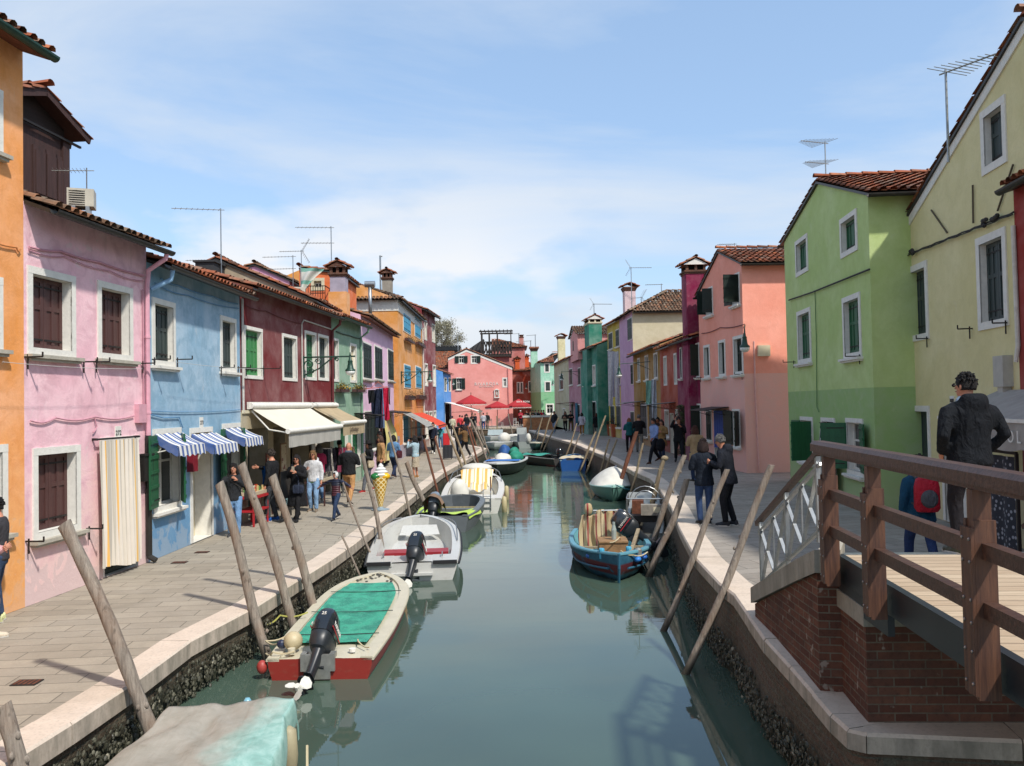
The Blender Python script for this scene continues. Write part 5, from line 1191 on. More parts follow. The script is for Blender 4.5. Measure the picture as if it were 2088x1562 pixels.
# ================================================================ BOATS
GRP_B = 'small boats moored along the canal'
def gel(name, c, rough=.35, var=.10):
 t = NT(name); n = t.noise(t.mapping(), 3, 6, .65, .3); f = t.noise(t.mapping(), 25, 4, .6); w = t.noise(t.mapping(scale=(1, 1, 3)), 5, 5, .6)
 a = t.mix(t.ramp(n, [(.35, 0.0), (.7, 1.0)]), sc(lin(c), 1-var), lin(c)); a = t.mix(t.ramp(w, [(.56, 0.0), (.75, .45)]), a, mixc(lin(c), lin('7d735c'), .55)); a = t.mix(t.ramp(f, [(.3, .25), (.45, 0.0)]), a, sc(lin(c), .6))
 t.col(a); t.rough(rough); t.bump(f, .05, .01); return t.mat
class Hull:
 def __init__(s, L, B, hs, hb, bow='v', tw=.82, rw=.07, draft=.22, flare=.75, deadrise=.5):
  s.L, s.B, s.hs, s.hb, s.bow, s.tw, s.rw, s.draft, s.flare, s.dr = L, B, hs, hb, bow, tw, rw, draft, flare, deadrise
 def b(s, t):
  p = {'v': 2.1, 'r': 4.2, 'pram': 7.0, 'full': 3.0}[s.bow]
  if t < .38: k = s.tw+(1-s.tw)*sin(t/.38*pi/2)
  else:
   u = (t-.38)/.62; k = max(0.0, 1-u**p)
   if s.bow == 'pram': k = max(.0, (1-u**p))**.55
   if s.bow in 'r': k = k**.75
  return max(.012, s.B/2*k)
 def h(s, t): return s.hs+(s.hb-s.hs)*t**2.2
 def z0(s, t):
  u = max(0, (t-.72)/.28); return -s.draft+(s.draft+s.h(t)*.45)*u**2.2
 def xs(s, t): return s.L*t
 def shell(s, N=26):
  mb = MB(); rings = []
  for i in range(N+1):
   t = i/N; t = 1-(1-t)**1.25; b, h, zk = s.b(t), s.h(t), s.z0(t); x = s.xs(t)
   ch = min(.75, .12+0*b); zc = zk+(h-zk)*.22*(1+.4*t); bc = b*(s.flare-.15*t*t)
   pts = [(x, 0, zk), (x, bc*.55, zk+(zc-zk)*.45), (x, bc, zc), (x, b*(s.flare*.35+.62), zc+(h-zc)*.35), (x, b*.985, zc+(h-zc)*.72), (x, b, h)]
   rk = [(x-0, -p[1], p[2]) for p in pts[::-1][:-1]]+pts
   # raked stem
   if s.bow == 'v': rk = [(q[0]-(h-q[2])*.35*max(0, (t-.8)/.2)**2, q[1], q[2]) for q in rk]
   rings.append(rk)
  mb.loft(rings, 0, False, False, closed=False)
  n = len(rings[0]); mb.add(rings[0], [tuple(range(n))]);
  # material: antifouling under a line just above the water
  for k, f in enumerate(mb.f):
   z = sum(mb.v[i][2] for i in f)/len(f); mb.m[k] = 1 if z < .03 and len(f) == 4 else 0
  return mb
 def rim(s, N=26, w=None, hgt=.05, out=.02, notch=None):
  w = w or s.rw; mb = MB();
  for sg in (-1, 1):
   rings = []
   for i in range(N+1):
    t = i/N; t = 1-(1-t)**1.25; b, h = s.b(t), s.h(t); x = s.xs(t); bi = max(.002, b-w)
    rings.append([(x, sg*bi, h-.03), (x, sg*(b+out), h-hgt*.6), (x, sg*(b+out), h), (x, sg*(b), h+hgt*.4), (x, sg*bi, h+hgt*.4)])
   mb.loft(rings, 0, True, True)
  return mb
 def inside(s, t0, t1, depth, N=18, w=None):
  w = w or s.rw; mb = MB(); rings = []
  for i in range(N+1):
   t = t0+(t1-t0)*i/N; b, h = max(.02, s.b(t)-w), s.h(t); x = s.xs(t); zf = h-depth
   rings.append([(x, -b, h), (x, -b*.93, h-depth*.5), (x, -b*.84, zf+.02), (x, 0, zf), (x, b*.84, zf+.02), (x, b*.93, h-depth*.5), (x, b, h)])
  mb.loft(rings, 0, False, False, closed=False)
  for r in (rings[0], rings[-1]): mb.add(r, [tuple(range(7))])
  return mb
 def deck(s, t0, t1, dz=0.0, N=14, w=None, camber=.03, yfrac=1.0):
  w = s.rw if w is None else w; mb = MB(); rings = []
  for i in range(N+1):
   t = t0+(t1-t0)*i/N; b, h = max(.003, (s.b(t)-w))*yfrac, s.h(t)+dz; x = s.xs(t)
   rings.append([(x, b*q, h+camber*(1-q*q)) for q in (-1, -.5, 0, .5, 1)])
  mb.loft(rings, 0, False, False, closed=False); return mb
def outboard(boat, x, y, z, tilt, scale=1.0, body='1b2026', text_=True, name='outboard_motor', turn=0, legc='23272c', cover=None, prop=True):
 """outboard clamped on the transom, leg swung up by tilt degrees"""
 em = bpy.data.objects.new(name, None)
 R = Matrix.Rotation(radians(turn), 4, 'Z') @ Matrix.Rotation(radians(tilt), 4, 'Y')
 mb = MB(); sc_ = scale
 mleg = simple('black_motor_paint', legc, .4, .5, var=.15); mcow = simple('motor_cowling', body, .22, .6, var=.06, coat=.4)
 def ring(z, hx, hy, cx=0, n=14, p=3.0):
  out = []
  for k in range(n):
   a = 2*pi*k/n; c, s_ = cos(a), sin(a); out.append((cx+hx*(abs(c)**(2/p))*(1 if c > 0 else -1), hy*(abs(s_)**(2/p))*(1 if s_ > 0 else -1), z))
  return out
 # leg + midsection
 mb.loft([ring(-.86, .015, .012, -.02), ring(-.78, .10, .02, -.0), ring(-.62, .12, .028, 0), ring(-.50, .085, .030, .0), ring(-.30, .075, .042, .0), ring(-.10, .085, .055, 0), ring(.0, .11, .075, 0), ring(.02, .15, .10, 0)])
 mb.loft([ring(-.50, .19, .09, -.04, p=2.2), ring(-.485, .19, .09, -.04, p=2.2)])
 mb.loft([ring(-.38, .12, .06, -.02), ring(-.372, .12, .06, -.02)])
 mb.tube([(-.16, 0, -.64), (-.13, 0, -.64), (.10, 0, -.64), (.17, 0, -.64)], [.05, .052, .048, .008], 10)
 mb.box(.08, .20, -.09, .09, -.16, .04); mb.box(.18, .22, -.11, .11, -.20, .08);
 mb.beam((.10, .07, 0), (.62, .11, .12), .035, .035); mb.beam((.62, .11, .12), (.80, .12, .15), .05, .05)
 root = obj(name, mb, mleg, boat, smooth=45); root.matrix_local = Matrix.Translation((x, y, z)) @ R @ Matrix.Scale(sc_, 4)
 c = MB(); c.loft([ring(.02, .15, .105, 0), ring(.08, .21, .135, .015), ring(.20, .22, .145, .01), ring(.215, .215, .14, .01)])
 obj('lower_cowling', c, simple('grey_cowl', '25292d', .4, .5), root, smooth=40)
 c = MB(); c.loft([ring(.215, .225, .15, .01), ring(.30, .235, .155, .01), ring(.42, .225, .148, 0), ring(.52, .19, .125, -.015), ring(.565, .15, .095, -.02), ring(.575, .08, .05, -.02)])
 cw = obj('cowling', c, mcow, root, smooth=35)
 r = MB()
 for sg in (-1, 1): r.box(-.17, .18, sg*.151-.004, sg*.151+.004, .275, .292)
 obj('red_band', r, simple('red_decal', 'a3202a', .4), cw)
 if text_:
  for sg in (-1, 1):
   q = text('lettering', 'YAMAHA', cw, .072, (-.01, sg*.157, .345), (pi/2, 0, 0 if sg < 0 else pi), M['white'], .003)
  text('lettering', '25', cw, .065, (-.215, 0, .44), (pi/2, 0, -pi/2), M['white'], .012)
 if prop:
  p = MB(); p.tube([(-.26, 0, -.64), (-.16, 0, -.64)], [.035, .045], 10)
  for k in range(3):
   a = 2*pi*k/3+.3; u = Vector((0, cos(a), sin(a))); w = Vector((0, -sin(a), cos(a))); c0 = Vector((-.21, 0, -.64))
   fn = [(0.03, .02, .02), (.08, .055, .04), (.13, .065, .045), (.165, .03, .02)]
   ringsL = [c0+u*rr-w*ww+Vector((-tt, 0, 0)) for rr, ww, tt in fn]; ringsR = [c0+u*rr+w*ww+Vector((tt, 0, 0)) for rr, ww, tt in fn]
   b = len(p.v); p.v += [tuple(q) for q in ringsL+ringsR]; p.f += [(b+i, b+i+1, b+5+i, b+4+i) for i in range(3)]; p.m += [0]*3
  obj('propeller', p, simple('white_propeller', 'c9c7bd', .5), root)
 if cover:
  c = MB(); c.ball((-.0, 0, .36), .27, .20, .27, 14, 9)
  random.seed(5); c.v = [(x_+random.uniform(-.015, .015), y_+random.uniform(-.015, .015), z_+random.uniform(-.01, .01)) for x_, y_, z_ in c.v if True]
  obj('motor_cover', c, cover, root, smooth=True)
 return root
def place(name, label, near, zn, heading, L, far=None, zf=None):
 P = G(near[0], near[1], ZW+zn)
 if far is not None:
  Q = G(far[0], far[1], ZW+zf); heading = atan2(Q.y-P.y, Q.x-P.x); L = (Vector((Q.x-P.x, Q.y-P.y, 0))).length
 else: heading = radians(heading)
 T = thing(name, label, 'boat', (P.x, P.y, ZW), heading, GRP_B); return T, L
def shells(T, H, top, bottom, rimm, rimw=None):
 hl = obj('hull', H.shell(), [top, bottom], T, smooth=35); obj('rim', H.rim(w=rimw), rimm, T, smooth=40); return hl
rope_m = simple('pale_rope', 'b5a888', .9, var=.2)
def rope(T, pts, name='rope', r=.012, mat=None):
 mb = MB(); P = [Vector(p) for p in pts]; out = []
 for a, b in zip(P, P[1:]):
  for i in range(6): t = i/6; q = a.lerp(b, t); out.append(q+Vector((0, 0, -.10*sin(pi*t)*min(1, (b-a).length))))
 out.append(P[-1]); mb.tube(out, r, 5); return obj(name, mb, mat or rope_m, T)
# --- red boat with the green net
T, L = place('red_boat', 'red boat with a white rim, a green net cover and a tilted outboard motor', (652, 1343), .27, 0, 0, (774, 1172), .36)
H = Hull(L, 1.50, .27, .40, 'r', tw=.90, rw=.13, flare=.86)
white = gel('chalky_white_gelcoat', 'c6bfa8'); shells(T, H, gel('red_hull_paint', '8a2c24', .45), simple('grey_antifouling', '3b3d3e', .8), white, .15)
dk = obj('deck', H.deck(.0, 1.0, dz=-.02, w=.13), white, T, smooth=True)
net = NT('green_net'); v = net.mapping(); wv = net.n('ShaderNodeTexWave'); wv.inputs['Scale'].default_value = 14; wv.inputs['Distortion'].default_value = 1.2; wv.inputs['Detail'].default_value = 2; net.l(v, wv.inputs[0]); n_ = net.noise(v, 5, 5, .6); f_ = net.noise(net.mapping(scale=(30, 30, 30)), 2, 2, .5)
a_ = net.mix(net.ramp(wv.outputs[0], [(.2, 0.0), (.8, .9)]), lin('157a60'), lin('4cb595')); a_ = net.mix(net.ramp(n_, [(.42, 0.0), (.62, .75)]), a_, lin('1c6a5a')); a_ = net.mix(net.ramp(f_, [(.55, 0.0), (.7, .4)]), a_, lin('8fd0bb')); net.col(a_); net.rough(.6); net.bump(wv.outputs[0], .4, .01)
def netfn(u, v):
 t = .115+.70*v; b = (H.b(t)-.20)*(1-.12*max(0, v-.8)*5); x = H.xs(t); y = (u*2-1)*b; sag = -.03*sin(pi*u)*sin(pi*v)
 return (x+.02*sin(u*9), y, H.h(t)+.045+sag+.004*sin(v*90))
mb = MB(); mb.grid(netfn, 24, 60); nt_ = obj('net_cover', mb, net.mat, T, smooth=True)
mb = MB()
for t in (.20, .45, .70): b = H.b(t)-.12; mb.tube([(H.xs(t), -b, H.h(t)+.05), (H.xs(t), 0, H.h(t)+.035), (H.xs(t), b, H.h(t)+.05)], .007, 5)
obj('elastic_cord', mb, simple('dark_cord', '2d3d3a', .8), nt_)
outboard(T, .02, .02, .34, 52, 1.02, turn=-9)
mb = MB(); mb.box(-.045, .10, -.20, -.13, .12, .34); mb.box(-.045, .10, .17, .24, .12, .34); mb.box(-.05, -.003, -.14, .18, .02, .33); obj('motor_bracket', mb, M['alu'], T)
mb = MB(); mb.ball((.30, .42, .42), .125, .125, .125, 14, 10); o = obj('buoy', mb, gel('cream_buoy', 'b9ab88', .5), T, smooth=True); mb = MB(); mb.ball((.30, .57, .38), .06, .07, .06, 8, 6); obj('buoy_eye', mb, simple('navy_plastic', '1d2740', .4), o)
mb = MB(); mb.tube([(.14, .40, .30), (.14, .40, .37)], .05, 12); obj('filler_cap', mb, white, T); mb = MB(); mb.tube([(.22, -.38, .29), (.22, -.38, .33)], .045, 12); obj('deck_cap', mb, M['white'], T)
mb = MB(); mb.ball((.05, .76, .16), .07, .07, .09, 10, 7); obj('fender', mb, simple('red_rubber', '9c3b34', .5), T, smooth=True)
rope(T, [(.5, .66, .34), (.75, .92, .30), (.95, .62, .35)]); rope(T, [(.10, .35, .34), (.05, .62, .35), (.3, .78, .26)]); rope(T, [(.25, -.60, .33), (.45, -.42, .35), (.6, -.38, .34)], r=.01); rope(T, [(1.9, .62, .40), (1.75, 1.0, .40), (1.6, 1.15, .30)], r=.012, mat=simple('yellow_rope', 'a3a050', .8))
mb = MB(); H_ = H
for i in range(26):
 t = .86+.13*random.random(); q = random.uniform(-.95, .95); b = H.b(t)-.07; mb.ball((H.xs(t), b*q, H.h(t)+.01), .05, .03, .006, 6, 3)
obj('scuffed_paint', mb, simple('scuff', '3b3934', .8), T)
# --- white boat with the red bench
T, L = place('white_boat', 'open white motor boat with a red bench, second from the bridge on the left', (840, 1150), .34, 0, 0, (858, 1061), .52)
H = Hull(L, 1.95, .36, .66, 'r', tw=.92, rw=.16, flare=.86); gw = gel('white_gelcoat', 'bdbdb8', .25, .05)
shells(T, H, gw, gel('pale_grey_bottom', '8c8e8c'), gw, .17); obj('cockpit', H.inside(.14, .95, .42, w=.17), gw, T, smooth=40); obj('side_deck', H.deck(.0, .14, dz=0), gw, T)
mb = MB()
for sg in (-1, 1):
 rr = []
 for i in range(27):
  t = .97*i/26; rr.append((H.xs(t), sg*(H.b(t)+.035), H.h(t)-.03))
 mb.tube(rr, .028, 6)
obj('rubbing_strip', mb, simple('black_rubber', '1c1c1e', .6), T)
red = simple('red_vinyl', '93232c', .45, var=.08); mb = MB(); mb.box(L*.36, L*.46, -.72, .72, .17, .25); b_ = obj('bench', mb, red, T); mb = MB(); mb.box(L*.36, L*.363, -.7, .7, -.06, .168); obj('bench_front', mb, simple('dark_locker', '2b2b2c', .6), b_)
for sg in (-1, 1):
 mb = MB(); mb.box(-.02, L*.15, sg*.62-.22, sg*.62+.22, .30, .385); o = obj('stern_seat', mb, gw, T); mb = MB(); mb.box(-.06, .0, sg*.66-.24, sg*.66+.24, .33, .40); obj('black_edge', mb, simple('black_rubber', '1c1c1e', .6), o)
 mb = MB(); mb.tube([(L*.10, sg*.60, .39), (L*.10, sg*.60, .46)], .012, 6); mb.beam((L*.07, sg*.6, .46), (L*.13, sg*.6, .46), .02, .02); obj('cleat', mb, M['steel'], o)
mb = MB(); mb.box(-.10, .0, -.42, .42, .12, .17); obj('transom_step', mb, gw, T)
mb = MB(); mb.add([(L*.80, -.5, .30), (L*.80, .5, .30), (L*.86, .42, .50), (L*.86, -.42, .50)], [(0,1,2,3)]); obj('bow_seat_back', mb, gw, T)
mb = MB()
for sg in (-1, 1):
 pts = [(H.xs(t), sg*(H.b(t)-.05), H.h(t)+.05+.10*sin(pi*(t-.42)/.5)) for t in [.42+.05*i for i in range(11)]]; mb.tube(pts, .014, 6)
obj('grab_rail', mb, M['steel'], T); outboard(T, .02, -.02, .36, 46, 1.14, turn=-14)
# --- grey plastic boat
T, L = place('grey_boat', 'grey plastic boat with a lime green tarpaulin and a brown covered motor', (899, 1052), .45, 0, 0, (941, 1010), .62)
H = Hull(L, 1.75, .45, .64, 'pram', tw=.85, rw=.14, flare=.88); gp = simple('grey_polyethylene', '62676a', .5, .4, var=.1, scale=3)
shells(T, H, gp, gp, gp, .15); obj('cockpit', H.inside(.05, .97, .40, w=.15), simple('dark_grey_inside', '4d5357', .6, var=.15), T, smooth=40)
for t in (.40, .62): mb = MB(); b = H.b(t)-.16; mb.box(H.xs(t)-.14, H.xs(t)+.14, -b, b, H.h(t)-.22, H.h(t)-.14); obj('thwart', mb, gp, T)
lime = simple('lime_tarpaulin', 'a9c452', .6, var=.12, scale=5); random.seed(3)
mb = MB(); mb.grid(lambda u, v: (L*(.02+.44*v), (u*2-1)*(H.b(.02+.44*v)+.03), H.h(.1)+.06-.20*sin(pi*u)*v+.03*sin(u*17+v*5)-.16*(abs(u*2-1) > .97)), 26, 12); obj('tarpaulin', mb, lime, T, smooth=True)
mb = MB(); mb.box(L*.465, L*.48, -H.b(.25)+.1, H.b(.25)-.1, H.h(.25)+.0, H.h(.25)+.04); obj('plank', mb, M['pole2'], T)
m_ = outboard(T, .0, .22, .48, 48, 1.2, text_=False, prop=False, body='6d7780'); mb = MB(); mb.grid(lambda u, v: (-.34+.50*v, -.26+.52*u, .66-.30*(2*u-1)**2-.16*(2*v-1)**2-.22*(1-v)+.02*sin(u*11+v*7)), 14, 14); obj('sack', mb, simple('brown_sacking', '77604c', .9, var=.2, bump=.4), m_, smooth=True)
# --- white boat with yellow striped sunshade
T, L = place('white_boat', 'white boat with a yellow and white striped cloth over its seats', (960, 1026), .35, 0, 0, (975, 957), .78)
H = Hull(L, 2.15, .48, .80, 'full', tw=.9, rw=.2, flare=.86); gw2 = gel('bright_white_gelcoat', 'cfcdc4', .3, .04); shells(T, H, gw2, gel('grey_bottom', '8a8c88'), gw2, .2); obj('cockpit', H.inside(.12, .72, .4, w=.22), gw2, T, smooth=40); obj('foredeck', H.deck(.70, 1.0, dz=.05, camber=.14, w=.05), gw2, T, smooth=True); obj('aft_deck', H.deck(0, .13, dz=.0), gw2, T)
ystr = stripes('yellow_striped_cloth', [('d9d2bd', 1.0), ('d9a648', .8), ('ded8c6', .5), ('d9a648', .25)], .30, axis=1)
mb = MB(); mb.grid(lambda u, v: (L*(.34+.30*v), (u*2-1)*(.62-.1*abs(2*v-1))-.1, H.h(.4)+.62-.55*abs(2*v-1)**2.2-.08*(2*u-1)**4+.02*sin(u*13+v*3)), 24, 20); obj('striped_cover', mb, ystr, T, smooth=True)
mb = MB(); mb.grid(lambda u, v: (L*(.22+.14*v), .1-.6*u, H.h(.3)+.25-.20*(2*v-1)**2+.05*sin(u*9)), 14, 8); obj('folded_cover', mb, ystr, T, smooth=True)
cvs = simple('white_canvas', 'c9c6bc', .8, var=.10, scale=4, bump=.3, bscale=8)
mb = MB(); mb.ball((.35, .38, .62), .34, .30, .48, 16, 11); mb.v = [(x+.03*sin(9*z+5*y), y+.02*sin(11*x), z) for x, y, z in mb.v]; obj('motor_cover', mb, cvs, T, smooth=True)
mb = MB(); mb.ball((L*.80, .0, .98), .6, .62, .18, 14, 8); obj('cushion', mb, cvs, T, smooth=True)
mb = MB()
for sg in (-1, 1):
 pts = [(H.xs(t), sg*(H.b(t)-.06), H.h(t)+.26*min(1, (t-.55)*9)) for t in [.55, .60, .68, .76, .84, .90, .94]]; mb.tube(pts, .014, 6)
 for p in pts[1:-1:2]: mb.tube([(p[0], p[1], p[2]-.26), p], .012, 5)
obj('bow_rail', mb, M['steel'], T)
mb = MB()
for y in (-.40, -.64): mb.tube([(-.03, y, .10), (-.03, y, .66), (.12, y, .72)], .015, 6)
for z in (.2, .38, .56): mb.beam((-.03, -.40, z), (-.03, -.64, z), .03, .02)
obj('boarding_ladder', mb, M['steel'], T)
for x in (.3, L*.45): mb = MB(); mb.lathe([(.02, -.3), (.08, -.26), (.09, 0), (.08, .26), (.02, .3)], (x, -H.b(x/L)-.09, .22), 10); obj('fender', mb, gel('cream_fender', 'b3a67f', .5), T, smooth=True)
mb = MB(); mb.box(L*.30, L*.33, -.62, -.58, .45, .95); obj('oar_handle', mb, M['brown'], T)
# --- generic covered/plain boats
def simple_boat(name, label, near, zn, heading, L, B, hs, hb, bow, near_is, top, bottom, rimc, parts=(), **k):
 T, L = place(name, label, near, zn, heading, L)
 if near_is == 'bow':
  h = radians(heading); T.location = (T.location.x-cos(h)*L, T.location.y-sin(h)*L, ZW)
 H = Hull(L, B, hs, hb, bow, **k); shells(T, H, top, bottom, rimc)
 for p in parts: p(T, H, L)
 return T, H
teal = gel('turquoise_gelcoat', '8fb8ae', .3, .06); tealh = gel('sea_green_hull', '5c857b', .4, .08)
def p_in(dep=.35, m=None, a=.05, b=.94): return lambda T, H, L: obj('cockpit', H.inside(a, b, dep), m or gw, T, smooth=40)
def p_deck(a, b, m, dz=0.0, nm='deck', cam=.05): return lambda T, H, L: obj(nm, H.deck(a, b, dz=dz, camber=cam), m, T, smooth=True)
def p_dome(a, b, hgt, m, nm='canvas_cover', yf=.98, pk=.5):
 def fn(T, H, L):
  def g(u, v):
   t = a+(b-a)*v; bb = (H.b(t)+.01)*yf; q = u*2-1; rise = max(0, 1-abs((v-pk)/(pk if v < pk else 1-pk))**2.2)
   ridge_ = (1-abs(q)**1.5)**.8 if abs(q) < 1 else 0
   return (H.xs(t), bb*q, H.h(t)+.02+hgt*rise*ridge_+.012*sin(v*31+q*4)*(1-abs(q)))
  mb = MB(); mb.grid(g, 22, 24); obj(nm, mb, m, T, smooth=True)
 return fn
T, H = simple_boat('turquoise_boat', 'turquoise boat under a domed white canvas, its bow towards the bridge', (1249, 1001), .42, 262, 4.7, 1.85, .40, .55, 'v', 'bow', tealh, simple('dark_green_bottom', '3f5c55', .7), teal, [p_deck(.55, 1.0, teal, .01), p_in(.3, teal, .04, .6), p_dome(.02, .80, .62, cvs, pk=.6)], flare=.68, rw=.08)
rope(T, [(T and H.L-.15, .1, .62), (H.L-.5, .9, .45), (H.L-.2, 1.25, .2)], r=.02, mat=simple('teal_rope', '2f6f78', .8)); outboard(T, -.05, .15, .45, 30, 1.0, body='707a86', text_=False)
def p_canvas_flat(T, H, L):
 mb = MB(); mb.grid(lambda u, v: (L*(.05+.45*v), (2*u-1)*(H.b(.2)+.03), H.h(.2)+.06+.06*sin(pi*u)-.05*(abs(2*u-1) > .95)+.015*sin(u*21+v*9)), 22, 10); obj('canvas_cover', mb, simple('cream_canvas', 'bfb194', .85, var=.1, bump=.3, bscale=8), T, smooth=True)
simple_boat('blue_boat', 'bright blue boat with a cream canvas, stern towards the bridge', (1169, 939), .55, 84, 4.6, 1.6, .55, .62, 'v', 'stern', gel('royal_blue_paint', '1a4f8f', .4), simple('grey_bottom2', '5d625f', .7), gel('pale_blue_rim', '8aa9b8'), [p_in(.4, gel('blue_inside', '2a5a94')), p_canvas_flat, lambda T, H, L: rope(T, [(.1, -.75, .55), (-.1, -1.0, .5), (.2, -1.35, .35)])], flare=.9)
dgrey = gel('dark_grey_hull', '3c3a38', .5)
def p_tealnet(T, H, L):
 mb = MB(); mb.grid(lambda u, v: (L*(.5+.4*v), (2*u-1)*H.b(.6)*(1-.4*v), H.h(.6)+.06+.05*sin(u*8+v*4)), 14, 8); obj('net_cover', mb, simple('teal_net', '2f8f7d', .7, var=.25), T, smooth=True)
Tb, Hb_ = simple_boat('dark_boat', 'dark open boat with a teal net over its bow, behind the bright blue boat', (1150, 936), .42, 118, 4.8, 1.6, .45, .55, 'r', 'stern', dgrey, simple('faded_red_bottom', '6b3f3a', .7), gel('grey_rim', '77756e'), [p_in(.4, simple('dark_inside', '2a2a28', .8)), p_tealnet]); outboard(Tb, .4, .0, .45, 10, .95, text_=False)
simple_boat('green_hulled_boat', 'dark sea green boat with a flat cream deck, bow towards the bridge', (1092, 906), .45, 255, 5.2, 1.75, .45, .55, 'r', 'bow', gel('dark_sea_green', '2c4a47', .4), simple('dk', '24302e', .7), gel('cream_rim', 'bfb9a3'), [p_deck(.0, 1.0, gel('cream_deck', 'c2bda6'), .0)])
def p_console(T, H, L):
 mb = MB(); mb.loft([[(L*.35, -.35, .1), (L*.55, -.35, .1), (L*.55, .35, .1), (L*.35, .35, .1)], [(L*.38, -.33, 1.0), (L*.52, -.33, 1.0), (L*.52, .33, 1.0), (L*.38, .33, 1.0)]]); c = obj('console', mb, gp, T)
 mb = MB(); mb.grid(lambda u, v: (L*.46+.25*v, -.42+.84*u, 1.0+.55*v), 6, 4); obj('windscreen', mb, simple('smoked_acrylic', '5c6666', .2), c)
 mb = MB(); mb.ball((.1, 0, .75), .30, .22, .42, 12, 9); obj('motor_cover', mb, cvs, T, smooth=True)
simple_boat('grey_console_boat', 'grey console boat with a white covered motor in the middle of the canal', (1078, 902), .45, 100, 6.0, 2.1, .5, .75, 'v', 'stern', gel('pale_grey_hull', '8f9794', .4), gel('grey3', '6a6f6d'), gp, [p_in(.35, gel('grey_in', '7f8685')), p_console], flare=.85)
P8 = atY(1028, 880, 81); T8 = thing('white_boat', 'small low white boat lying across the canal before the far quay', 'boat', (P8.x-1.1, 81, ZW), radians(8), GRP_B); H8b = Hull(4.6, 1.6, .35, .5, 'v'); shells(T8, H8b, gel('white8', 'b5b5ae'), dgrey, gel('white8', 'b5b5ae')); p_in(.3)(T8, H8b, 4.6); outboard(T8, -.05, 0, .4, 55, 1.0, text_=False)
mb = MB(); mb.ball((2.3, 0, .42), 1.3, .5, .16, 14, 7); obj('folded_cover', mb, cvs, T8, smooth=True)
# black hulled boat with white and green covers
navy = gel('near_black_hull', '1f2624', .4)
def p_cov(T, H, L):
 for (x, y, z, a, b, c, m, nm) in ((L*.38, -.25, .66, .58, .42, .38, cvs, 'white_cover'), (L*.24, .35, .70, .8, .38, .40, simple('green_tarp', '1b7a63', .7, var=.2, scale=5, bump=.4, bscale=6), 'green_cover'), (L*.10, .1, .95, .4, .30, .28, simple('green_tarp', '1b7a63', .7, var=.2, scale=5, bump=.4, bscale=6), 'green_cover'), (L*.02, -.45, .85, .6, .35, .5, simple('blue_tarp', '1f4d86', .7, var=.2), 'blue_cover')):
  mb = MB(); mb.ball((x, y, z-.1), a, b, c, 16, 11); mb.v = [(p+.04*sin(7*r+4*q), q+.04*sin(8*p+3*r), r+.03*sin(9*q)) for p, q, r in mb.v]; obj(nm, mb, m, T, smooth=True)
 mb = MB(); mb.grid(lambda u, v: (L*(.52+.22*v), (2*u-1)*(H.b(.62)-.1), H.h(.7)+.07), 12, 4); obj('blue_mat', mb, simple('blue_mat', '2a65ad', .7), T)
simple_boat('black_hulled_boat', 'black hulled boat heaped with white and green covers, blue mat on its white deck', (1012, 951), .50, 262, 6.0, 1.95, .55, .62, 'r', 'bow', navy, navy, gel('white_rim', 'b9bcb8'), [p_deck(.45, 1.0, gel('white_rim', 'b9bcb8')), p_in(.35, navy, .04, .5), p_cov], rw=.12)
simple_boat('white_boat', 'white boat with a bundled cover, behind the black hulled boat', (1008, 905), .5, 262, 4.5, 2.0, .5, .6, 'r', 'bow', gel('white9', 'b3b5b2'), gel('bluebottom', '3e5a7e'), gel('white9', 'b3b5b2'), [p_deck(.3, 1.0, gel('white9', 'b3b5b2')), p_in(.3, gw, .04, .4), lambda T, H, L: obj('white_cover', (lambda m: (m.ball((L*.3, .3, .8), .7, .5, .45, 12, 8), m)[1])(MB()), cvs, T, smooth=True)])
simple_boat('white_boat', 'farthest white boat on the left with a clear windscreen', (1000, 893), .5, 262, 4.8, 2.0, .5, .65, 'r', 'bow', gel('white9', 'b3b5b2'), gel('white9', 'b3b5b2'), gel('white9', 'b3b5b2'), [p_deck(.4, 1.0, gel('white9', 'b3b5b2')), p_in(.3, gw, .04, .4), lambda T, H, L: obj('windscreen', (lambda m: (m.grid(lambda u, v: (L*.45-.3*v, -.7+1.4*u, .65+.5*v), 8, 3), m)[1])(MB()), simple('clear_acrylic', '9aa5a5', .15), T)])
# --- blue wooden work boat
blu = gel('chipped_blue_paint', '2f6680', .5, .2); t = NT('blue_and_red_hull'); v = t.mapping(); n = t.noise(v, 2.4, 6, .6, .5); sep = t.n('ShaderNodeSeparateXYZ'); t.l(v, sep.inputs[0])
band = t.math('MULTIPLY', t.ramp(sep.outputs[2], [(.12, 0.0), (.15, 1.0)]), t.ramp(sep.outputs[2], [(.34, 1.0), (.37, 0.0)])); red_ = t.math('MULTIPLY', band, t.ramp(n, [(.42, 0.0), (.44, 1.0)]))
a = t.mix(t.ramp(t.noise(v, 9, 5, .6), [(.4, 0.0), (.7, .6)]), lin('225068'), lin('3a7288')); a = t.mix(red_, a, lin('59222a')); t.col(a); t.rough(.6); t.bump(t.noise(v, 18, 4, .6), .2, .01); bh = t.mat
T, L = place('blue_wooden_boat', 'chipped blue wooden work boat with red patches on its bow', (1262, 1133), .55, 0, 4.3)
h = radians(268); T.rotation_euler = (0, 0, h); T.location = (T.location.x-cos(h)*L, T.location.y-sin(h)*L, ZW)
H = Hull(L, 1.72, .42, .58, 'full', tw=.8, rw=.07, flare=.72); shells(T, H, bh, simple('dark_blue_bottom', '1d3c4c', .7), gel('light_blue_rim', '5f97a8', .5, .2), .09)
obj('cockpit', H.inside(.03, .95, .38, w=.09), gel('pale_turquoise_inside', '6fa7ae', .6, .25), T, smooth=40)
mb = MB()
for sg in (-1, 1): mb.tube([(H.xs(t_), sg*(H.b(t_)*.90+.02), H.h(t_)-.30) for t_ in [i/20 for i in range(20)]], .022, 6)
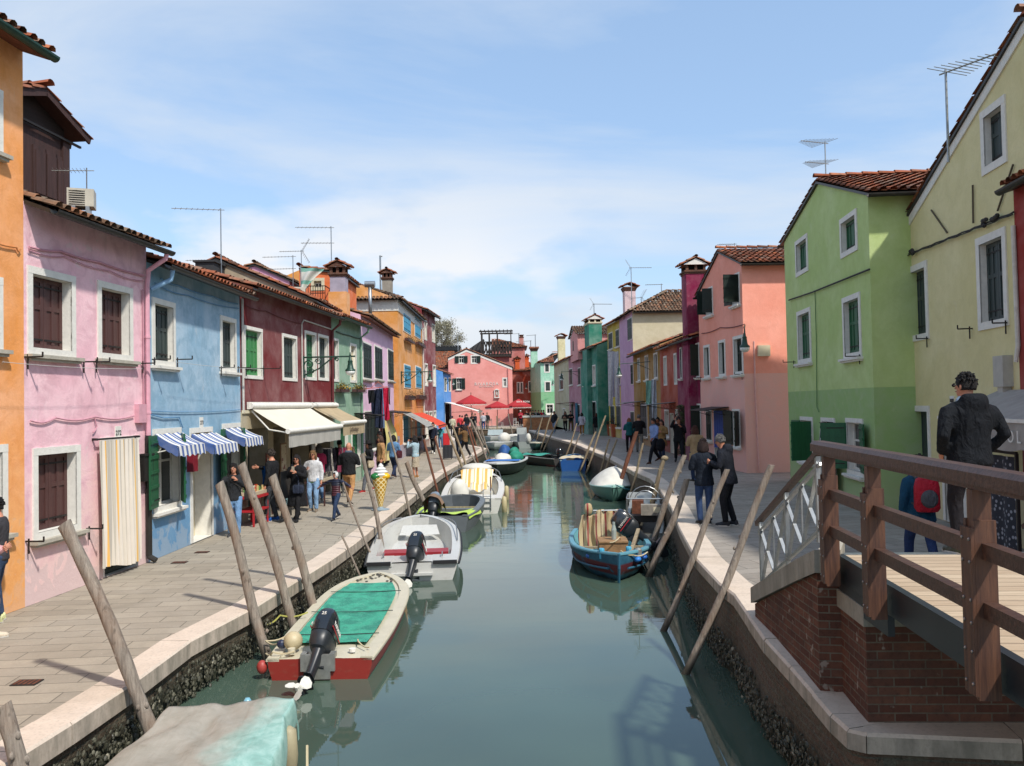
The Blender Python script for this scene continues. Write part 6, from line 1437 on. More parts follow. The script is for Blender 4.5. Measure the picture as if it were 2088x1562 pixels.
mb.tube([(L+.0, 0, .58), (L-.02, 0, .30), (L-.14, 0, .0), (L-.3, 0, -.15)], .03, 6); obj('strake', mb, blu, T)
for x in (L*.55, L*.78): mb = MB(); b = H.b(x/L)-.05; mb.box(x-.05, x+.05, -b, b, .36, .40); obj('thwart', mb, M['pole2'], T)
crate_m = simple('worn_plywood', '8a6a48', .85, var=.25, scale=5, bump=.3); mb = MB(); mb.box(L*.62, L*.76, -.30, .28, .22, .62); mb.box(L*.615, L*.765, -.31, .29, .62, .65); o = obj('wooden_box', mb, crate_m, None); o.matrix_world = Matrix.Translation(T.location) @ Matrix.Rotation(h, 4, 'Z'); tag(o, 'worn wooden box standing in the blue wooden boat', 'box')
plaid = stripes('striped_blanket', [('a8936c', 1.0), ('75302a', .35), ('b3a27c', .6), ('5f3b2e', .15), ('bfae8a', .5), ('8a332c', .3)], .42, axis=1, rough=.9)
def blanket(x0, y0, w, hgt, lbl, twist=0.0, depth=.30):
 mb = MB();
 def g(u, v):
  q = (v-.28); top = hgt
  if v < .28: xx = -depth*(.28-v)/.28; zz = top-(.28-v)*.9
  else: xx = depth*.6*(v-.28); zz = top-(v-.28)*1.05
  sp = 1+.5*max(0, v-.3); return (x0+xx+.05*sin(u*15+twist), y0+(u-.5)*w*sp+.03*sin(v*7), zz+.02*sin(u*9))
 mb.grid(g, 40, 24); o = obj('striped_blanket', mb, plaid, None, smooth=True); o.matrix_world = Matrix.Translation(T.location) @ Matrix.Rotation(h, 4, 'Z'); tag(o, lbl, 'blanket', None); return o
blanket(L*.30, .05, .60, 1.05, 'striped beige and red blanket spread over a frame in the blue wooden boat'); b2 = blanket(L*.36, -.42, .36, .98, 'striped blanket knotted around a post in the blue wooden boat', 1.0, .2)
mb = MB(); mb.lathe([(.05, 0), (.085, .06), (.10, .14), (.075, .24), (.04, .27)], (L*.36, -.42, .96), 10); kn = obj('knotted_top', mb, plaid, b2, smooth=True)
mb = MB()
for y in (-.28, .34): mb.tube([(L*.30, y, .1), (L*.30, y, 1.03)], .018, 6)
mb.tube([(L*.30, -.30, 1.03), (L*.30, .36, 1.03)], .018, 6); mb.tube([(L*.36, -.42, .05), (L*.36, -.42, 1.0)], .025, 6); obj('frame', mb, M['steel'], T)
m_ = outboard(T, L*.42, .60, .62, 52, 1.05, turn=-90, prop=False)
for (x, y, c) in ((L*.80, -.52, '2a5fa8'), (L*.70, -.60, '2d62a6'), (L*.84, .55, '2460b0'), (L*.90, .40, '2a70b8')):
 mb = MB(); mb.ball((x, y, .40), .12, .08, .06, 10, 6); obj('blue_bundle', mb, simple('blue_plastic', c, .5, var=.15), T, smooth=True)
for (x, y) in ((L*.90, -.30), (L*.86, .25)): mb = MB(); mb.lathe([(.05, 0), (.06, .17), (.05, .2)], (x, y, .42), 10); obj('blue_cup', mb, simple('sky_blue_plastic', '4aa3c4', .4), T)
mb = MB(); mb.lathe([(.07, 0), (.07, .14), (.03, .17)], (L*.86, .44, .42), 12); obj('tin', mb, M['alu'], T)
mb = MB(); mb.beam((L*.55, .60, .75), (L*.92, .25, .50), .07, .05); obj('oar', mb, M['pole2'], T); mb = MB(); mb.lathe([(.05, 0), (.055, .2), (.03, .3), (.03, .36)], (L*.70, .02, .65), 10); obj('glass_jar', mb, simple('milky_glass', '99a39e', .2), T)
rope(T, [(L*.97, .05, .62), (L*.93, .3, .5), (L*.86, .62, .5), (L*.6, .9, .1)], r=.014); rope(T, [(L*.80, -.1, .66), (L*.74, .12, .72), (L*.68, .2, .6)], r=.012)
for i in range(5):
 a_ = [random.uniform(.5, .9)*L, random.uniform(-.4, .4)]; rope(T, [(a_[0], a_[1], .30), (a_[0]+.2, a_[1]+.2, .34), (a_[0]+.35, a_[1]-.1, .28)], r=.010)
# --- aluminium skiff behind it
P = G(1313, 1084, ZW+.4); T = thing('aluminium_boat', 'dull aluminium skiff with a tube frame behind the blue wooden boat', 'boat', (P.x, P.y, ZW), radians(80), GRP_B)
H = Hull(4.2, .95, .35, .75, 'pram', tw=.9, flare=.9); shells(T, H, M['alu'], M['alu'], M['alu']); obj('cockpit', H.inside(.03, .75, .3), simple('grimy_aluminium', '55534c', .6, metal=.3, var=.3), T, smooth=40)
mb = MB(); mb.add([(3.2, -.45, .50), (3.2, .45, .50), (4.1, .50, .90), (4.1, -.50, .90), (3.6, 0, .55)], [(0,1,4), (1,2,4), (2,3,4), (3,0,4)]); obj('bow_tray', mb, M['alu'], T)
mb = MB(); mb.ball((3.8, -.15, .68), .22, .05, .04, 8, 5); obj('yellow_bottle', mb, simple('yellow_plastic', 'c9a23a', .4), T, smooth=True)
fb = MB()
for sg in (-1, 1): fb.tube([(2.0, sg*.46, .35), (2.0, sg*.47, .95), (2.9, sg*.47, .98), (3.2, sg*.55, .4)], .02, 6)
fb.tube([(2.0, -.47, .95), (2.0, .47, .95)], .02, 6)
for r in (.42, .30): fb.tube([(2.6, r*cos(pi*k/10), .80+r*sin(pi*k/10)) for k in range(11)], .014, 6)
obj('tube_frame', fb, M['steel'], T)
mb = MB(); mb.box(1.75, 2.0, -.45, .10, .55, .82); e_ = obj('grey_box', mb, simple('dirty_white_metal', '8c857a', .6, var=.25), T); mb = MB(); mb.box(1.74, 1.752, -.40, -.22, .62, .76); obj('socket', mb, M['cream'], e_)
mb = MB(); mb.box(2.4, 2.9, .05, .35, .35, .85); obj('rusty_engine', mb, M['rust'], T); mb = MB(); mb.box(1.9, 2.3, -.3, .4, .35, .52); obj('battery_box', mb, simple('black_plastic', '1a1a1b', .5), T)
# --- nearest boat, under a tarpaulin
P = G(462, 1432, ZW+.60); Y1 = P.y; xl = G(318, 1436, ZW+.60).x; xr = G(612, 1424, ZW+.58).x
T = thing('covered_boat', 'nearest boat, lower left, under a worn grey and turquoise tarpaulin', 'boat', ((xl+xr)/2+.17, Y1-4.72, ZW), radians(91.5), GRP_B); L = 4.7
H = Hull(L, (xr-xl)*1.02, .42, .46, 'pram', tw=.86, rw=.08); shells(T, H, gel('dark_teal_hull', '1f3b40'), navy, gel('greyrim', '5d6a66'))
t = NT('worn_tarpaulin'); v = t.mapping(); n = t.noise(v, .9, 4, .6, .5); n2 = t.noise(v, 5, 6, .65, .5); sep = t.n('ShaderNodeSeparateXYZ'); t.l(v, sep.inputs[0])
edge = t.ramp(t.math('ADD', t.math('MULTIPLY', sep.outputs[1], -1.0), t.math('MULTIPLY', n, .9)), [(.70, 0.0), (1.05, 1.0)])
grn = t.ramp(t.math('ADD', t.math('MULTIPLY', sep.outputs[0], .25), t.math('MULTIPLY', n, .8)), [(1.42, 0.0), (1.62, 1.0)])
a = t.mix(t.ramp(n2, [(.35, 0.0), (.7, 1.0)]), lin('8d887b'), lin('a29c90')); a = t.mix(grn, a, lin('4f9580')); a = t.mix(edge, a, t.mix(t.ramp(n2, [(.4, 0.0), (.7, 1.0)]), lin('7fa69b'), lin('a6c4ba')))
cr = t.noise(t.mapping(rot=(0, 0, .5), scale=(.5, 2.4, 1)), 3, 4, .5, 1.0); t.col(t.mix(t.ramp(n2, [(.25, .35), (.4, 0.0)]), a, lin('5e5a50'))); t.rough(.5); t.bump(t.math('ADD', cr, t.math('MULTIPLY', n2, .2)), .35, .03); tarp = t.mat
def tg(u, v):
 t_ = .0+1.0*v; b = H.b(min(.9, t_))+.06; q = 2*u-1; x = L*t_*1.02
 z = H.h(t_)+.10+.08*cos(q*2.2)-.10*sin(pi*min(1, max(0, (v-.5)*2)))*max(0, .7-abs(q-.15))+.10*max(0, v-.85)*6*max(0, abs(q)-.45)
 z += .14*max(0, -q-.35)*max(0, v-.5)*2-.10*max(0, v-.72)*max(0, .5-abs(q-.1))*4
 wr = .012*sin(q*9+v*19)*(.4+abs(q))+.008*sin(q*4-v*47+2*sin(q*5))
 if abs(q) > .92: z -= .26*(abs(q)-.92)/.08+0
 if v > .985: z -= .20
 return (x+wr, b*min(1, abs(q)*1.04)*(1 if q > 0 else -1)+wr*.5, z+wr)
mb = MB(); mb.grid(tg, 90, 120); tp_ = obj('tarpaulin', mb, tarp, T, smooth=True)
for x in (L*.60, L*.93): mb = MB(); mb.lathe([(.02, -.26), (.07, -.22), (.085, 0), (.07, .22), (.02, .26)], (x, -H.b(x/L)-.13, .22), 12); obj('fender', mb, gel('old_cream_fender', 'a3987a', .6, .25), T, smooth=True)
mb = MB(); mb.lathe([(.045, 0), (.05, .08), (.04, .14), (.02, .17)], (L*1.01, -.15, .46), 12); b_ = obj('plastic_bottle', mb, simple('pale_blue_plastic', '6fa0b0', .25), T, smooth=True)
rope(T, [(L*.7, -.75, .5), (L*.8, -.95, .1), (L*.9, -.85, .35)])
mb = MB(); mb.box(L*.55, L*.58, .12, .42, H.h(.5)+.265, H.h(.5)+.275); obj('white_patch', mb, M['white'], tp_)
# ================================================================ PEOPLE
def remesh(mb, vox, smooth_it=4):
 me = mesh_of(mb, M['skin']); o = bpy.data.objects.new('tmp', me); COL.objects.link(o)
 r = o.modifiers.new('r', 'REMESH'); r.mode = 'VOXEL'; r.voxel_size = vox; r.use_smooth_shade = True
 s_ = o.modifiers.new('s', 'SMOOTH'); s_.iterations = smooth_it; s_.factor = .5
 dg = bpy.context.evaluated_depsgraph_get(); res = bpy.data.meshes.new_from_object(o.evaluated_get(dg)); bpy.data.objects.remove(o)
 vs = [tuple(v.co) for v in res.vertices]; fs = [tuple(p.vertices) for p in res.polygons]; bpy.data.meshes.remove(res)
 out = MB(); out.add(vs, fs); return out
CL = {}
def hairmat(c):
 k = ('hair', c)
 if k not in CL:
  t = NT('hair'); n = t.noise(t.mapping(scale=(60, 60, 14)), 3, 4, .6, .3); t.col(t.mix(n, sc(lin(c), .4), sc(lin(c), 1.15))); t.rough(.75); t.bump(n, 1.0, .03); CL[k] = t.mat
 return CL[k]
def cloth(c, rough=.85, nm='cloth'):
 k = (c, rough)
 if k not in CL:
  t = NT(nm); n = t.noise(t.mapping(), 7, 5, .6, .4); f = t.noise(t.mapping(scale=(1, 1, .5)), 16, 4, .6, .8)
  t.col(t.mix(t.ramp(n, [(.3, 0.0), (.7, 1.0)]), sc(lin(c), .8), sc(lin(c), 1.15))); t.rough(rough); t.b.inputs['Specular IOR Level'].default_value = .25; t.bump(t.math('ADD', f, t.math('MULTIPLY', t.noise(t.mapping(scale=(1.6, 1.6, .8)), 5, 3, .5, 1.6), 2.2)), .6, .035); CL[k] = t.mat
 return CL[k]
SK = {'a': 'b98066', 'b': '9c664c', 'c': '5c3a2b', 'd': 'c99a80'}
ARMS = {  # elbow, hand positions relative to the shoulder (side +x outwards, y forwards, z up) for a 1.75 m figure
 'down': ((.06, -.03, -.29), (.07, .05, -.55)), 'back': ((.07, -.12, -.27), (.05, -.14, -.52)), 'pocket': ((.10, -.08, -.27), (.01, .09, -.45)),
 'front': ((.08, .02, -.28), (-.07, .25, -.20)), 'phone': ((.06, .07, -.27), (-.10, .30, -.12)), 'photo': ((.12, .18, -.16), (-.08, .28, .09)), 'chin': ((.05, .10, -.27), (-.13, .19, -.04)),
 'reach': ((.08, .24, -.16), (.03, .50, -.14)), 'spread': ((.26, .0, -.12), (.50, .02, -.24)), 'swingf': ((.04, .08, -.28), (.02, .27, -.45)), 'swingb': ((.05, -.14, -.26), (.05, -.22, -.50)), 'hip': ((.16, -.08, -.25), (.0, .03, -.42)), 'fold': ((.07, .04, -.28), (-.22, .22, -.20)), 'up': ((.10, .16, -.05), (-.02, .22, .22)), 'strap': ((.08, -.04, -.27), (-.10, .14, -.06)) }
def person(px_, py_, side, h, face, label, top='444444', legs='222222', shoes='222222', skin='a', hair='2b1d15', hairlen=0, arms=('down', 'down'), stance='stand', coat=None, hood=False, glasses=False, skirt=None, hat=None, bald=False, near=False, Z=None, lean=0, headturn=0, extras=(), vox=.020, shirt=None, bulk=1.0, group=None, P=None, scarf=None, nod=0):
 if P is None: P = GL(px_, py_) if side < 0 else GR(px_, py_)
 if Z is not None: P = G(px_, py_, Z)
 s = h/1.75; T = thing('person', label, 'person', P, radians(face), group)
 # face: heading in degrees, 90 = away from the bridge, 270 = towards it; local +y is forwards
 T.rotation_euler = (0, 0, radians(face-90)); T.scale = (s, s, s)
 ln = radians(lean); tip = lambda p: Vector((p[0], p[1]*cos(ln)+(p[2]-.95)*sin(ln), .95+(p[2]-.95)*cos(ln)-p[1]*sin(ln))) if p[2] > .95 else Vector(p)
 st = {'stand': (.0, .0, .0, .0), 'walk': (.30, -.28, .0, .10), 'stride': (.38, -.36, .0, .14), 'shift': (.06, -.06, 0, 0), 'wide': (.05, .0, 0, 0)}[stance]
 lw = .10 if stance != 'wide' else .16
 LEG = []
 for k, sx in enumerate((-1, 1)):
  f = st[k]; hip = Vector((sx*.095, 0, .93)); ank = Vector((sx*lw*.95, f*.95, .09+(st[3] if f < 0 else 0)*.9)); knee = (hip+ank)/2+Vector((sx*.01, .05+(.06 if f < 0 else 0.02)*(1 if f else .3), .0))
  toe = ank+Vector((sx*.03, .14, -.055-(.05 if f < -.1 else 0))); LEG.append((hip, knee, ank, toe))
 SH = [tip((sx*.185*bulk, 0, 1.43)) for sx in (-1, 1)]; AR = []
 for k, sx in enumerate((-1, 1)):
  e, hd = ARMS[arms[k]]; E_ = SH[k]+Vector((sx*e[0], e[1], e[2])); Hd = SH[k]+Vector((sx*hd[0], hd[1], hd[2])); AR.append((SH[k], E_, Hd))
 neck = tip((0, .0, 1.49)); hc = tip((0, .035, 1.625)); ht = radians(headturn); RH = Matrix.Rotation(ht, 3, 'Z') @ Matrix.Rotation(radians(-nod), 3, 'X')
 def ell(c, rx, ry, n=12): return [(c[0]+rx*cos(2*pi*k/n), c[1]+ry*sin(2*pi*k/n), c[2]) for k in range(n)]
 def torso(mb, g=0.0, lo=.90, hi=1.47, hem=1.0):
  rows = [(.84, .155*hem, .115*hem), (.92, .160, .115), (1.02, .148, .105), (1.14, .145, .105), (1.28, .175, .118), (1.38, .195, .115), (1.44, .165, .095), (1.48, .085, .07), (1.52, .058, .06)]
  R_ = [ell(tip((0, 0, z)), (rx+g)*bulk, ry*bulk+g) for z, rx, ry in rows if lo-.001 <= z <= hi+.001]
  mb.loft(R_)
 # ---- body
 b = MB(); torso(b, 0, .84, 1.52)
 for hip, knee, ank, toe in LEG: b.tube([hip+Vector((0,0,.03)), hip.lerp(knee, .3), knee, knee.lerp(ank, .35), ank], [.088, .078, .056, .055, .038], 10)
 for k, (a, e, w) in enumerate(AR):
  sx = -1 if k == 0 else 1; b.tube([a+Vector((-sx*.04, 0, -.03)), a.lerp(e, .4), e, e.lerp(w, .4), w], [.040, .044, .038, .036, .025], 10)
 b.tube([neck+Vector((0, 0, -.05)), neck, hc+Vector((0, -.02, -.04))], [.062, .055, .054], 10)
 b.ball(hc+Vector((0, 0, .01)), .075, .092, .115, 14, 10)
 b.ball(hc+RH @ Vector((0, .035, -.06)), .052, .055, .05, 10, 7)
 body = remesh(b, vox if near else .024, 3)
 # face, ears and fingers on the same mesh
 for sx in (-1, 1):
  body.ball(hc+RH @ Vector((sx*.078, -.005, .0)), .010, .018, .030, 6, 5)
  body.ball(hc+RH @ Vector((sx*.030, .083, .018)), .014, .010, .007, 7, 5, 1)
  body.ball(hc+RH @ Vector((sx*.030, .0905, .018)), .0065, .004, .006, 6, 4, 2)
  body.ball(hc+RH @ Vector((sx*.031, .088, .036)), .018, .006, .0035, 6, 4, 2)
 nz = [hc+RH @ Vector(q) for q in ((-.008, .088, .02), (.008, .088, .02), (.016, .088, -.022), (-.016, .088, -.022), (0, .116, -.018))]
 body.add(nz, [(0,1,4), (1,2,4), (2,3,4), (3,0,4)]); body.ball(hc+RH @ Vector((0, .086, -.046)), .024, .010, .0065, 8, 4, 3)
 for k, (a, e, w) in enumerate(AR):
  sx = -1 if k == 0 else 1; d = (w-e).normalized(); q = d.cross(Vector((0, 1, 0)) if abs(d.y) < .8 else Vector((0, 0, 1))).normalized()
  q = q if q.x*sx > 0 or abs(q.x) < .1 else -q; nrm = d.cross(q)
  side_ = nrm.normalized();
  if side_.y < 0: side_ = -side_
  pin = Vector((-sx, 0, 0)); pin = (pin-d*pin.dot(d)).normalized()
  # palm: flat, thumb edge forwards
  fw = d.cross(pin).normalized(); fw = fw if fw.y > 0 or fw.z > .3 else -fw
  body.loft([[w+d*t_+fw*(cw*cos(2*pi*j/8))+pin*(ct*sin(2*pi*j/8)) for j in range(8)] for t_, cw, ct in ((-.02, .024, .02), (.02, .036, .017), (.06, .042, .015), (.085, .040, .012), (.092, .034, .008))])
  for j in range(4):
   o_ = w+d*.080+fw*(.030-.020*j); Lf = (.070, .078, .073, .058)[j]; c1 = o_+d*Lf*.45+pin*.006; c2 = c1+d*Lf*.30+pin*Lf*.28; c3 = c2+d*Lf*.12+pin*Lf*.30
   body.tube([o_, c1, c2, c3], [.0088, .0085, .0078, .006], 6)
  tb = w+d*.025+fw*.032; body.tube([tb, tb+d*.035+fw*.026+pin*.006, tb+d*.062+fw*.032+pin*.020], [.0115, .010, .0075], 6)
 sk = simple('skin', SK[skin], .5, .4, var=.06, scale=10)
 obj('body', body, [sk, simple('eye_white', 'b9b4ac', .3), simple('dark_iris', '1e1512', .3), simple('lips', '8f4f48', .5)], T, smooth=True)
 # ---- trousers / skirt
 if legs:
  p = MB(); p.loft([ell((0, 0, z), rx*bulk, ry*bulk) for z, rx, ry in ((.80, .150, .118), (.86, .172, .13), (.95, .168, .125), (1.03, .155, .115))])
  for hip, knee, ank, toe in LEG: p.tube([hip+Vector((0,0,.02)), hip.lerp(knee, .35), knee, knee.lerp(ank, .4), ank+Vector((0, 0, -.01))], [.108, .096, .074, .068, .060], 10)
  obj('trousers', remesh(p, .022, 3), cloth(legs), T, smooth=True)
 if skirt:
  c_, zlo, wid = skirt; p = MB(); rings = []
  for i in range(9):
   t_ = i/8; z = 1.04-(1.04-zlo)*t_; rx = .15+(wid-.15)*t_**.8; rings.append([(rx*(1+.05*t_*sin(7*a))*cos(a), rx*.85*(1+.05*t_*cos(6*a))*sin(a)+.0, z) for a in [2*pi*j/28 for j in range(28)]])
  p.loft(rings, 0, True, False); obj('skirt', p, cloth(c_) if isinstance(c_, str) else c_, T, smooth=True)
 for hip, knee, ank, toe in LEG:
  q = MB(); d = (toe-ank).normalized(); hd_ = Vector((d.x, d.y, 0)).normalized(); sl = Vector((0, 0, -.075)); up = Vector((0, 0, 1)); tl = 0 if ank.z < .12 else -.35
  def rg(o_, w_, h_):
   c0 = ank+sl+hd_*o_+Vector((0, 0, tl*o_)); sd_ = Vector((hd_.y, -hd_.x, 0)); return [c0+sd_*(w_*cos(a))+up*(max(0, sin(a))*h_-(0.0 if sin(a) > -.1 else .012)) for a in [2*pi*j/10 for j in range(10)]]
  q.loft([rg(-.075, .018, .04), rg(-.065, .036, .085), rg(-.01, .040, .115), rg(.05, .042, .085), rg(.11, .046, .062), rg(.165, .040, .05), rg(.195, .018, .03)])
  sh = obj('shoe', q, cloth(shoes, .5), T, smooth=50)
  so = MB(); so.loft([[v_+Vector((0, 0, 0)) for v_ in ()]] if False else [[(p_[0], p_[1], p_[2]) for p_ in [ank+sl+hd_*o_+Vector((hd_.y, -hd_.x, 0))*w_*q_+Vector((0, 0, z_+tl*o_)) for q_, z_ in ((-1, -.016), (1, -.016), (1, .004), (-1, .004))]] for o_, w_ in ((-.078, .03), (.0, .042), (.12, .049), (.19, .03))]); obj('sole', so, simple('pale_sole', 'b9b5ac' if shoes not in ('1a1a1a', '3a2218') else '1c1a18', .8), sh)
 # ---- upper garment
 c = MB(); g = .022 if not coat else .030; lo = .84
 if shirt: sb = MB(); torso(sb, .013, .84, 1.48); obj('shirt', sb, cloth(shirt), T, smooth=True)
 rows = [(1.02, .150, .108), (1.14, .147, .108), (1.28, .176, .120), (1.38, .198, .118), (1.44, .172, .10), (1.485, .095, .080)]
 hem = {None: [(.86, .168, .128), (.93, .164, .122)], 'hip': [(.80, .185, .140), (.92, .170, .128)], 'mid': [(.62, .205, .165), (.78, .190, .15), (.92, .168, .125)], 'long': [(.38, .25, .21), (.60, .22, .18), (.80, .19, .15), (.93, .165, .125)]}[coat]
 c.loft([ell(tip((0, 0, z)), (rx+g)*bulk, ry*bulk+g) for z, rx, ry in hem+rows])
 for k, (a, e, w) in enumerate(AR):
  sx = -1 if k == 0 else 1; c.tube([a+Vector((-sx*.05, 0, -.022)), a.lerp(e, .12)+Vector((0, 0, -.012)), a.lerp(e, .45), e, e.lerp(w, .5), w-(w-e).normalized()*.015], [.055+g*.3, .064+g*.3, .062+g*.4, .054+g*.4, .048+g*.4, .042+g*.3], 10)
 if hood:
  c.loft([ell(tip((0, -.085, z)), rx, ry) for z, rx, ry in ((1.33, .06, .05), (1.38, .12, .075), (1.46, .150, .10), (1.52, .140, .09), (1.56, .11, .06))])
 gm = remesh(c, .022, 4)
 garment = obj('coat' if coat else ('jacket' if shirt or hood else 'top'), gm, top if not isinstance(top, str) else cloth(top), T, smooth=True)
 if scarf: q = MB(); q.loft([ell(tip((0, .01, z)), rx, ry) for z, rx, ry in ((1.42, .10, .09), (1.46, .115, .10), (1.51, .10, .09), (1.535, .075, .07))]); obj('scarf', q, cloth(scarf), T, smooth=True)
 # ---- hair
 if not bald:
  hr = MB(); n = 16; rings = []
  for i in range(9):
   el = pi*(.5-i/8*.62); ring = []
   for j in range(n):
    a = 2*pi*j/n; fr_ = max(0, sin(a)); drop = 1-(.42*fr_**1.5 if i > 4 else 0)
    e2 = el if el > .25 else .25-( .25-el)*(1-fr_**.6 if fr_ > .15 else 1)
    r1 = cos(e2) if e2 < 1.5 else .03
    ring.append(hc+RH @ Vector((.088*r1*cos(a)*1.0, .104*r1*sin(a)-.006-.012*fr_*(1 if e2 < .5 else 0), .015+.126*sin(e2)+.004*sin(a*5+i))))
   rings.append(ring)
  hr.loft(rings[::-1], 0, True, True)
  if hairlen > 0:
   for j in range(26):
    a = pi+pi*j/25; a = pi*.93+pi*1.14*j/25; x0 = .088*cos(a); y0 = .100*sin(a)-.008; Ls = hairlen*random.uniform(.9, 1.05)
    hr.tube([hc+RH @ Vector((x0*.9, y0*.9, .06)), hc+RH @ Vector((x0*1.06, y0*1.06, -.03)), hc+RH @ Vector((x0*1.12, y0*1.15-.01, -.10-.3*Ls*.5)), hc+RH @ Vector((x0*1.0, y0*1.2-.015, -.10-Ls))], [.02, .024, .024, .010], 5)
  rq = random.Random(int(px_)); hr.v = [(x+rq.uniform(-.004, .004), y+rq.uniform(-.004, .004), z+rq.uniform(-.005, .006)) for x, y, z in hr.v]
  for _ in range(110 if near else 0):
   a = rq.uniform(0, 6.28); e2 = rq.uniform(.0, 1.45); q = hc+RH @ Vector((.084*cos(e2)*cos(a), .098*cos(e2)*sin(a)-.01, .022+.120*sin(e2)))
   if sin(a) > .2 and e2 < .5: continue
   d = Vector((cos(a)*.3, sin(a)*.3-.3, rq.uniform(-1, .2))).normalized(); hr.tube([q, q+d*.012+(q-hc)*.02, q+d*.030-(q-hc)*.02], [.012, .010, .003], 4)
  obj('hair', hr, hairmat(hair), T, smooth=True)
 if glasses:
  q = MB()
  for sx in (-1, 1):
   q.lathe([(.020, -.003), (.020, .003)], (0, 0, 0), 10) if False else None
   q.ball(hc+RH @ Vector((sx*.031, .098, .016)), .022, .005, .017, 10, 6); q.tube([hc+RH @ Vector((sx*.052, .092, .02)), hc+RH @ Vector((sx*.080, .0, .018))], .003, 4)
  q.tube([hc+RH @ Vector((-.012, .10, .02)), hc+RH @ Vector((.012, .10, .02))], .003, 4); obj('sunglasses' if glasses == 'sun' else 'glasses', q, simple('dark_lens', '15110f', .15), T)
 if hat:
  kind, hcol = hat; q = MB()
  if kind == 'brim': q.lathe([(.17, 0), (.175, .008), (.095, .014), (.092, .09), (.07, .115), (.02, .118)], hc+Vector((0, 0, .055)), 18)
  elif kind == 'hoodup':
   q.ball(hc+Vector((0, -.015, .012)), .108, .118, .138, 16, 11); q.v = [(x, min(y, hc.y+.062), z) for x, y, z in q.v]
  else: q.lathe([(.094, 0), (.096, .05), (.08, .09), (.03, .118), (.0, .12)], hc+Vector((0, -.005, .035)), 16)
  obj('hat' if kind != 'hoodup' else 'hood', q, cloth(hcol), T, smooth=True)
 T['_a'] = 0; del T['_a']
 PP = dict(T=T, hc=hc, AR=AR, SH=SH, tip=tip, P=P, s=s)
 for ex in extras: ex(PP)
 return T
def held(PP, name, mb, mats, label, cat, smooth=False):
 """a thing carried by someone: its own top-level object in the carrier's place"""
 T = PP['T']; o = obj(name, mb, mats, None, smooth=smooth); o.matrix_world = Matrix.Translation(T.location) @ T.rotation_euler.to_matrix().to_4x4() @ Matrix.Scale(PP['s'], 4); tag(o, label, cat); return o
def bag(dx, dy, z, w, d_, hh, col, label, strap=True, name='shoulder_bag'):
 def f(PP):
  mb = MB(); mb.loft([[(dx+i*w/2*k, dy+j*d_/2*k, z+q) for i, j in ((-1,-1),(0,-1.15),(1,-1),(1.1,0),(1,1),(0,1.15),(-1,1),(-1.1,0))] for q, k in ((-hh/2, .85), (-hh*.3, 1.0), (hh*.3, 1.0), (hh/2, .8))])
  o = held(PP, name, mb, cloth(col, .6), label, 'bag', smooth=40)
  if strap:
   sg = -1 if dx > 0 else 1; sb = MB(); t = PP['tip']; sb.tube([(dx, dy, z+hh*.4), t((dx*.7, .13, 1.15)), t((sg*.05, .145, 1.34)), t((sg*.12, .06, 1.50)), t((sg*.10, -.10, 1.42)), t((dx*.7, -.15, 1.15)), (dx, dy, z+hh*.4)], .012, 5); obj('strap', sb, cloth(col, .6), o)
 return f
def backpack(col, label, w=.30, hh=.44, col2=None):
 def f(PP):
  t = PP['tip']; rows = [(-hh/2, .80, .75), (-hh*.4, 1, 1), (hh*.2, 1, .9), (hh*.42, .85, .7), (hh/2, .5, .4)]; mb = MB()
  mb.loft([[t((w/2*k*(abs(cos(a))**.6)*(1 if cos(a) > 0 else -1), -.235+.10*k2*(abs(sin(a))**.6)*(1 if sin(a) > 0 else -1), 1.22+q)) for a in [2*pi*j/14 for j in range(14)]] for q, k, k2 in rows])
  o = held(PP, 'backpack', mb, cloth(col, .6), label, 'backpack', smooth=45)
  pb = MB(); pb.ball(t((0, -.335, 1.16)), w*.36, .045, hh*.26, 12, 8); obj('front_pocket', pb, cloth(col2 or col, .6), o, smooth=True)
  sb = MB()
  for sx in (-1, 1): sb.tube([t((sx*.10, -.16, 1.42)), t((sx*.13, .0, 1.515)), t((sx*.14, .145, 1.36)), t((sx*.16, .06, 1.12)), t((sx*.13, -.15, 1.05))], .017, 5)
  obj('strap', sb, cloth(col2 or col, .6), o)
 return f
def phone(k, label, col='151517'):
 def f(PP):
  a, e, w = PP['AR'][k]; d = (w-e).normalized(); p = w+d*.09; mb = MB(); mb.box(p.x-.038, p.x+.038, p.y-.004, p.y+.006, p.z-.03, p.z+.12); held(PP, 'phone', mb, simple('phone_case', col, .3), label, 'phone')
 return f
def camera_(label):
 def f(PP):
  c = PP['hc']+Vector((0, .17, 0)); mb = MB(); mb.box(c.x-.065, c.x+.065, c.y-.03, c.y+.03, c.z-.04, c.z+.045); o = held(PP, 'camera', mb, simple('black_camera', '141415', .4), label, 'camera'); l = MB(); l.tube([c+Vector((0, .03, 0)), c+Vector((0, .10, 0))], .035, 12); obj('lens', l, simple('black_camera', '141415', .4), o)
 return f
t = NT('padded_nylon'); s_ = t.n('ShaderNodeSeparateXYZ'); t.l(t.tc.outputs['Object'], s_.inputs[0]); t.col(t.mix(t.ramp(t.math('SUBTRACT', s_.outputs[2], 1.24), [(0.0, 0.0), (.004, 1.0)]), lin('4a1f2b'), lin('1c2136'))); t.rough(.5); w_ = t.n('ShaderNodeTexWave'); w_.bands_direction = 'Z'; w_.inputs['Scale'].default_value = 4; t.l(t.tc.outputs['Object'], w_.inputs[0]); t.bump(w_.outputs[0], .6, .03); twotone = t.mat
random.seed(11)
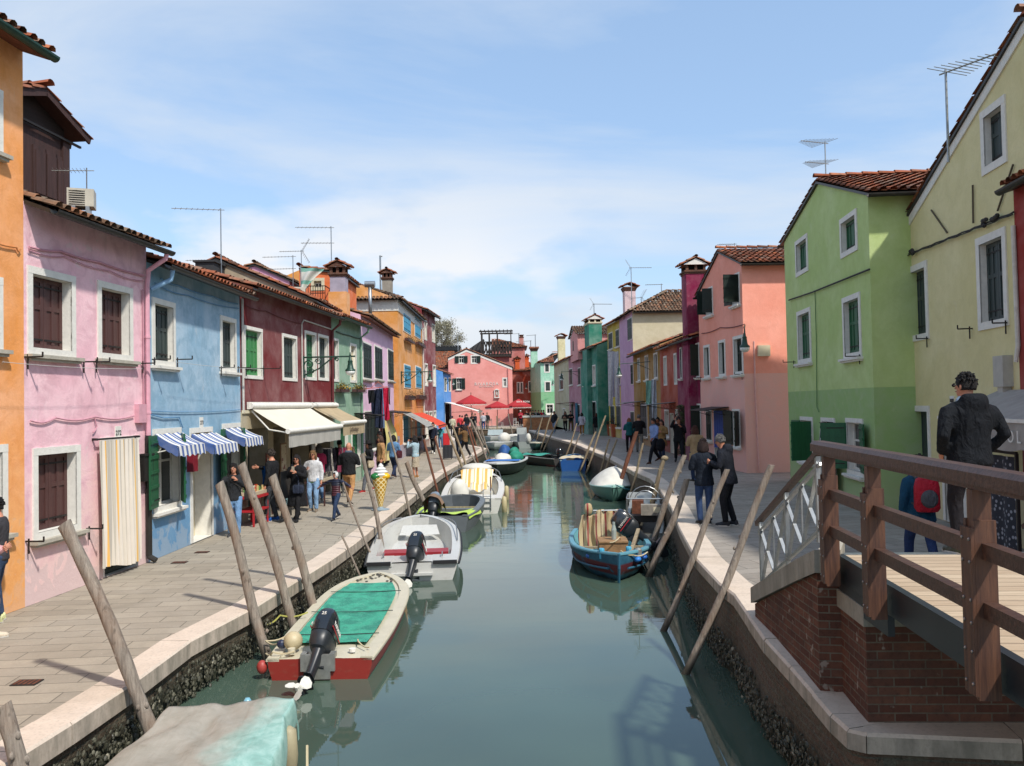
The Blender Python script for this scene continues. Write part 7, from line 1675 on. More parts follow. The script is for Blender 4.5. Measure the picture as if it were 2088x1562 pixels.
# ---- left quay
person(12, 1287, -1, 1.66, 200, 'person cut by the left edge, in jeans and pale yellow trainers, holding a phone', top='3b3a3e', legs='34435c', shoes='d5d6a0', hair='17120f', hairlen=.0, arms=('phone', 'phone'), near=True, extras=(phone(1, 'black phone held by the person at the left edge'),), hat=('cap', '17161a'), P=GL(16, 1280)+Vector((-.34, .35, 0)), coat=None)
person(5, 1312, -1, 1.60, 20, 'person in a pink fluffy coat and dark skirt, cut by the left edge', top='c99ea0', legs=None, skirt=('25232b', .55, .19), shoes='c4b7a2', hair='221814', hairlen=.2, arms=('fold', 'fold'), near=True, P=GL(4, 1306)+Vector((-.20, 0, 0)), coat='hip', stance='shift')
person(478, 1094, -1, 1.60, 283, 'person in a black hooded jacket and light jeans, reaching out beside the blue house', top='26282b', legs='6d8fb4', shoes='3a3a3c', hair='1c1210', hairlen=.05, arms=('strap', 'reach'), hood=True, stance='shift', near=True, headturn=-8, extras=(bag(-.30, -.05, .98, .12, .26, .24, '2b2724', 'small black bag on the far hip of the person by the blue house'),))
person(556, 1062, -1, 1.78, 168, 'person in a black jacket with a bright blue coat over one arm, blue running shoes', top='1b1c1f', legs='3f4246', shoes='1e56a0', hair='4a4038', arms=('down', 'reach'), glasses='sun', near=True, stance='shift', bulk=1.08, extras=(lambda PP: held(PP, 'carried_coat', (lambda m: (m.grid(lambda u, v: (PP['AR'][1][2].x-.02+.10*sin(v*3)+.12*(u-.5), PP['AR'][1][1].y+.02+.20*u, PP['AR'][1][1].z+.05-.72*v+.02*sin(u*14)), 14, 16), m)[1])(MB()), cloth('1f63b8', .6), 'bright blue coat hanging over a forearm', 'coat', True),))
person(607, 1061, -1, 1.63, 262, 'smiling person in a long black coat and sunglasses with a navy shoulder bag', top='17171a', legs='18181b', shoes='1a1a1a', hair='1e1310', hairlen=.28, arms=('phone', 'chin'), glasses='sun', coat='long', stance='walk', near=True, headturn=10, extras=(bag(-.12, .22, .86, .27, .10, .22, '2a3142', 'navy shoulder bag worn in front of a long black coat'), phone(0, 'pale phone in the hand of the person in the long black coat', 'a39684')))
person(640, 1043, -1, 1.64, 265, 'person in a white and grey waistcoat over a lime green top, light jeans', top='c3c3c4', shirt='7fae2c', legs='7d9cbd', shoes='7e6f5e', hair='8f6b46', hairlen=.06, arms=('down', 'front'), glasses='sun', hood=True, stance='shift', near=True)
person(653, 1022, -1, 1.70, 150, 'grey haired person in a crimson padded jacket, turned to the shop', top='9c2247', legs='6f90b5', hair='77726d', shoes='d0cec8', hairlen=.03, arms=('front', 'front'), scarf='9c8f94')
person(686, 1060, -1, 1.20, 245, 'laughing child in a white hood and a navy and maroon padded jacket, arms out', top=twotone, legs='2b3a55', shoes='26262b', hat=('hoodup', 'd5d4d2'), hair='241712', arms=('spread', 'spread'), stance='walk', near=True, skin='b', vox=.017)
person(712, 1032, -1, 1.80, 82, 'bald person seen from behind in a black leather jacket and tan trousers', top='1c1d1f', legs='b5885a', shoes='3f3128', bald=True, arms=('front', 'front'), scarf='4f5a68', stance='walk', near=True, bulk=1.12)
person(694, 1005, -1, 1.74, 120, 'person with a dark backpack looking into the shop', top='33373b', legs='232529', hair='171210', arms=('front', 'front'), extras=(backpack('2f3336', 'dark backpack worn by the person at the shop rack'),))
person(754, 1003, -1, 1.66, 215, 'person in a black wide brimmed hat with a cream bag and red shoes', top='202124', legs='62656b', shoes='8f2a24', hat=('brim', '1b191a'), hair='1f1512', hairlen=.05, arms=('front', 'down'), stance='walk', extras=(bag(-.22, .05, .98, .12, .22, .24, 'b3a48a', 'cream shoulder bag beside the black hat'),))
person(778, 985, -1, 1.74, 205, 'person in a camel coat and glasses', top='a87f57', shirt='7d74a0', legs='2b2a2e', hair='5b4031', hairlen=.02, arms=('down', 'down'), coat='hip', glasses=True)
person(776, 972, -1, 1.80, 210, 'dark bearded person in a maroon coat behind the camel coat', top='3f2028', legs='2b2326', hair='16110f', skin='c', arms=('down', 'down'), glasses='sun', coat='hip')
person(803, 976, -1, 1.68, 70, 'person in a denim shirt seen from behind, maroon bag at the hip', top='5e84ab', legs='27304a', shoes='3f2a22', hair='1a1615', hairlen=.02, arms=('front', 'swingf'), stance='walk', extras=(bag(.30, -.08, .98, .12, .30, .30, '4a1e26', 'maroon handbag hanging at the hip below a denim shirt', True, 'handbag'),))
person(848, 974, -1, 1.62, 150, 'person in a pale denim jacket and spotted cream skirt taking a picture', top='9db4be', legs=None, skirt=('a99c88', .45, .19), shoes='a87a4c', hair='1a1211', hairlen=.08, arms=('photo', 'photo'), extras=(camera_('black camera held up beside the orange house'),))
person(884, 925, -1, 1.76, 265, 'person in a navy jacket, white shirt and black trousers walking towards the bridge', top='1e2333', shirt='b9bcc6', legs='18181c', shoes='d0cdc4', hair='1d1512', arms=('swingf', 'swingb'), stance='walk')
person(899, 915, -1, 1.45, 262, 'young person in a turquoise jacket and jeans', top='4f9aa6', shirt='c6c8c8', legs='4f6d91', shoes='d5d3ce', hair='16100e', skin='c', arms=('down', 'hip'))
person(936, 932, -1, 1.80, 85, 'person in a black hooded coat seen from behind by the pale poles', top='1a1c1d', legs='2c3a52', shoes='c9c6c0', hair='241a15', hood=True, arms=('front', 'hip'), stance='walk', coat='hip')
person(949, 935, -1, 1.70, 150, 'person in an olive brown jacket photographing the canal with long dark hair', top='6e5233', legs='17171a', shoes='c9c6c0', hair='2c1814', hairlen=.25, arms=('photo', 'photo'), stance='walk', extras=(camera_('black camera raised by the person in the olive jacket'),))
for i, (x, y, h_, f, tp, lg, hr_, lb) in enumerate([(923,889,1.68,90,'c2bfa4','2a2d35','241a16','person in a cream padded jacket by the shop under the white awning'),(938,886,1.70,80,'cf3b45','31405a','1b1513','person in a bright red hooded jacket by the far shop'),(943,884,1.62,100,'c9604e','37486a','2b1d17','person in a coral top next to the red jacket'),
 (952,886,1.80,120,'17191f','39506f','2a211b','tall person in a black jacket and jeans under the white awning'),(964,880,1.72,250,'2a2425','6f6a58','4a352a','person in dark clothes at the café doorway'),(970,880,1.74,200,'26282d','2b2d33','8f6d58','person in grey at the edge of the large parasol shade'),
 (986,876,1.68,100,'b9b6bb','2f4b78','1c1614','person with a white shawl between the tall thin poles'),(994,875,1.70,250,'26282a','6b6155','7a6a5a','person in a dark jacket beside the white chair'),(1062,869,1.70,265,'a8233c','1c1c22','1a1412','person in a crimson jacket standing at the brick parapet')]):
 P = GL(x, y); P = P if P.y < 92 else atY(x, y, 92.0); P.z = zl(P.y) if x < 1050 else .37
 person(x, y, -1, h_, f, lb, top=tp, legs=lg, shoes='2b2a29', hair=hr_, arms=(('front', 'down'), ('down', 'pocket'), ('fold', 'fold'))[i % 3], P=P, hat=('cap', 'c9c9c4') if i == 8 else None, stance='shift')
for i, (x, yh, tp, lb) in enumerate([(1074,842,'2d2a29','person in dark clothes behind the brick parapet, next to the crimson jacket'),(1087,840,'4d4b39','person in a khaki coat behind the brick parapet'),(1092,845,'8d8c8a','person leaning in pale grey behind the brick parapet'),(1098,840,'20232b','person in navy behind the brick parapet'),(1104,845,'bd2b2f','person in bright red leaning on the brick parapet'),(1108,842,'28325a','person in royal blue at the right end of the brick parapet'),(1081,842,'7b4b3e','person in brown under the far red parasol')]):
 A = atY(x, yh, 90.5+.5*(i % 3)); A.z = .37; person(x, yh, 1, 1.72, 240+20*i, lb, top=tp, legs='25262b', hair=('1a1412', '4b372c', '2c201a')[i % 3], arms=('front', 'chin') if i % 2 else ('fold', 'fold'), P=A)
# ---- right quay
person(1131, 883, 1, 1.78, 240, 'person in a pale blue hooded top under an open black coat', top='22242a', shirt='8fa0b8', legs='6f7f98', shoes='8c93a0', hair='191310', arms=('down', 'down'), coat='hip', hood=True, stance='walk')
person(1153, 881, 1, 1.72, 260, 'person in black with a fawn bag across the front', top='2d2825', legs='1d1b1d', shoes='c3c0ba', hair='1c1412', hairlen=.15, arms=('front', 'front'), stance='walk', coat='hip', extras=(bag(.0, .20, 1.05, .34, .14, .2, '8c7c62', 'fawn bag carried in front by the person in black'),))
person(1164, 880, 1, 1.74, 275, 'person in a black top and brown trousers, arms folded', top='1e1d20', legs='6b4f2f', shoes='241f1c', hair='1a1310', arms=('fold', 'fold'), stance='walk')
person(1187, 888, 1, 1.68, 85, 'person in a white shirt with long black hair and mustard trousers, seen from behind', top='b8b5c0', legs='8a6128', shoes='bcb7b0', hair='15100f', hairlen=.24, arms=('swingf', 'swingb'), stance='walk', coat='hip', extras=(bag(.24, .02, 1.02, .08, .2, .16, '2b2620', 'small dark crossbody bag on a white shirt'),))
person(1206, 884, 1, 1.66, 200, 'person in a long fawn coat facing a companion in black', top='8c6f58', legs='3a2f2b', hair='2b1a14', hairlen=.1, coat='long', arms=('front', 'down'))
person(1217, 888, 1, 1.64, 100, 'red haired person in a black coat beside the teal house', top='15161a', legs='7d7a70', shoes='2c2826', hair='5a2c1c', hairlen=.03, coat='mid', arms=('down', 'down'), stance='walk')
person(1284, 922, 1, 1.64, 85, 'person with ginger hair in a teal padded jacket, seen from behind', top='14565a', legs='15161c', shoes='1a1a1a', hair='8a4f2f', hairlen=.12, arms=('front', 'pocket'), hood=True, stance='walk')
person(1304, 923, 1, 1.80, 80, 'grey haired person in a black jacket and pale grey trousers, seen from behind', top='1b1a1d', legs='77736c', shoes='1f1c1a', hair='6f6963', arms=('front', 'front'), stance='walk', bulk=1.08)
person(1335, 945, 1, 1.76, 215, 'person in a light blue shirt and grey scarf striding along the right quay', top='7f92bf', legs='17181f', shoes='4a2c20', hair='2a1d17', arms=('swingf', 'swingb'), stance='stride', scarf='5f6d80', hood=False, coat=None, skin='b', extras=(lambda PP: held(PP, 'carried_jacket', (lambda m: (m.ball((-.30, -.05, .72), .12, .22, .26, 12, 8), m)[1])(MB()), cloth('16171c'), 'black jacket carried low by the striding person', 'jacket', True),))
person(1351, 938, 1, 1.66, 230, 'person in a camel trench coat behind the light blue shirt', top='8f7048', legs='26324a', hair='3a211a', hairlen=.06, coat='mid', arms=('front', 'front'), stance='shift')
person(1343, 925, 1, 1.68, 240, 'dark haired person half hidden behind the camel trench coat', top='2a2524', legs='232229', hair='171110', hairlen=.18, arms=('down', 'down'), skin='b')
person(1385, 944, 1, 1.80, 265, 'person all in black with sunglasses holding up a phone near the magenta house', top='16171a', legs='1a1c20', shoes='1c1c1e', hair='241813', glasses='sun', arms=('strap', 'up'), stance='walk', coat='hip', extras=(phone(1, 'black phone held up by the person all in black'),))
person(1420, 982, 1, 1.66, 100, 'person with curly auburn hair in a beige trench coat, seen from behind with a tablet', top='a08565', legs='22304a', shoes='2b2926', hair='5b2e1f', hairlen=.04, coat='mid', arms=('front', 'photo'), near=True, extras=(phone(0, 'tablet in an orange case held by the person in the beige trench coat', 'c9512f'),))
person(1438, 1069, 1, 1.66, 92, 'person with short dark hair in a quilted navy jacket and jeans, seen from behind', top='1b222d', legs='33476b', shoes='1c1a1b', hair='2c1512', hairlen=.04, arms=('front', 'front'), stance='stand', near=True, coat='hip', headturn=-15)
person(1489, 1072, 1, 1.76, 150, 'grey haired person in a dark jacket bending towards a companion in navy', top='1a1d26', legs='14161c', shoes='26292f', hair='7b7a78', arms=('front', 'down'), stance='shift', near=True, coat='hip', glasses=True, lean=10, hood=True, nod=18)
person(1879, 1127, 1, 1.62, 84, 'person with a red and grey backpack on the quay below the bridge deck', top='12405a', legs='25385e', shoes='1f2229', hair='2c1f19', arms=('down', 'swingf'), stance='walk', near=True, coat='hip', P=atY(1880, 1100, 11.2)*1.0-Vector((0, 0, 0)), extras=(backpack('a3192c', 'red and grey hiking backpack on a teal jacket', .34, .50, '4a4c50'),))
for o_ in COL.objects:
 if o_.get('label', '').startswith('person with a red and grey'): o_.location.z = ZR
for o_ in COL.objects:
 if o_.name.startswith('backpack') and o_.get('label', '').startswith('red and'): o_.location.z = ZR
person(1984, 1131, 1, 1.59, 97, 'person in glasses and a navy rain jacket walking down the bridge away from the camera', top='0c1016', legs='1d1a1e', shoes='4b4a3c', hair='16120f', arms=('pocket', 'pocket'), stance='shift', near=True, hood=True, glasses=True, Z=ZD, bulk=1.20, headturn=20, scarf='9fb4c4', vox=.014)
# ================================================================ THINGS ON THE WALLS AND THE QUAYS
def off_for(fr, px, py, s):
 """how far out from the wall a thing stands whose position along the wall is s"""
 lo, hi = -1.0, 6.0; f = lambda o: fr.px(px, py, o)[0]-s
 a = f(lo)
 for _ in range(50):
  m_ = (lo+hi)/2
  if (f(m_) > 0) == (a > 0): lo = m_
  else: hi = m_
 return lo
def on(fr, name, label, cat, group=None):
 T = thing(name, label, cat, fr.o, fr.rz, group); return T
def wob(mb, a=.01, seed=1):
 r = random.Random(seed); mb.v = [(x+r.uniform(-a, a), y+r.uniform(-a, a), z+r.uniform(-a, a)) for x, y, z in mb.v]; return mb
# small striped awnings of the light blue house
bstr = stripes('blue_striped_canvas', [('d3d3ce', 1.0), ('3d5a94', 1.0)], .20, axis=0)
for (x0, x1, yt, proj, lb) in ((313, 368, 886, .44, 'blue striped awning over the ground window of the light blue house'), (387, 436, 886, .48, 'blue striped awning over the door of the light blue house'), (453, 490, 874, .50, 'blue striped awning over the window nearest the cream shopfront')):
 a = f2.px(x0, yt); b = f2.px(x1, yt); T = on(f2, 'striped_awning', lb, 'awning', 'blue striped awnings of the light blue house'); T.location = f2.w((a[0]+b[0])/2, 0, a[1]); w = (b[0]-a[0])/2*1.02
 mb = MB()
 def g(u, v):
  x = (2*u-1)*w
  if v < .68: q = v/.68; return (x, -.04-proj*q, -.10*q-.13*sin(q*pi/2)+.012*sin(u*18))
  q = (v-.68)/.32; return (x*1.02, -.04-proj-.03*q, -.23-.20*q+.018*sin(u*30)*q)
 mb.grid(g, 40, 16)
 for sg in (-1, 1): mb.grid(lambda u, v, sg=sg: (sg*w, -.04-proj*u, -.10*u-.13*sin(u*pi/2)-(.14+.06*u)*v+.012*sin(u*20)*v), 10, 4)
 obj('canvas', mb, bstr, T, smooth=40)
 mb = MB()
 for sg in (-1, 1): mb.beam((sg*w*.97, -.02, -.35), (sg*w*.97, -proj, -.26), .02, .02)
 mb.beam((-w, -proj-.02, -.245), (w, -proj-.02, -.245), .025, .025); obj('frame', mb, M['white'], T)
# shop awnings
def big_awning(fr, xl, xr, yw, barl, barr, valh, fab, valm, label, txt=None):
 a = fr.px(xl, yw); b = fr.px(xr, yw); o = off_for(fr, barl[0], barl[1], a[0]); zl_ = fr.px(barl[0], barl[1], o)[1]; zr_ = fr.px(barr[0], barr[1], o)[1]; sr = fr.px(barr[0], barr[1], o)[0]; zb = (zl_+zr_)/2
 T = on(fr, 'shop_awning', label, 'awning', None); s0, s1 = a[0], max(b[0], sr)
 mb = MB(); mb.grid(lambda u, v: (s0+.04+(s1-s0-.08)*u, -.10-(o-.12)*v, a[1]-.06+(zb+.02-a[1]+.06)*v-.06*sin(pi*v)*(.4+.6*sin(pi*u))+.008*sin(u*11+2)), 30, 14); obj('canvas', mb, fab, T, smooth=True)
 mb = MB(); mb.tube([(s0-.02, -.12, a[1]-.0), (s1+.02, -.12, a[1]-.0)], .075, 10); mb.box(s0-.04, s1+.04, -.10, -.035, a[1]-.08, a[1]+.10); obj('cassette', mb, M['white'], T, smooth=40)
 mb = MB(); mb.tube([(s0-.03, -o, zb), (s1+.03, -o, zb)], .065, 12); obj('front_bar', mb, M['white'], T, smooth=40)
 mb = MB(); mb.grid(lambda u, v: (s0+.03+(s1-s0-.06)*u, -o-.0+.012*sin(u*40)*v, zb-.05-valh*v-.006*sin(u*26)), 60, 5); v_ = obj('valance', mb, valm, T, smooth=True)
 for x in (s0+.10, s1-.10): mb = MB(); mb.tube([(x, -.1, a[1]-.12), (x+.02, -o*.5, (a[1]+zb)/2-.28), (x, -o+.03, zb-.04)], .022, 6); obj('arm', mb, M['white'], T)
 if txt:
  text('lettering', txt, v_, valh*.62, ((s0+s1)/2-.1, -o-.03, zb-.05-valh*.5), (pi/2, 0, 0), simple('brown_lettering', '4a3c30', .8), .002)
 return T
cream = simple('cream_awning_canvas', 'd0cabb', .85, .2, var=.05, scale=3); greyv = simple('grey_white_canvas', 'aaa79f', .9, .2, var=.14, scale=5, streak=(3, 3, .5)); beige = simple('beige_awning_canvas', 'a8977a', .85, .2, var=.12, scale=3)
big_awning(f3, 502, 619, 828, (588, 882), (695, 867), .36, cream, greyv, 'wide cream awning over the shop in the dark red house')
big_awning(f3, 628, 678, 827, (699, 864.5), (744, 857.5), .34, beige, beige, 'beige awning with lettering beyond the wide cream awning', 'La Boutique')
# door curtain of the pink house
pst = stripes('door_curtain_cloth', [('b9b2a4', .7), ('d3cabd', 1.0), ('dfab55', .35), ('d0c8bb', .8), ('a8a298', .5), ('cfc6b7', .6), ('c9a15c', .2)], .36, axis=0)
a = f1.px(201, 896, .10); b = f1.px(284, 1150, .10); T = on(f1, 'door_curtain', 'cream, grey and yellow striped curtain hanging over the pink house door', 'curtain')
T.location = f1.w(a[0], 0, 0); W_ = b[0]-a[0]; zt = a[1]; zb = f1.px(242, 1146, .1)[1]
mb = MB(); mb.grid(lambda u, v: (W_*u+.03*v*sin(u*6), -.11-.035*sin(u*W_*46+.8*sin(v*3))*(.35+.65*v)-.04*v, zt-.03-(zt-zb)*v+(.05*sin(u*5+1)-.02)*v), 90, 26); obj('cloth', mb, pst, T, smooth=True)
mb = MB(); mb.tube([(-.06, -.09, zt), (W_+.06, -.09, zt)], .016, 8); mb.box(-.03, .0, -.09, 0, zt-.02, zt+.02); mb.box(W_, W_+.03, -.09, 0, zt-.02, zt+.02); obj('rod', mb, M['iron'], T)
def plate(fr, x, y, txt, H, w=.09, h=.12):
 q = fr.px(x, y); mb = MB(); mb.box(q[0]-w, q[0]+w, -.014, 0, q[1]-h, q[1]+h); p = obj('number_plate', mb, M['white'], H); text('digits', txt, p, .12, (q[0], -.018, q[1]), (pi/2, 0, 0), M['iron'], .002)
plate(f1, 240, 883, '272', H1); plate(f2, 410, 862, '273', H2)
# mailbox, meter box, hooks and cables on the left walls
q = f1.px(289, 954); mb = MB(); mb.box(q[0]-.16, q[0]+.16, -.14, 0, q[1]-.24, q[1]+.22); mb.box(q[0]-.17, q[0]+.17, -.16, 0, q[1]+.22, q[1]+.26); o = obj('mailbox', mb, M['iron'], None); o.matrix_world = Matrix.Translation(f1.o) @ Matrix.Rotation(f1.rz, 4, 'Z'); tag(o, 'black mailbox beside the pink house drainpipe', 'mailbox')
q = f2.px(386, 938); mb = MB(); mb.box(q[0]-.13, q[0]+.13, -.13, 0, q[1]-.24, q[1]+.2); mb.box(q[0]-.14, q[0]+.14, -.15, 0, q[1]+.2, q[1]+.24); o = obj('mailbox', mb, simple('red_mailbox_paint', '7c1a2a', .5), None); o.matrix_world = Matrix.Translation(f2.o) @ Matrix.Rotation(f2.rz, 4, 'Z'); tag(o, 'dark red mailbox left of the light blue house door', 'mailbox')
q = f1.px(282, 843); mb = MB(); mb.box(q[0]-.13, q[0]+.13, -.09, 0, q[1]-.17, q[1]+.17); obj('meter_box', mb, simple('pink_box_paint', 'c794a0', .8), H1)
def cable(fr, H, pts, r=.012, mat='wire', off=.03, sag=.02):
 P_ = [fr.px(*p) for p in pts]; out = []
 for (x0, z0_), (x1, z1_) in zip(P_, P_[1:]):
  for i in range(8): t_ = i/8; out.append((x0+(x1-x0)*t_, -off, z0_+(z1_-z0_)*t_-sag*sin(pi*t_)))
 out.append((P_[-1][0], -off, P_[-1][1])); mb = MB(); mb.tube(out, r, 5); obj('cable', mb, mat if not isinstance(mat, str) else M[mat], H)
pinkc = simple('painted_cable_pink', 'b98592', .8); bluec = simple('painted_cable_blue', '5b88ad', .8); redc = simple('painted_cable_red', '5b2426', .8)
cable(f1, H1, [(56,504),(120,512),(200,535),(290,562)], .018, pinkc); cable(f1, H1, [(54,510),(130,523),(220,552),(289,573)], .010, pinkc, sag=.04); cable(f1, H1, [(58,858),(110,852),(190,850),(270,848)], .012, pinkc, sag=.05); cable(f1, H1, [(190,852),(194,870),(186,882)], .01, pinkc)
cable(f1, H1, [(288,590),(289,700),(290,835)], .012, pinkc, sag=0)
cable(f0, H0, [(-60,470),(30,505),(38,508)], .012, simple('painted_cable_orange', 'b0703c', .8), sag=.05)
cable(f2, H2, [(325,568),(360,582),(430,604),(482,620)], .016, bluec, sag=.03); cable(f2, H2, [(312,577),(380,602),(484,629)], .012, bluec, sag=.05); cable(f2, H2, [(306,846),(330,852),(363,851),(366,862),(370,872)], .011, bluec, sag=0); cable(f2, H2, [(306,838),(400,840),(488,835)], .008, bluec, sag=.01)
cable(f3, H3, [(498,622),(540,634),(612,660)], .012, redc, sag=.04); cable(f4, H4, [(684,676),(710,684),(735,691)], .02, simple('dark_bundle', '3f4a42', .8), sag=.02)
cable(fI, HI, [(1432,680),(1470,668),(1520,661)], .014, redc, sag=.05); cable(fJ, HJ, [(1612,612),(1660,596),(1720,572),(1778,549)], .022, 'wire', off=.05, sag=.0); cable(fJ, HJ, [(1664,592),(1667,700),(1668,830),(1672,840)], .012, simple('painted_cable_green', '5f7f50', .8), sag=0)
def bracket(fr, H, x, y, out=.45, lab='clothes_bracket'):
 q = fr.px(x, y); mb = MB(); mb.beam((q[0], 0, q[1]), (q[0], -out, q[1]), .022, .022); mb.beam((q[0], -out, q[1]), (q[0], -out, q[1]+.07), .018, .018); mb.beam((q[0], -.05, q[1]-.18), (q[0], -.05, q[1]+.04), .018, .018); obj(lab, mb, M['iron'], H)
for x, y in ((50,728),(165,738),(191,738),(286,741),(52,1104),(176,1078)): bracket(f1, H1, x, y, .28)
for x, y in ((310,733),(357,733),(447,750),(482,750)): bracket(f2, H2, x, y, .35)
for x, y in ((498,752),(534,752)): bracket(f3, H3, x, y, .5)
for x, y in ((1849,697),(1895,690),(1983,670),(2057,658)): bracket(fK, HK, x, y, .25)
for x, y in ((1622,738),(1757,726)): bracket(fJ, HJ, x, y, .35)
for x, y in ((1431,770),(1516,763)): bracket(fI, HI, x, y, .3)
# washing lines along the left wall
def line_between(A, B, name, label, sag=.12, r=.004):
 mb = MB(); n = 14; mb.tube([A.lerp(B, i/n)-Vector((0, 0, sag*4*(i/n)*(1-i/n))) for i in range(n+1)], r, 4); o = obj(name, mb, simple('white_cord', 'b9b9b4', .7), None); tag(o, label, 'clothesline'); return o
def wpt(fr, x, y, off): q = fr.px(x, y, off); return fr.w(q[0], -off, q[1])
line_between(wpt(f0, 5, 738, .35), wpt(f1, 290, 752, .35), 'clothesline', 'clothesline strung below the upper windows of the pink house', .03); line_between(wpt(f2, 357, 738, .35), wpt(f3, 530, 752, .45), 'clothesline', 'clothesline from the light blue house to the dark red house', .03)
# street lamps
def lamp(fr, sx, sy, ex_, ey, label, col='lampgreen', mirrored=False):
 """arm leaves the wall at pixel s and the lamp hangs at pixel e (bell top)"""
 a = fr.px(sx, sy); T = on(fr, 'wall_lamp', label, 'street lamp', 'green wall lamps on scrolled brackets'); T.location = fr.w(a[0], 0, a[1]); L_ = off_for(fr, ex_, sy if ey is None else ey, a[0])
 mb = MB(); mb.tube([(0, 0, 0), (0, -L_-.15, 0)], .028, 6); mb.tube([(0, -.04, .05), (0, -.04, -.62)], .032, 6); mb.tube([(0, -.05, -.55), (0, -L_*.35, -.35), (0, -L_*.62, -.04)], .024, 6)
 for c_, r_ in (((-.22, -.22), .15), ((-.50, -.14), .10), ((-.30, -.42), .08), ((-L_*.72, -.08), .07)):
  if abs(c_[0]) > L_: continue
  mb.tube([(0, c_[0]+r_*(1-i*.05)*cos(i*.62), c_[1]+r_*(1-i*.05)*sin(i*.62)) for i in range(15)], .019, 5)
 obj('bracket', mb, M[col], T)
 mb = MB(); mb.lathe([(.015, .12), (.02, .0), (.035, -.02), (.05, -.12), (.075, -.14), (.07, -.20), (.10, -.36), (.15, -.40), (.155, -.44)], (0, -L_, 0), 16); mb.ball((0, -L_, .04), .03, .03, .04, 8, 6); obj('lamp_hood', mb, M[col], T, smooth=50)
 mb = MB(); mb.lathe([(.145, -.44), (.14, -.50), (.09, -.56), (.02, -.58)], (0, -L_, 0), 16); obj('glass', mb, M['opal'], T, smooth=True)
lamp(f3, 616, 729, 714, 727, 'green bracket lamp on the dark red house, nearest on the left'); lamp(f6, 817, 759, 876, 757, 'green bracket lamp on the tall orange house'); lamp(f8, 906, 774, 924, 773, 'green lamp on the bright blue house')
def hang(P, label, grp='green wall lamps on scrolled brackets', arm=None):
 T = thing('wall_lamp', label, 'street lamp', P, 0, grp); mb = MB(); mb.lathe([(.015, .20), (.02, .06), (.035, .04), (.05, -.06), (.075, -.08), (.07, -.14), (.10, -.32), (.16, -.38), (.165, -.42)], (0, 0, 0), 16); obj('lamp_hood', mb, M['lampgreen'], T, smooth=50)
 g = MB(); g.lathe([(.155, -.42), (.15, -.50), (.09, -.56), (.02, -.58)], (0, 0, 0), 16); obj('glass', g, M['opal'], T, smooth=True)
 if arm is not None: b = MB(); b.tube([(0, 0, .15)]+[tuple(Vector(arm)-Vector(P)+Vector((0, 0, .12)))], .02, 6); b.tube([tuple((Vector(arm)-Vector(P))*.5+Vector((0, 0, .12))), tuple(Vector(arm)-Vector(P)+Vector((0, 0, -.3)))], .014, 6); obj('bracket', b, M['lampgreen'], T)
wa = wpt(fI, 1502, 672, 0); hang(wpt(fI, 1516, 682, .9) if False else atY(1518, 682, wa.y-1.3), 'green bell lamp at the corner of the salmon house', arm=atY(1521, 668, PR['sa1'].y)+Vector((0, .1, 0)))
wa = wpt(fF, 1326, 742, 0); hang(atY(1262, 748, wa.y), 'green lamp on a long arm from the ochre house', arm=wa)
wa = wpt(fB, 1180, 760, 0); hang(atY(1145, 762, wa.y), 'green lamp on a long arm from the dusty pink house', arm=wa); wa = wpt(fm1, 1131, 785, 0) if False else atY(1133, 786, 97); hang(atY(1127, 777, 96.5), 'small dark lamp before the mint green house', arm=wa)
hang(atY(1073, 784, 103), 'small lamp on the red brown house', arm=atY(1076, 784, 104))
# window boxes
def box_flowers(fr, x0, x1, yt, yb, label, fcol, box='brown', hangp=False, leaf='4a5a2c', grp='window boxes'):
 a = fr.px(x0, yb); b = fr.px(x1, yb); T = on(fr, 'window_box', label, 'window box', grp); T.location = fr.w((a[0]+b[0])/2, 0, a[1]); w = (b[0]-a[0])/2; hh = fr.px(x0, yt)[1]-a[1]
 mb = MB(); mb.box(-w, w, -.24, -.05, 0, hh*.45); obj('trough', mb, M[box], T)
 fl = MB(); lf = MB(); r = random.Random(x0)
 for i in range(260):
  p = Vector((r.uniform(-w, w), -.15+r.uniform(-.14, .12), hh*.45+abs(r.gauss(0, .10)))) if not hangp else Vector((r.gauss(0, w*.55), -.22+r.gauss(0, .11), hh*.5+r.gauss(0, .16)))
  d_ = Vector((r.uniform(-1, 1), r.uniform(-1, 1), r.uniform(-.3, 1))).normalized()*.035; e_ = d_.cross(Vector((.3, .5, .8))).normalized()*.02; (fl if r.random() < .5 and not hangp else lf).add([p-d_, p+e_, p+d_, p-e_], [(0,1,2,3)])
 obj('leaves', lf, simple('plant_leaves_'+leaf, leaf, .7, var=.4, scale=20), T)
 if fcol: obj('flowers', fl, simple('petals', fcol, .7, var=.2, scale=20), T)
 br = MB(); br.beam((-w-.04, -.26, -.03), (w+.04, -.26, -.03), .02, .02); br.beam((-w-.04, -.26, .14), (w+.04, -.26, .14), .014, .014)
 for x in (-w-.03, w+.03): br.beam((x, 0, -.03), (x, -.26, -.03), .02, .02); br.beam((x, -.26, -.03), (x, -.26, .14), .014, .014)
 obj('iron_holder', br, M['iron'], T)
box_flowers(f4, 681, 700, 786, 799, 'yellow flowers in the left window box of the sage green house', 'b8902c'); box_flowers(f4, 715, 733, 787, 799, 'yellow flowers in the right window box of the sage green house', 'b8902c')
box_flowers(f6, 823, 838, 684, 693, 'empty looking box under the upper left blue shutters', None); box_flowers(f6, 846, 860, 692, 701, 'empty looking box under the upper right blue shutters', None)
box_flowers(f6, 824, 839, 796, 814, 'left round dry bush hanging on the tall orange house', None, hangp=True, leaf='5f5845'); box_flowers(f6, 847, 862, 796, 813, 'right round dry bush hanging on the tall orange house', None, hangp=True, leaf='5f5845')
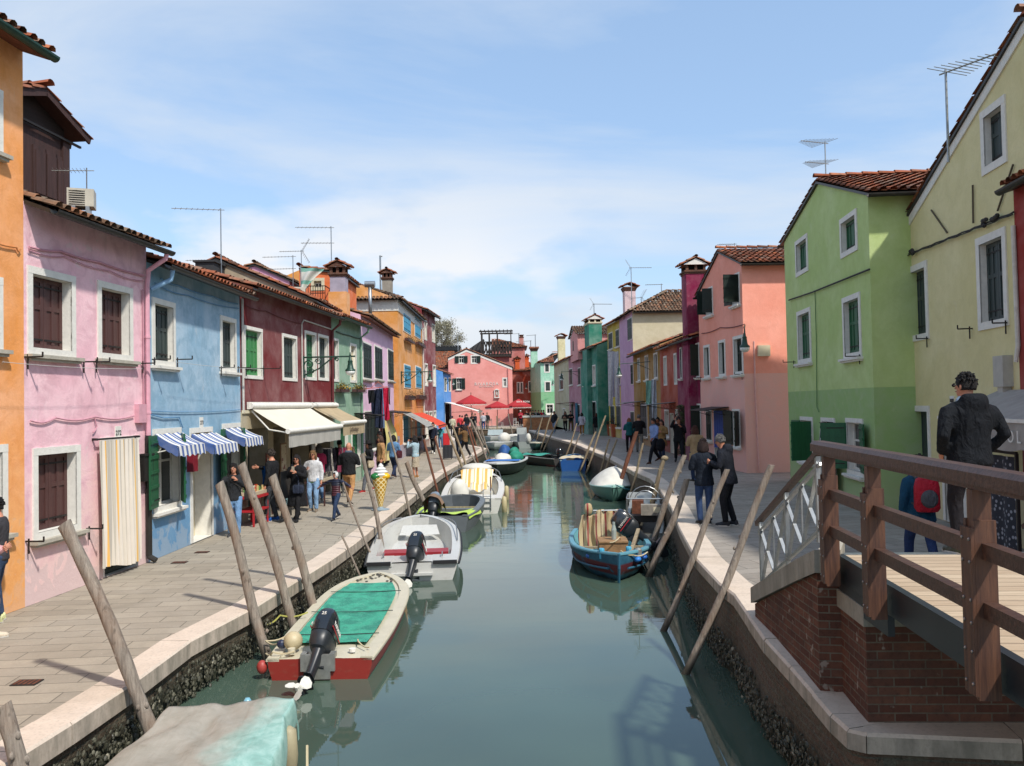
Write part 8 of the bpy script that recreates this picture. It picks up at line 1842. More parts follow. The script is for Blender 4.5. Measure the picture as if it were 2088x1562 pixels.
# small awnings of the orange house
def lean_awning(fr, x0, x1, y0, out, drop, mat, label, side=True):
 a = fr.px(x0, y0); b = fr.px(x1, y0); T = on(fr, 'small_awning', label, 'awning'); T.location = fr.w((a[0]+b[0])/2, 0, a[1]); w = (b[0]-a[0])/2; mb = MB(); mb.grid(lambda u, v: ((2*u-1)*w, -.03-out*v, -drop*v+.04*sin(pi*v)), 10, 8); mb.grid(lambda u, v: ((2*u-1)*w, -.03-out-.01*v, -drop-.16*v+.015*sin(u*30)*v), 24, 3)
 obj('canvas', mb, mat, T, smooth=30); f_ = MB(); f_.beam((-w, -out-.03, -drop), (w, -out-.03, -drop), .03, .03)
 for sg in (-1, 1): f_.beam((sg*w, 0, -drop-.1), (sg*w, -out, -drop), .02, .02)
 obj('frame', f_, M['iron'], T)
lean_awning(f6, 820, 838, 843, 1.3, .75, simple('grey_canvas', '8f8e89', .85, var=.15), 'grey canvas awning over the blue shop window of the orange house'); lean_awning(f6, 839, 861, 843, 1.5, .75, simple('orange_red_canvas', 'c5401f', .8, var=.08), 'orange red awning over the door of the orange house')
lean_awning(f8, 905.5, 920.5, 820, 3.4, 1.0, M['white'], 'long white awning on the bright blue house')
def canopy(fr, x0, x1, y, out, label, mat='iron', th=.03):
 a = fr.px(x0, y); b = fr.px(x1, y); T = on(fr, 'door_canopy', label, 'canopy'); T.location = fr.w((a[0]+b[0])/2, 0, a[1]); w = (b[0]-a[0])/2; mb = MB(); mb.grid(lambda u, v: ((2*u-1)*w, -out*v, -.10*v), 2, 2); mb.grid(lambda u, v: ((2*u-1)*w, -out*v, -.10*v-th), 2, 2); mb.beam((-w, -out, -.10-th/2), (w, -out, -.10-th/2), .02, th+.02); obj('roof_sheet', mb, M[mat], T)
 for sg in (-1, 1):
  s_ = MB(); s_.beam((sg*w, 0, -.35), (sg*w, -out, -.12), .018, .018)
  s_.tube([(sg*w, -.16+.09*cos(i*.6), -.2+.09*sin(i*.6)) for i in range(11)], .008, 4); obj('scroll_bracket', s_, M['iron'], T)
canopy(f4, 722, 738, 842, .9, 'dark canopy on the sage green house'); canopy(f5, 776, 802, 838, .9, 'dark canopy over the yellow curtained door'); canopy(fI, 1450, 1487, 829, .8, 'scrolled iron canopy over the blue curtain of the salmon house'); canopy(fG, 1364, 1378, 820, 1.3, 'slanting grey canopy on the brick red house', 'pipegrey'); canopy(fF, 1298, 1316, 818, 1.2, 'grey canopy on the ochre house', 'pipegrey'); canopy(fB, 1163, 1172, 820, 1.3, 'rusty canopy on the dusty pink house', 'rust')
# hanging curtains
def curtain(fr, x0, y0, x1, y1, mat, label, off=.10, fold=30, bulge=.0, name='door_curtain'):
 a = fr.px(x0, y0, off); b = fr.px(x1, y1, off); T = on(fr, name, label, 'curtain'); T.location = fr.w(a[0], 0, 0); W_ = b[0]-a[0]; mb = MB(); mb.grid(lambda u, v: (W_*u, -off-.03*sin(u*W_*fold)*(.3+.7*v)-bulge*sin(pi*min(1, v*1.2))*(.4+.6*u)*v, a[1]-(a[1]-b[1])*v+.03*sin(u*5)*v), 50, 18); obj('cloth', mb, mat, T, smooth=True)
 r_ = MB(); r_.tube([(-.05, -off, a[1]), (W_+.05, -off, a[1])], .012, 6); r_.box(-.04, -.02, -off, 0, a[1]-.01, a[1]+.01); r_.box(W_+.02, W_+.04, -off, 0, a[1]-.01, a[1]+.01); obj('rod', r_, M['iron'], T)
curtain(fI, 1455, 837, 1486, 918, simple('blue_curtain_cloth', '33488a', .85, var=.12), 'plain blue curtain hanging in the salmon house doorway', fold=22)
curtain(fJ, 1672, 862, 1706, 1003, stripes('black_white_stripes', [('c9c9c4', 1.0), ('22262a', .8)], .13, axis=0), 'black and white striped curtain billowing from the lime green house door', fold=18, bulge=.35, off=.16)
curtain(f5, 781, 845, 798, 936, stripes('yellow_cloth', [('cbbf74', 1.0), ('a98c62', .8), ('d4ca8a', .6)], 1.6, axis=0), 'pale yellow curtain billowing from the pale pink house door', fold=9, bulge=.7, off=.2)
curtain(fB, 1172.5, 822, 1178, 868, simple('teal_curtain', '1b5b6e', .85, var=.2), 'teal curtain on the dusty pink house', fold=14)
# washing
def laundry(fr, x, y, w, h, off, col, label, tilt=0.0, trouser=False):
 q = fr.px(x, y, off); T = on(fr, 'laundry', label, 'laundry', 'washing hung out to dry'); T.location = fr.w(q[0], -off, q[1]); T.rotation_euler = (0, 0, -.15); w *= .75; r = random.Random(int(x*7)); ph = r.uniform(0, 6)
 mb = MB();
 if trouser:
  for sg in (-1, 1): mb.grid(lambda u, v, sg=sg: (sg*w*.25+(u-.5)*w*.46*(1-.15*v)+sg*.04*v, .05*sin(u*6+v*3+ph)+.04*v, -h*v+.02*sin(u*9)), 10, 20)
 else: mb.grid(lambda u, v: ((u-.5)*w*(1+.12*v), .05*sin(u*9+v*4+ph), -h*v+.03*sin(u*7+ph)*v), 16, 18)
 obj('cloth', mb, cloth(col), T, smooth=True)
for x, y, w, h, c, lb, tr in ((757,795,.30,.5,'18191d','black smalls hanging at the left of the washing on the pale pink house',False),(764,795,.34,.95,'1a2136','navy shirt in the washing on the pale pink house',False),(772,793,.36,1.55,'20283c','long navy dress in the washing on the pale pink house',False),(777,792,.22,1.6,'5b6f8c','grey blue trousers in the washing on the pale pink house',True),(785,791,.42,1.35,'b01a3a','crimson dress at the right of the washing on the pale pink house',False),(793,790,.14,.75,'6b6468','grey strip of cloth last in the washing on the pale pink house',False)):
 laundry(f5, x, y, w, h, .55, c, lb, trouser=tr)
q = f5.px(771, 791, .55); T = on(f5, 'clothes_hanger', 'orange plastic peg hanger holding the washing', 'clothes hanger'); T.location = f5.w(q[0], -.55, q[1]); T.rotation_euler = (0, 0, -.15); T.scale = (.7, .7, .7); mb = MB()
for y in (-.12, .12): mb.tube([(-.75, y, -.03), (.55, y, .05)], .015, 6)
for x in (-.7, -.35, 0, .5): mb.tube([(x, -.12, 0), (x, .12, 0)], .012, 6)
mb.tube([(-.4, 0, .02), (0, 0, .35), (.4, 0, .02)], .012, 6); obj('frame', mb, simple('orange_plastic', 'cf4f1e', .4), T)
laundry(fD, 1250, 717, .95, 3.4, 1.1, 'b5b5b8', 'long white sheet hanging before the yellow house', trouser=True); laundry(fD, 1245, 716, .5, 3.0, .9, 'a2a9b5', 'bluish white shirt behind the long white sheet')
laundry(fF, 1324, 776, .45, 1.2, .6, '7fae9c', 'pale green cloth hanging on the ochre house'); laundry(fF, 1333, 774, .30, 1.9, .6, 'a9b0b8', 'long white towel hanging on the ochre house')
# shop goods under the cream awning
def table(fr, x, y, w, d_, hh, col, label, legs=True, cloth_=None, off=.4, name='stall_table'):
 q = fr.px(x, y, off); T = on(fr, name, label, 'table'); T.location = fr.w(q[0], -off, 0); mb = MB(); mb.box(-w/2, w/2, -d_/2, d_/2, hh-.06, hh); obj('tabletop', mb, simple('paint_'+col, col, .5, var=.1), T)
 for sx in (-1, 1):
  for sy in (-1, 1): l_ = MB(); l_.beam((sx*w*.45, sy*d_*.42, 0), (sx*w*.45, sy*d_*.42, hh-.06), .04, .04); obj('leg', l_, simple('paint_'+col, col, .5, var=.1), T)
 return T
T = table(f3, 515, 1060, 1.0, .5, .72, 'a81f26', 'bright red two shelf stall table by the light blue house', off=.35); mb = MB(); mb.box(-.48, .48, -.24, .24, .34, .38); obj('shelf', mb, simple('paint_a81f26', 'a81f26', .5), T)
r_ = random.Random(4)
def goods(fr, P, n, w, d_, z, cols, label, name='display_box', sz=.09):
 T = thing(name, label, 'display', P, fr.rz); mb = MB(); mb.box(-w/2, w/2, -d_/2, d_/2, z, z+.08); obj('tray', mb, simple('card_tray', 'b3a58a', .8), T); ms = [simple('goods_'+c, c, .6) for c in cols]; g = MB()
 for i in range(n): x = r_.uniform(-w/2+.04, w/2-.04); y = r_.uniform(-d_/2+.04, d_/2-.04); s_ = sz*r_.uniform(.3, .6); g.box(x-s_/2, x+s_/2, y-.02, y+.02, z+.08, z+.08+sz*r_.uniform(.7, 1.6), i % len(ms))
 obj('souvenirs', g, ms, T)
goods(f3, T.location+Vector((0, 0, .0)), 40, .9, .42, .73, ['b22a2a', 'c9b27a', '5c8a4a', 'd5cdb8', 'b5552a'], 'tray of small red and cream souvenirs on the red stall table');
T2 = table(f3, 655, 1024, 1.1, .6, .70, '4a2f2b', 'dark brown stall table under the beige awning', off=.8); goods(f3, T2.location, 50, 1.0, .5, .70, ['8a8478', '3d3a3a', 'a59a86', '6b4f4a'], 'heap of small goods on the dark brown stall table')
def easel(fr, x, y, off, w, h_, col, label, art):
 q = fr.px(x, y, off); T = on(fr, 'display_board', label, 'sign board'); T.location = fr.w(q[0], -off, 0); mb = MB(); mb.box(-w/2, w/2, -.03, 0, .35, .35+h_); obj('frame', mb, simple('board_'+col, col, .6), T); g = MB(); g.box(-w/2+.04, w/2-.04, -.036, -.03, .39, .31+h_); gm = obj('panel', g, simple('panel_'+art, art, .7, var=.15, scale=12), T)
 m2 = MB(); rr = random.Random(int(x))
 for i in range(14): a_ = rr.uniform(-w/2+.07, w/2-.07); z_ = rr.uniform(.45, .25+h_); s_ = rr.uniform(.015, .05); m2.box(a_-s_, a_+s_, -.040, -.036, z_-s_, z_+s_*.8)
 obj('motif', m2, simple('faded_print', '8a5a52', .7, var=.4, scale=20), gm); l_ = MB()
 for sx in (-1, 1): l_.beam((sx*w*.4, -.02, 0), (sx*w*.35, -.02, .4), .03, .03)
 l_.beam((0, .3, 0), (0, 0, .35+h_*.8), .03, .03); obj('legs', l_, M['brown'], T)
easel(f3, 549, 1052, .15, .42, 1.3, '7a3a2e', 'framed print board leaning by the shop door', 'bdb3a0'); easel(f3, 578, 1040, .15, .45, 1.5, '8a6a4a', 'tall framed print board between the shop openings', 'c2b79e')
T = on(f3, 'poster_board', 'black and pale blue tilted advertising board behind the people', 'sign board'); q = f3.px(583, 1062, 1.0); T.location = f3.w(q[0], -1.0, 0); mb = MB(); mb.box(-.35, .35, -.03, .0, .1, 1.25); o = obj('panel', mb, simple('black_board', '16181b', .4), T); text('lettering', "75", o, .3, (.05, -.035, .45), (pi/2, 0, 0), simple('pale_blue_print', '8fb0b5', .6), .001)
easel(f3, 641, 1022, .10, .55, 1.6, 'b9b4a6', 'white display panel of postcards beside the shop racks', 'cfcabd')
# clothes rack
def rack(P, rz, label, cols):
 T = thing('clothes_rack', label, 'clothes rack', P, rz); mb = MB(); mb.tube([(-.5, 0, 0), (-.5, 0, 1.55), (.5, 0, 1.55), (.5, 0, 0)], .015, 6); mb.beam((-.5, -.25, .02), (-.5, .25, .02), .03, .03); mb.beam((.5, -.25, .02), (.5, .25, .02), .03, .03); obj('frame', mb, M['steel'], T)
 for i, c in enumerate(cols): x = -.42+.84*i/(len(cols)-1); g = MB(); g.grid(lambda u, v: (x+.03*sin(v*5+i), (u-.5)*(.28+.1*v), 1.52-.75*v), 8, 8); obj('garment', g, cloth(c), T, smooth=True)
q = f4.px(708, 1000, .9); rack(f4.w(q[0], -.9, 0), f4.rz, 'rack of pink, grey and yellow scarves at the sage green house', ['8f3d55', 'a04a66', '6b5f66', '8f3d55', 'c2a53a', '5f4a4a', '8c7a6a']); q = f3.px(668, 1012, .45); rack(f3.w(q[0], -.45, 0), f3.rz, 'rack of dark patterned dresses at the shop', ['3a3640', '6a6a70', '2b2b33', 'b5b0a8', '2e2e38', '55505a'])
q = f8.px(912, 872, 2.2); rack(Vector((q[0]*f8.ex.x+f8.A.x, 0, 0))*0+f8.w(1.0, -2.2, 0), f8.rz, 'distant clothes rack under the long white awning', ['5c1f2c', 'b5b0a8', '2b2b33', '8a857c'])
# ice cream cone figure
P = GL(776, 1040); T = thing('ice_cream_figure', 'large plastic ice cream cone figure with white, green and yellow scoops on a grey base', 'advertising figure', P); T.scale = (.92, .92, .76); mb = MB(); mb.lathe([(.26, 0), (.27, .03), (.14, .06), (.07, .09), (.06, .12)], (0, 0, 0), 20); obj('base', mb, simple('grey_blue_plastic', '7f8f98', .5), T, smooth=50)
t = NT('wafer'); v = t.mapping(scale=(1, 1, 1)); s_ = t.n('ShaderNodeSeparateXYZ'); t.l(t.tc.outputs['Object'], s_.inputs[0]); at = t.math('ARCTAN2', s_.outputs[1], s_.outputs[0]); u1 = t.math('FRACT', t.math('ADD', t.math('MULTIPLY', at, 1.2732), t.math('MULTIPLY', s_.outputs[2], 5.5))); u2 = t.math('FRACT', t.math('SUBTRACT', t.math('MULTIPLY', at, 1.2732), t.math('MULTIPLY', s_.outputs[2], 5.5)))
g_ = t.math('MAXIMUM', t.ramp(u1, [(.70, 0.0), (.74, 1.0)]), t.ramp(u2, [(.70, 0.0), (.74, 1.0)])); t.col(t.mix(g_, lin('b5851a'), lin('ead9a0'))); t.rough(.35); t.bump(g_, .4, .02)
mb = MB(); mb.lathe([(.05, .10), (.07, .16), (.235, 1.12), (.24, 1.16), (.20, 1.17)], (0, 0, 0), 28); obj('cone', mb, t.mat, T, smooth=50)
for c_, col_, nm in (((-.11, -.09, 1.20), '1f6a35', 'green_scoop'), ((.15, -.02, 1.20), 'd9a81c', 'yellow_scoop')): mb = MB(); mb.ball(c_, .155, .155, .135, 16, 10); obj(nm, mb, simple(nm, col_, .25), T, smooth=True)
mb = MB(); mb.lathe([(.20, 1.18), (.245, 1.26), (.19, 1.31), (.215, 1.36), (.14, 1.42), (.16, 1.46), (.08, 1.53), (.09, 1.56), (.02, 1.66)], (.02, .02, 0), 20, sy=.95); obj('whipped_top', mb, simple('glossy_white', 'd5d5d2', .25), T, smooth=60)
for i, (x, y) in enumerate(((366, 1147), (412, 1126), (55, 1392))):
 P = GL(x, y); T = thing('drain_cover', ('small iron drain cover before the pink house drainpipe', 'small iron drain cover before the light blue house', 'worn drain slab near the left edge of the frame')[i], 'drain cover', (P.x, P.y, P.z)); mb = MB(); mb.box(-.13, .13, -.09, .09, -.004, .006); obj('plate', mb, M['iron'], T); mb = MB()
 for q in range(5): mb.box(-.10+.05*q-.012, -.10+.05*q+.012, -.07, .07, .006, .009)
 obj('slots', mb, M['rust'], T)
# suitcase and bicycle
P = GL(913, 936.5); T = thing('suitcase', 'dark grey suitcase with a bright red bag on top by the pale poles', 'suitcase', P, .2); mb = MB(); mb.box(-.24, .24, -.15, .15, .06, .72); obj('shell', mb, simple('dark_grey_shell', '2d2e33', .4), T); mb = MB()
for x in (-.16, 0, .16): mb.box(x-.02, x+.02, -.158, -.15, .1, .68)
obj('ribs', mb, simple('dark_grey_shell2', '1c1d20', .4), T); h_ = MB(); h_.tube([(-.1, .1, .7), (-.1, .1, 1.2), (.1, .1, 1.2), (.1, .1, .7)], .012, 6); obj('handle', h_, M['steel'], T)
for x in (-.2, .2): w_2 = MB(); w_2.ball((x, 0, .035), .02, .035, .035, 8, 6); obj('wheel', w_2, M['dark'], T)
mb = MB(); mb.box(-.22, .1, -.12, .1, .73, 1.32); o = obj('red_bag', mb, simple('bright_red_nylon', 'b3151b', .6, var=.15), None, loc=P, rot=(0, 0, .2)); tag(o, 'bright red bag standing on the dark grey suitcase', 'bag')
def bicycle(P, rz, label, col):
 T = thing('bicycle', label, 'bicycle', P, rz, 'bicycles leaning by the orange house')
 for x in (-.52, .52):
  mb = MB(); n = 26; mb.tube([(x+.33*cos(2*pi*i/n), 0, .35+.33*sin(2*pi*i/n)) for i in range(n+1)], .018, 6); w2 = obj('wheel', mb, simple('tyre', '1a1a1a', .8), T); s2_ = MB()
  for i in range(12): s2_.beam((x, 0, .35), (x+.32*cos(2*pi*i/12), 0, .35+.32*sin(2*pi*i/12)), .004, .004)
  obj('spokes', s2_, M['steel'], w2)
 f_ = MB()
 for a_, b_ in (((-.52,0,.35),(-.12,0,.32)),((-.12,0,.32),(-.2,0,.82)),((-.52,0,.35),(-.2,0,.75)),((-.12,0,.32),(.36,0,.78)),((-.2,0,.75),(.36,0,.82)),((.52,0,.35),(.34,0,.95))): f_.tube([a_, b_], .016, 6)
 obj('frame', f_, simple('bike_'+col, col, .4), T); h2 = MB(); h2.tube([(.28, -.28, 1.0), (.36, -.1, .97), (.36, .1, .97), (.28, .28, 1.0)], .014, 6); obj('handlebar', h2, M['steel'], T); sd2 = MB(); sd2.ball((-.22, 0, .86), .13, .07, .035, 10, 6); obj('saddle', sd2, M['dark'], T)
 bk = MB(); bk.lathe([(.10, 0), (.14, .2), (.13, .2), (.09, .01)], (.50, 0, .78), 10); obj('basket', bk, M['iron'], T)
for px_, py_, c_, lb in ((856, 929, '2b2b30', 'dark bicycle leaning nearest against the orange house'), (866, 921, '4a3a34', 'brownish bicycle with a basket, just behind the first one')): P = GL(px_, py_); bicycle(P, f6.rz+.1, lb, c_)
# potted plants on the right quay
def pot(px_, py_, r, hh, label, col='a5583a', square=True, fl='b5423f', leafh=.5, seed=1):
 P = GR(px_, py_); T = thing('potted_plant', label, 'potted plant', P); mb = MB()
 if square: mb.loft([[(i*r*k, j*r*k, z) for i, j in ((-1,-1),(1,-1),(1,1),(-1,1))] for z, k in ((0, .8), (hh, 1.0), (hh, 1.08), (hh+.05, 1.08))])
 else: mb.lathe([(r*.75, 0), (r, hh), (r*1.1, hh), (r*1.1, hh+.05)], (0, 0, 0), 16)
 obj('pot', mb, simple('terracotta_'+col, col, .8, var=.12), T); lf = MB(); f_ = MB(); rr = random.Random(seed)
 for i in range(500):
  p = Vector((rr.gauss(0, r*.75), rr.gauss(0, r*.75), hh+.05+abs(rr.gauss(0, leafh*.4)))); d_ = Vector((rr.uniform(-1, 1), rr.uniform(-1, 1), rr.uniform(-.4, 1))).normalized()*.05; e_ = d_.cross(Vector((.3, .5, .8))).normalized()*.025; (f_ if rr.random() < .12 else lf).add([p-d_, p+e_, p+d_, p-e_], [(0,1,2,3)])
 obj('leaves', lf, simple('pot_leaves', '2c3d22', .7, var=.4, scale=20), T); obj('flowers', f_, simple('flower_'+fl, fl, .7), T)
pot(1247, 888, .34, .75, 'left terracotta planter with pink flowers by the teal house'); pot(1258, 891, .42, .85, 'right, larger terracotta planter with pink and white flowers', seed=3, leafh=.9); pot(1271, 893, .25, .8, 'yellow tub beside the terracotta planters', col='a8924a', square=False, fl='c9c9c4', leafh=.15, seed=5)
def hedge(fr, x, y0, y1, label):
 a = fr.px(x, y0, .3); b = fr.px(x, y1, .3); T = on(fr, 'climbing_plant', label, 'climbing plant'); T.location = fr.w(a[0], -.25, 0); rr = random.Random(9); lf = MB()
 for i in range(2600):
  z = rr.uniform(b[1], a[1]); p = Vector((rr.gauss(0, .22), rr.gauss(0, .14), z)); d_ = Vector((rr.uniform(-1, 1), rr.uniform(-1, 1), rr.uniform(-1, .4))).normalized()*.05; e_ = d_.cross(Vector((.3, .5, .8))).normalized()*.03; lf.add([p-d_, p+e_, p+d_, p-e_], [(0,1,2,3)])
 obj('leaves', lf, simple('climber_leaves', '4a4f2e', .8, var=.5, scale=14), T); s_ = MB(); s_.tube([(0, 0, 0), (.03, .02, a[1]*.5), (-.02, 0, a[1]-.1)], .03, 6); obj('stem', s_, M['brown'], T)
hedge(fH, 1391, 826, 925, 'narrow climbing plant up the magenta wall')
# ---- far end: parasols, chairs, parapet, terrace, tree
def parasol(x0, x1, ytop, yedge, Y, label, col='a01f24', txt=None, ybase=868):
 c_ = atY((x0+x1)/2, yedge, Y); R_ = (atY(x1, yedge, Y)-atY(x0, yedge, Y)).length/2; zt_ = atY((x0+x1)/2, ytop, Y).z; T = thing('parasol', label, 'parasol', (c_.x, Y, .35), .3, 'red café parasols'); ze = c_.z-.35; zt_ -= .35; m_ = simple('red_parasol_cloth', col, .8, var=.08); cream_ = M['white']
 mb = MB(); n = 8
 for k in range(n):
  a0, a1 = 2*pi*k/n, 2*pi*(k+1)/n; mb.add([(0, 0, zt_), (R_*cos(a0), R_*sin(a0), ze), (R_*cos(a1), R_*sin(a1), ze)], [(0, 1, 2)])
 obj('canopy', mb, m_, T); vb = MB(); tb = MB()
 for k in range(n):
  a0, a1 = 2*pi*k/n, 2*pi*(k+1)/n; A = Vector((R_*cos(a0), R_*sin(a0), ze)); B = Vector((R_*cos(a1), R_*sin(a1), ze)); m2 = 7
  for i in range(m2):
   p = A.lerp(B, i/m2); q = A.lerp(B, (i+1)/m2); mid = (p+q)/2; dn = Vector((0, 0, -.26)); vb.add([p, q, q+dn*.6, mid+dn, p+dn*.6], [(0,1,2,3,4)]); o_ = Vector((mid.x, mid.y, 0)).normalized()*.01; tb.add([p+dn*.6+o_, mid+dn+o_, q+dn*.6+o_, q+dn*.78+o_, mid+dn*1.25+o_, p+dn*.78+o_], [(0,1,4,5), (1,2,3,4)])
 obj('valance', vb, m_, T); obj('scalloped_edge', tb, cream_, T); pb = MB(); pb.tube([(0, 0, 0), (0, 0, zt_+.25)], .035, 8); obj('pole', pb, M['iron'], T); b_ = MB(); b_.lathe([(.4, 0), (.4, .06), (.1, .1)], (0, 0, 0), 14); obj('base', b_, M['pipegrey'], T)
 return T, R_, ze
parasol(928, 993, 805, 821, 90.5, 'large red parasol with a scalloped cream edge before the restaurant'); parasol(988, 1040, 818, 829, 89.5, 'smaller red parasol before the restaurant, on its right')
T, R_, ze = parasol(1030, 1085, 813, 827, 94, 'red parasol with lettering in front of the red brown house'); text('lettering', 'RIVA ROSA', T, .30, (.2, -R_*.70, ze+.42), (radians(68), 0, -.3), M['white'], .004)
def chair(P, rz, label):
 T = thing('folding_chair', label, 'chair', P, rz, 'white folding chairs outside the restaurant')
 s_ = MB(); s_.box(-.2, .2, -.2, .2, .43, .46); obj('seat', s_, M['white'], T); b_ = MB()
 for z in (.62, .72, .82): b_.box(-.2, .2, .18, .2, z, z+.06)
 obj('backrest', b_, M['white'], T)
 for sx in (-1, 1): l_ = MB(); l_.beam((sx*.2, .22, .0), (sx*.2, .17, .9), .03, .03); obj('leg', l_, M['white'], T); l_ = MB(); l_.beam((sx*.2, -.2, 0), (sx*.2, -.17, .45), .03, .03); obj('leg', l_, M['white'], T)
for i, (x, lb) in enumerate(((999, 'white folding chair standing sideways before the pink wall, leftmost'), (1021, 'white folding chair beside the pole of the smaller parasol'), (1052, 'white folding chair under the lettered parasol'))): p_ = atY(x, 860, 90+i); chair(Vector((p_.x, 90+i*.8, .36)), 1.2*i, lb)
A = atY(1067, 870, 86.4); B = atY(1132, 858, 86.0); fP = Fr(Vector((A.x, A.y, ZR-.75)), Vector((B.x, B.y, ZR-.75))); T = on(fP, 'bridge_parapet', 'low orange brick parapet of the side bridge with a pale stone coping', 'parapet'); mb = MB(); hP = fP.px(1100, 851)[1]; mb.box(0, fP.L, 0, .35, 0, hP); obj('brickwork', mb, M['brick2'], T); mb = MB(); mb.box(-.06, fP.L, -.06, .41, hP+.002, hP+.20); obj('coping', mb, M['stonewhite'], T)
def altana():
 a = atY(981, 722, 100); b = atY(1043, 722, 100); T = thing('roof_terrace', 'dark timber roof terrace with a pergola above the restaurant', 'roof terrace', (a.x, 100, a.z)); w = (b-a).length; zf = 0; zr = atY(1000, 697, 100).z-a.z; zt_ = atY(1000, 677, 100).z-a.z; m_ = simple('blackened_timber', '2b2420', .8, var=.3); D = 3.2; mb = MB(); mb.box(0, w, 0, D, -.35, 0); obj('floor', mb, m_, T)
 for x in (0, w*.25, w*.52, w-.1):
  for y in (0, D): p = MB(); p.box(x, x+.12, y, y+.12, 0, zt_); obj('post', p, m_, T)
 r = MB()
 for y in (0, D): r.box(-.2, w+.2, y, y+.1, zt_, zt_+.18)
 for i in range(9): r.beam((w*i/8, -.3, zt_+.22), (w*i/8, D+.3, zt_+.22), .08, .1)
 obj('pergola_roof', r, m_, T); l_ = MB(); l_.beam((0, -.02, zr), (w, -.02, zr), .1, .1); n = 9
 for i in range(n): x = w*i/n; x1_ = w*(i+1)/n; l_.beam((x, 0, .05), (x1_, 0, zr), .05, .16); l_.beam((x1_, .06, .05), (x, .06, zr), .05, .16)
 for i in range(12): x = w*i/11; l_.beam((x, -.05, 0), (x, -.05, zr), .10, .05)
 obj('lattice_railing', l_, m_, T); s_ = MB(); s_.add([(-3.6, 1.5, -.6), (.3, 1.5, zr+.5), (.3, 5, zr+.5), (-3.6, 5, -.6), (-3.6, 1.5, -1.0), (.3, 1.5, -1)], [(0,1,2,3), (0,4,5,1)]); obj('side_roof', s_, simple('grey_sheet_roof', '3c3b3b', .7), T)
 u = MB(); u.box(.3, w-.3, .4, D, -3.5, -.35); obj('base_storey', u, simple('dusky_pink_render', '9a5a58', .9, var=.15), T)
altana()
def bare_tree(px_, py0, py1, Y, label):
 P = atY(px_, py0, Y); zt_ = atY(px_, py1, Y).z; T = thing('tree', label, 'tree', (P.x, Y, .3)); Ht = zt_-.3; rr = random.Random(21); tr = MB(); cr = MB(); bl = MB()
 tr.tube([(0, 0, 0), (.1, 0, Ht*.3), (0, .1, Ht*.55)], [.35, .28, .2], 8)
 def br(p, d, L_, r, lv):
  q = p+d*L_; (tr if lv < 2 else cr).tube([p, p.lerp(q, .5)+Vector((rr.uniform(-.1, .1),)*3)*L_*.3, q], [r, r*.8, r*.55], 5)
  if lv >= 2:
   for _ in range(7): s_ = p.lerp(q, rr.random())+Vector((rr.gauss(0, .25), rr.gauss(0, .25), rr.gauss(0, .25))); e_ = Vector((rr.uniform(-1, 1), rr.uniform(-1, 1), rr.uniform(-1, 1))).normalized()*.09; f_ = e_.cross(Vector((.2, .7, .5))).normalized()*.07; bl.add([s_-e_, s_+f_, s_+e_, s_-f_], [(0,1,2,3)])
  if lv < 4:
   for _ in range(4 if lv < 3 else 3):
    nd = (d+Vector((rr.uniform(-.8, .8), rr.uniform(-.8, .8), rr.uniform(-.2, .6)))).normalized(); br(p.lerp(q, rr.uniform(.5, 1)), nd, L_*rr.uniform(.6, .8), r*.6, lv+1)
 for i in range(6): a_ = i*1.05; br(Vector((0, 0, Ht*(.40+.05*i))), Vector((cos(a_)*.7, sin(a_)*.7, 1)).normalized(), Ht*.20, .12, 0)
 obj('trunk', tr, simple('grey_bark', '5c544a', .9), T); cw_ = obj('crown', cr, simple('grey_twigs', '6f675a', .9), T); obj('blossom', bl, simple('pale_buds', 'a39f86', .8, var=.3), cw_)
bare_tree(897, 870, 664, 125, 'bare budding tree behind the tall dark red house')
# ---- aerials
def aerial(px_, pyb, pyt, Y, label, kind='yagi', yaw=0.0, boom=1.3, two=None, r=.018):
 b = atY(px_, pyb, Y); t_ = atY(px_, pyt, Y); T = thing('tv_aerial', label, 'aerial', b, 0, 'television aerials on the roofs'); h_ = t_.z-b.z; m_ = M['pipegrey']; mb = MB(); mb.tube([(0, 0, -.8), (0, 0, h_+.05)], r, 6); obj('mast', mb, M['steel'] if kind != 'dark' else M['iron'], T)
 for z, bm in [(h_, boom)]+([(h_-two, boom*.85)] if two else []):
  e = MB(); d = Vector((cos(yaw), sin(yaw), .06)); s_ = Vector((-sin(yaw), cos(yaw), 0)); e.tube([Vector((0, 0, z))+d*.12, Vector((0, 0, z))-d*bm], .012*r/.018, 5)
  if kind != 'pole':
   n = 9
   for i in range(n): c_ = Vector((0, 0, z))-d*(bm*(i+.3)/n); l_ = .10+.34*(1-i/n) if kind == 'log' else .16; e.tube([c_-s_*l_, c_+s_*l_], .006*r/.018, 4)
  if kind == 'grid':
   for sg in (-1, 1):
    for i in range(6): c_ = Vector((0, 0, z))+d*.05; q0 = c_+Vector((0, 0, sg*.08*(i+1)))+d*.05*i; e.tube([q0-s_*.28, q0+s_*.28], .006, 4)
    e.tube([c_, c_+Vector((0, 0, sg*.5))+d*.3], .01, 4)
  obj('antenna', e, m_, T)
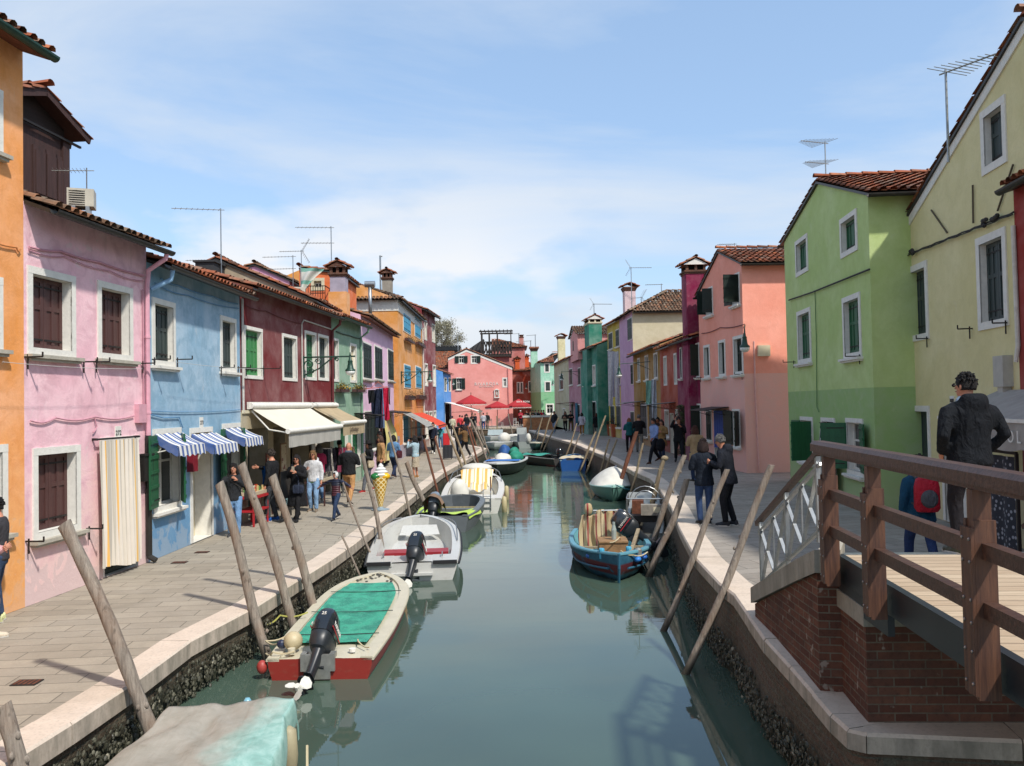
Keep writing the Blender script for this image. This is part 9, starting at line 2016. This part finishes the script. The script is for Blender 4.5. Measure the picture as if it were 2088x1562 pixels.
for a_ in [(1931,232,148,13.5,'large aerial with long rods beside the pale yellow roof','log',pi*.62,.9,None,.022),(1684,357,292,22,'double aerial above the lime green roof','log',.5,.9,.55,.018),(451,535,428,27,'tall single boom aerial behind the light blue roof','yagi',.5,1.5,None,.02),(676,545,464,33,'tall aerial with a crossed rod above the grey lilac chimney','yagi',.4,1.4,.62,.02),(598,590,523,34,'aerial left of the orange attic, upper and lower booms','yagi',.3,1.2,.5,.018),(615,575,512,35,'small grid aerial beside the orange attic','grid',.3,.9,None,.018),
 (177,390,348,14.5,'short aerial behind the air conditioning unit','yagi',.3,.55,None,.012),(430,540,530,28,'low aerial lying level behind the light blue roof','yagi',.3,.8,None,.015),(776,585,523,45,'plain thin rod beside the chimney of the tall orange roof','pole',0,.02,None,.05),(1289,650,546,52,'grid aerial on a tall mast at the lilac house','grid',pi-.3,1.3,None,.025),(1212,665,620,68,'grid aerial on the teal house','grid',pi-.3,1.5,None,.035),(1349,600,580,53,'small aerial on the blank cream house','yagi',.4,1.2,None,.025),
 (934,712,684,110,'aerial left of the white edged gable','pole',.2,2.0,None,.05),(1058,695,680,112,'aerial left of the brick chimney','pole',.2,2.0,None,.05),(1083,745,695,110,'aerial between the orange and mint chimneys','pole',.2,2.0,None,.05),(1092,718,683,111,'aerial above the mint green chimney','pole',.0,1.2,None,.05),(1308,632,607,52,'small grid aerial behind the blank cream house','grid',.3,.7,None,.02),(1498,510,498,34,'faint aerial above the salmon roof','yagi',.3,.8,None,.015)]: aerial(*a_)
# air conditioning units
def ac(x, y, Y, w, rz, label):
 P = atY(x, y, Y); T = thing('air_conditioner', label, 'air conditioner', P, rz, 'air conditioning units on the roofs'); mb = MB(); mb.box(0, w, 0, .34, 0, .62*w/.85); obj('casing', mb, simple('pale_ac_casing', 'b5b0a2', .6), T); h_ = .62*w/.85; c_ = MB(); n = 24; c_.add([(w*.38+.24*w/.85*cos(2*pi*i/n), -.006, h_/2+.24*w/.85*sin(2*pi*i/n)) for i in range(n)], [tuple(range(n))]); g_ = obj('fan_grille', c_, simple('dark_grille', '3a3a38', .7), T)
 b_ = MB()
 for i in range(7): z = h_*.12+h_*.76*i/6; b_.beam((w*.08, -.012, z), (w*.68, -.012, z), .012, .012)
 obj('grille_bars', b_, simple('pale_ac_casing', 'b5b0a2', .6), g_)
 f_ = MB()
 for x_ in (.1, w-.1): f_.box(x_-.03, x_+.03, 0, .34, -.5, 0)
 obj('feet', f_, M['steel'], T)
ac(136, 418, 14.2, .42, .35, 'air conditioner behind the brown timber dormer'); ac(590, 608, 31.5, .60, .35, 'air conditioner left of the orange attic')
# flue pipe on the tall orange house side
P = atY(757, 650, 41); T = thing('flue_pipe', 'shiny steel flue pipe with a cowl on the tall orange house side wall', 'flue pipe', P); zt_ = atY(757, 583, 41).z-P.z; zb_ = atY(757, 643, 41).z-P.z; mb = MB(); mb.tube([(0, -.25, zb_-.3), (0, -.25, zt_)], .09, 10); obj('pipe', mb, M['steel'], T, smooth=True); mb = MB(); mb.tube([(-.25, -.25, zt_+.05), (.25, -.25, zt_+.05)], .16, 12); obj('cowl', mb, M['steel'], T, smooth=50)
# flag on the balcony
P = atY(613, 546, 32); T = thing('beach_towel', 'white and mint towel knotted at the corner of the orange attic', 'towel', P); mb = MB(); mb.grid(lambda u, v: (.9*u*(1-v*.75), .1*sin(u*8+v*5), -.05*u-1.15*v*(1-.35*u)), 16, 16); obj('cloth', mb, stripes('mint_stripes', [('c9c9c0', 1.2), ('6fa899', .5)], .5, axis=2), T, smooth=True); mb = MB(); mb.tube([(0, 0, .1), (0, 0, -2.2)], .02, 6); obj('pole', mb, M['steel'], T)
# right edge: market awning with letters and a lace stall
AO = 1.0; q = fK.px(1914, 850, AO); T = on(fK, 'shop_awning', 'greyish white shop awning with letters on its valance, behind the walker', 'awning'); s0_ = q[0]; s1_ = s0_+3.6; zt_ = q[1]+.42; gw_ = simple('grey_white_awning', '98928a', .85, var=.14, scale=4)
mb = MB(); mb.grid(lambda u, v: (s0_+(s1_-s0_)*u, -.05-(AO-.05)*v, zt_-.42*v), 14, 8); obj('canvas', mb, gw_, T, smooth=True); mb = MB(); mb.grid(lambda u, v: (s0_+(s1_-s0_)*u, -AO-.01+.02*sin(u*30)*v, zt_-.44-.36*v-.05*abs(sin(u*12))*v), 40, 5); vv = obj('valance', mb, gw_, T, smooth=True); q = fK.px(2070, 892, AO+.03); text('lettering', 'O L', vv, .24, (q[0], -AO-.05, q[1]), (pi/2, 0, 0), M['white'], .002); mb = MB(); mb.beam((s0_, -AO, zt_-.43), (s1_, -AO, zt_-.43), .05, .05); obj('front_bar', mb, M['white'], T)
T = on(fK, 'lace_stand', 'stand hung with dark patterned lace behind the stair railing', 'market stand'); sl_ = fK.px(2030, 1050, .8)[0]; T.location = fK.w(sl_, -.8, 0); mb = MB()
for x in (-.7, .7): mb.beam((x, 0, 0), (x, 0, 1.6), .04, .04)
mb.beam((-.7, 0, 1.6), (.7, 0, 1.6), .04, .04); obj('frame', mb, M['iron'], T); t = NT('patterned_lace'); vr = t.n('ShaderNodeTexVoronoi'); vr.inputs['Scale'].default_value = 13; t.l(t.mapping(), vr.inputs[0]); t.col(t.ramp(vr.outputs[0], [(.25, lin('8f9096')), (.35, lin('2b2c33'))])); t.rough(.9); mb = MB(); mb.grid(lambda u, v: (-.68+1.36*u, -.04+.02*sin(u*20), 1.55-1.3*v), 30, 10); obj('lace', mb, t.mat, T, smooth=True)
# folded cream cover lying on the quay corner
# litter of small things: stone bollard cap
for o_ in list(COL.objects):
 if o_.type == 'EMPTY' and o_.name.startswith('tmp'): bpy.data.objects.remove(o_)
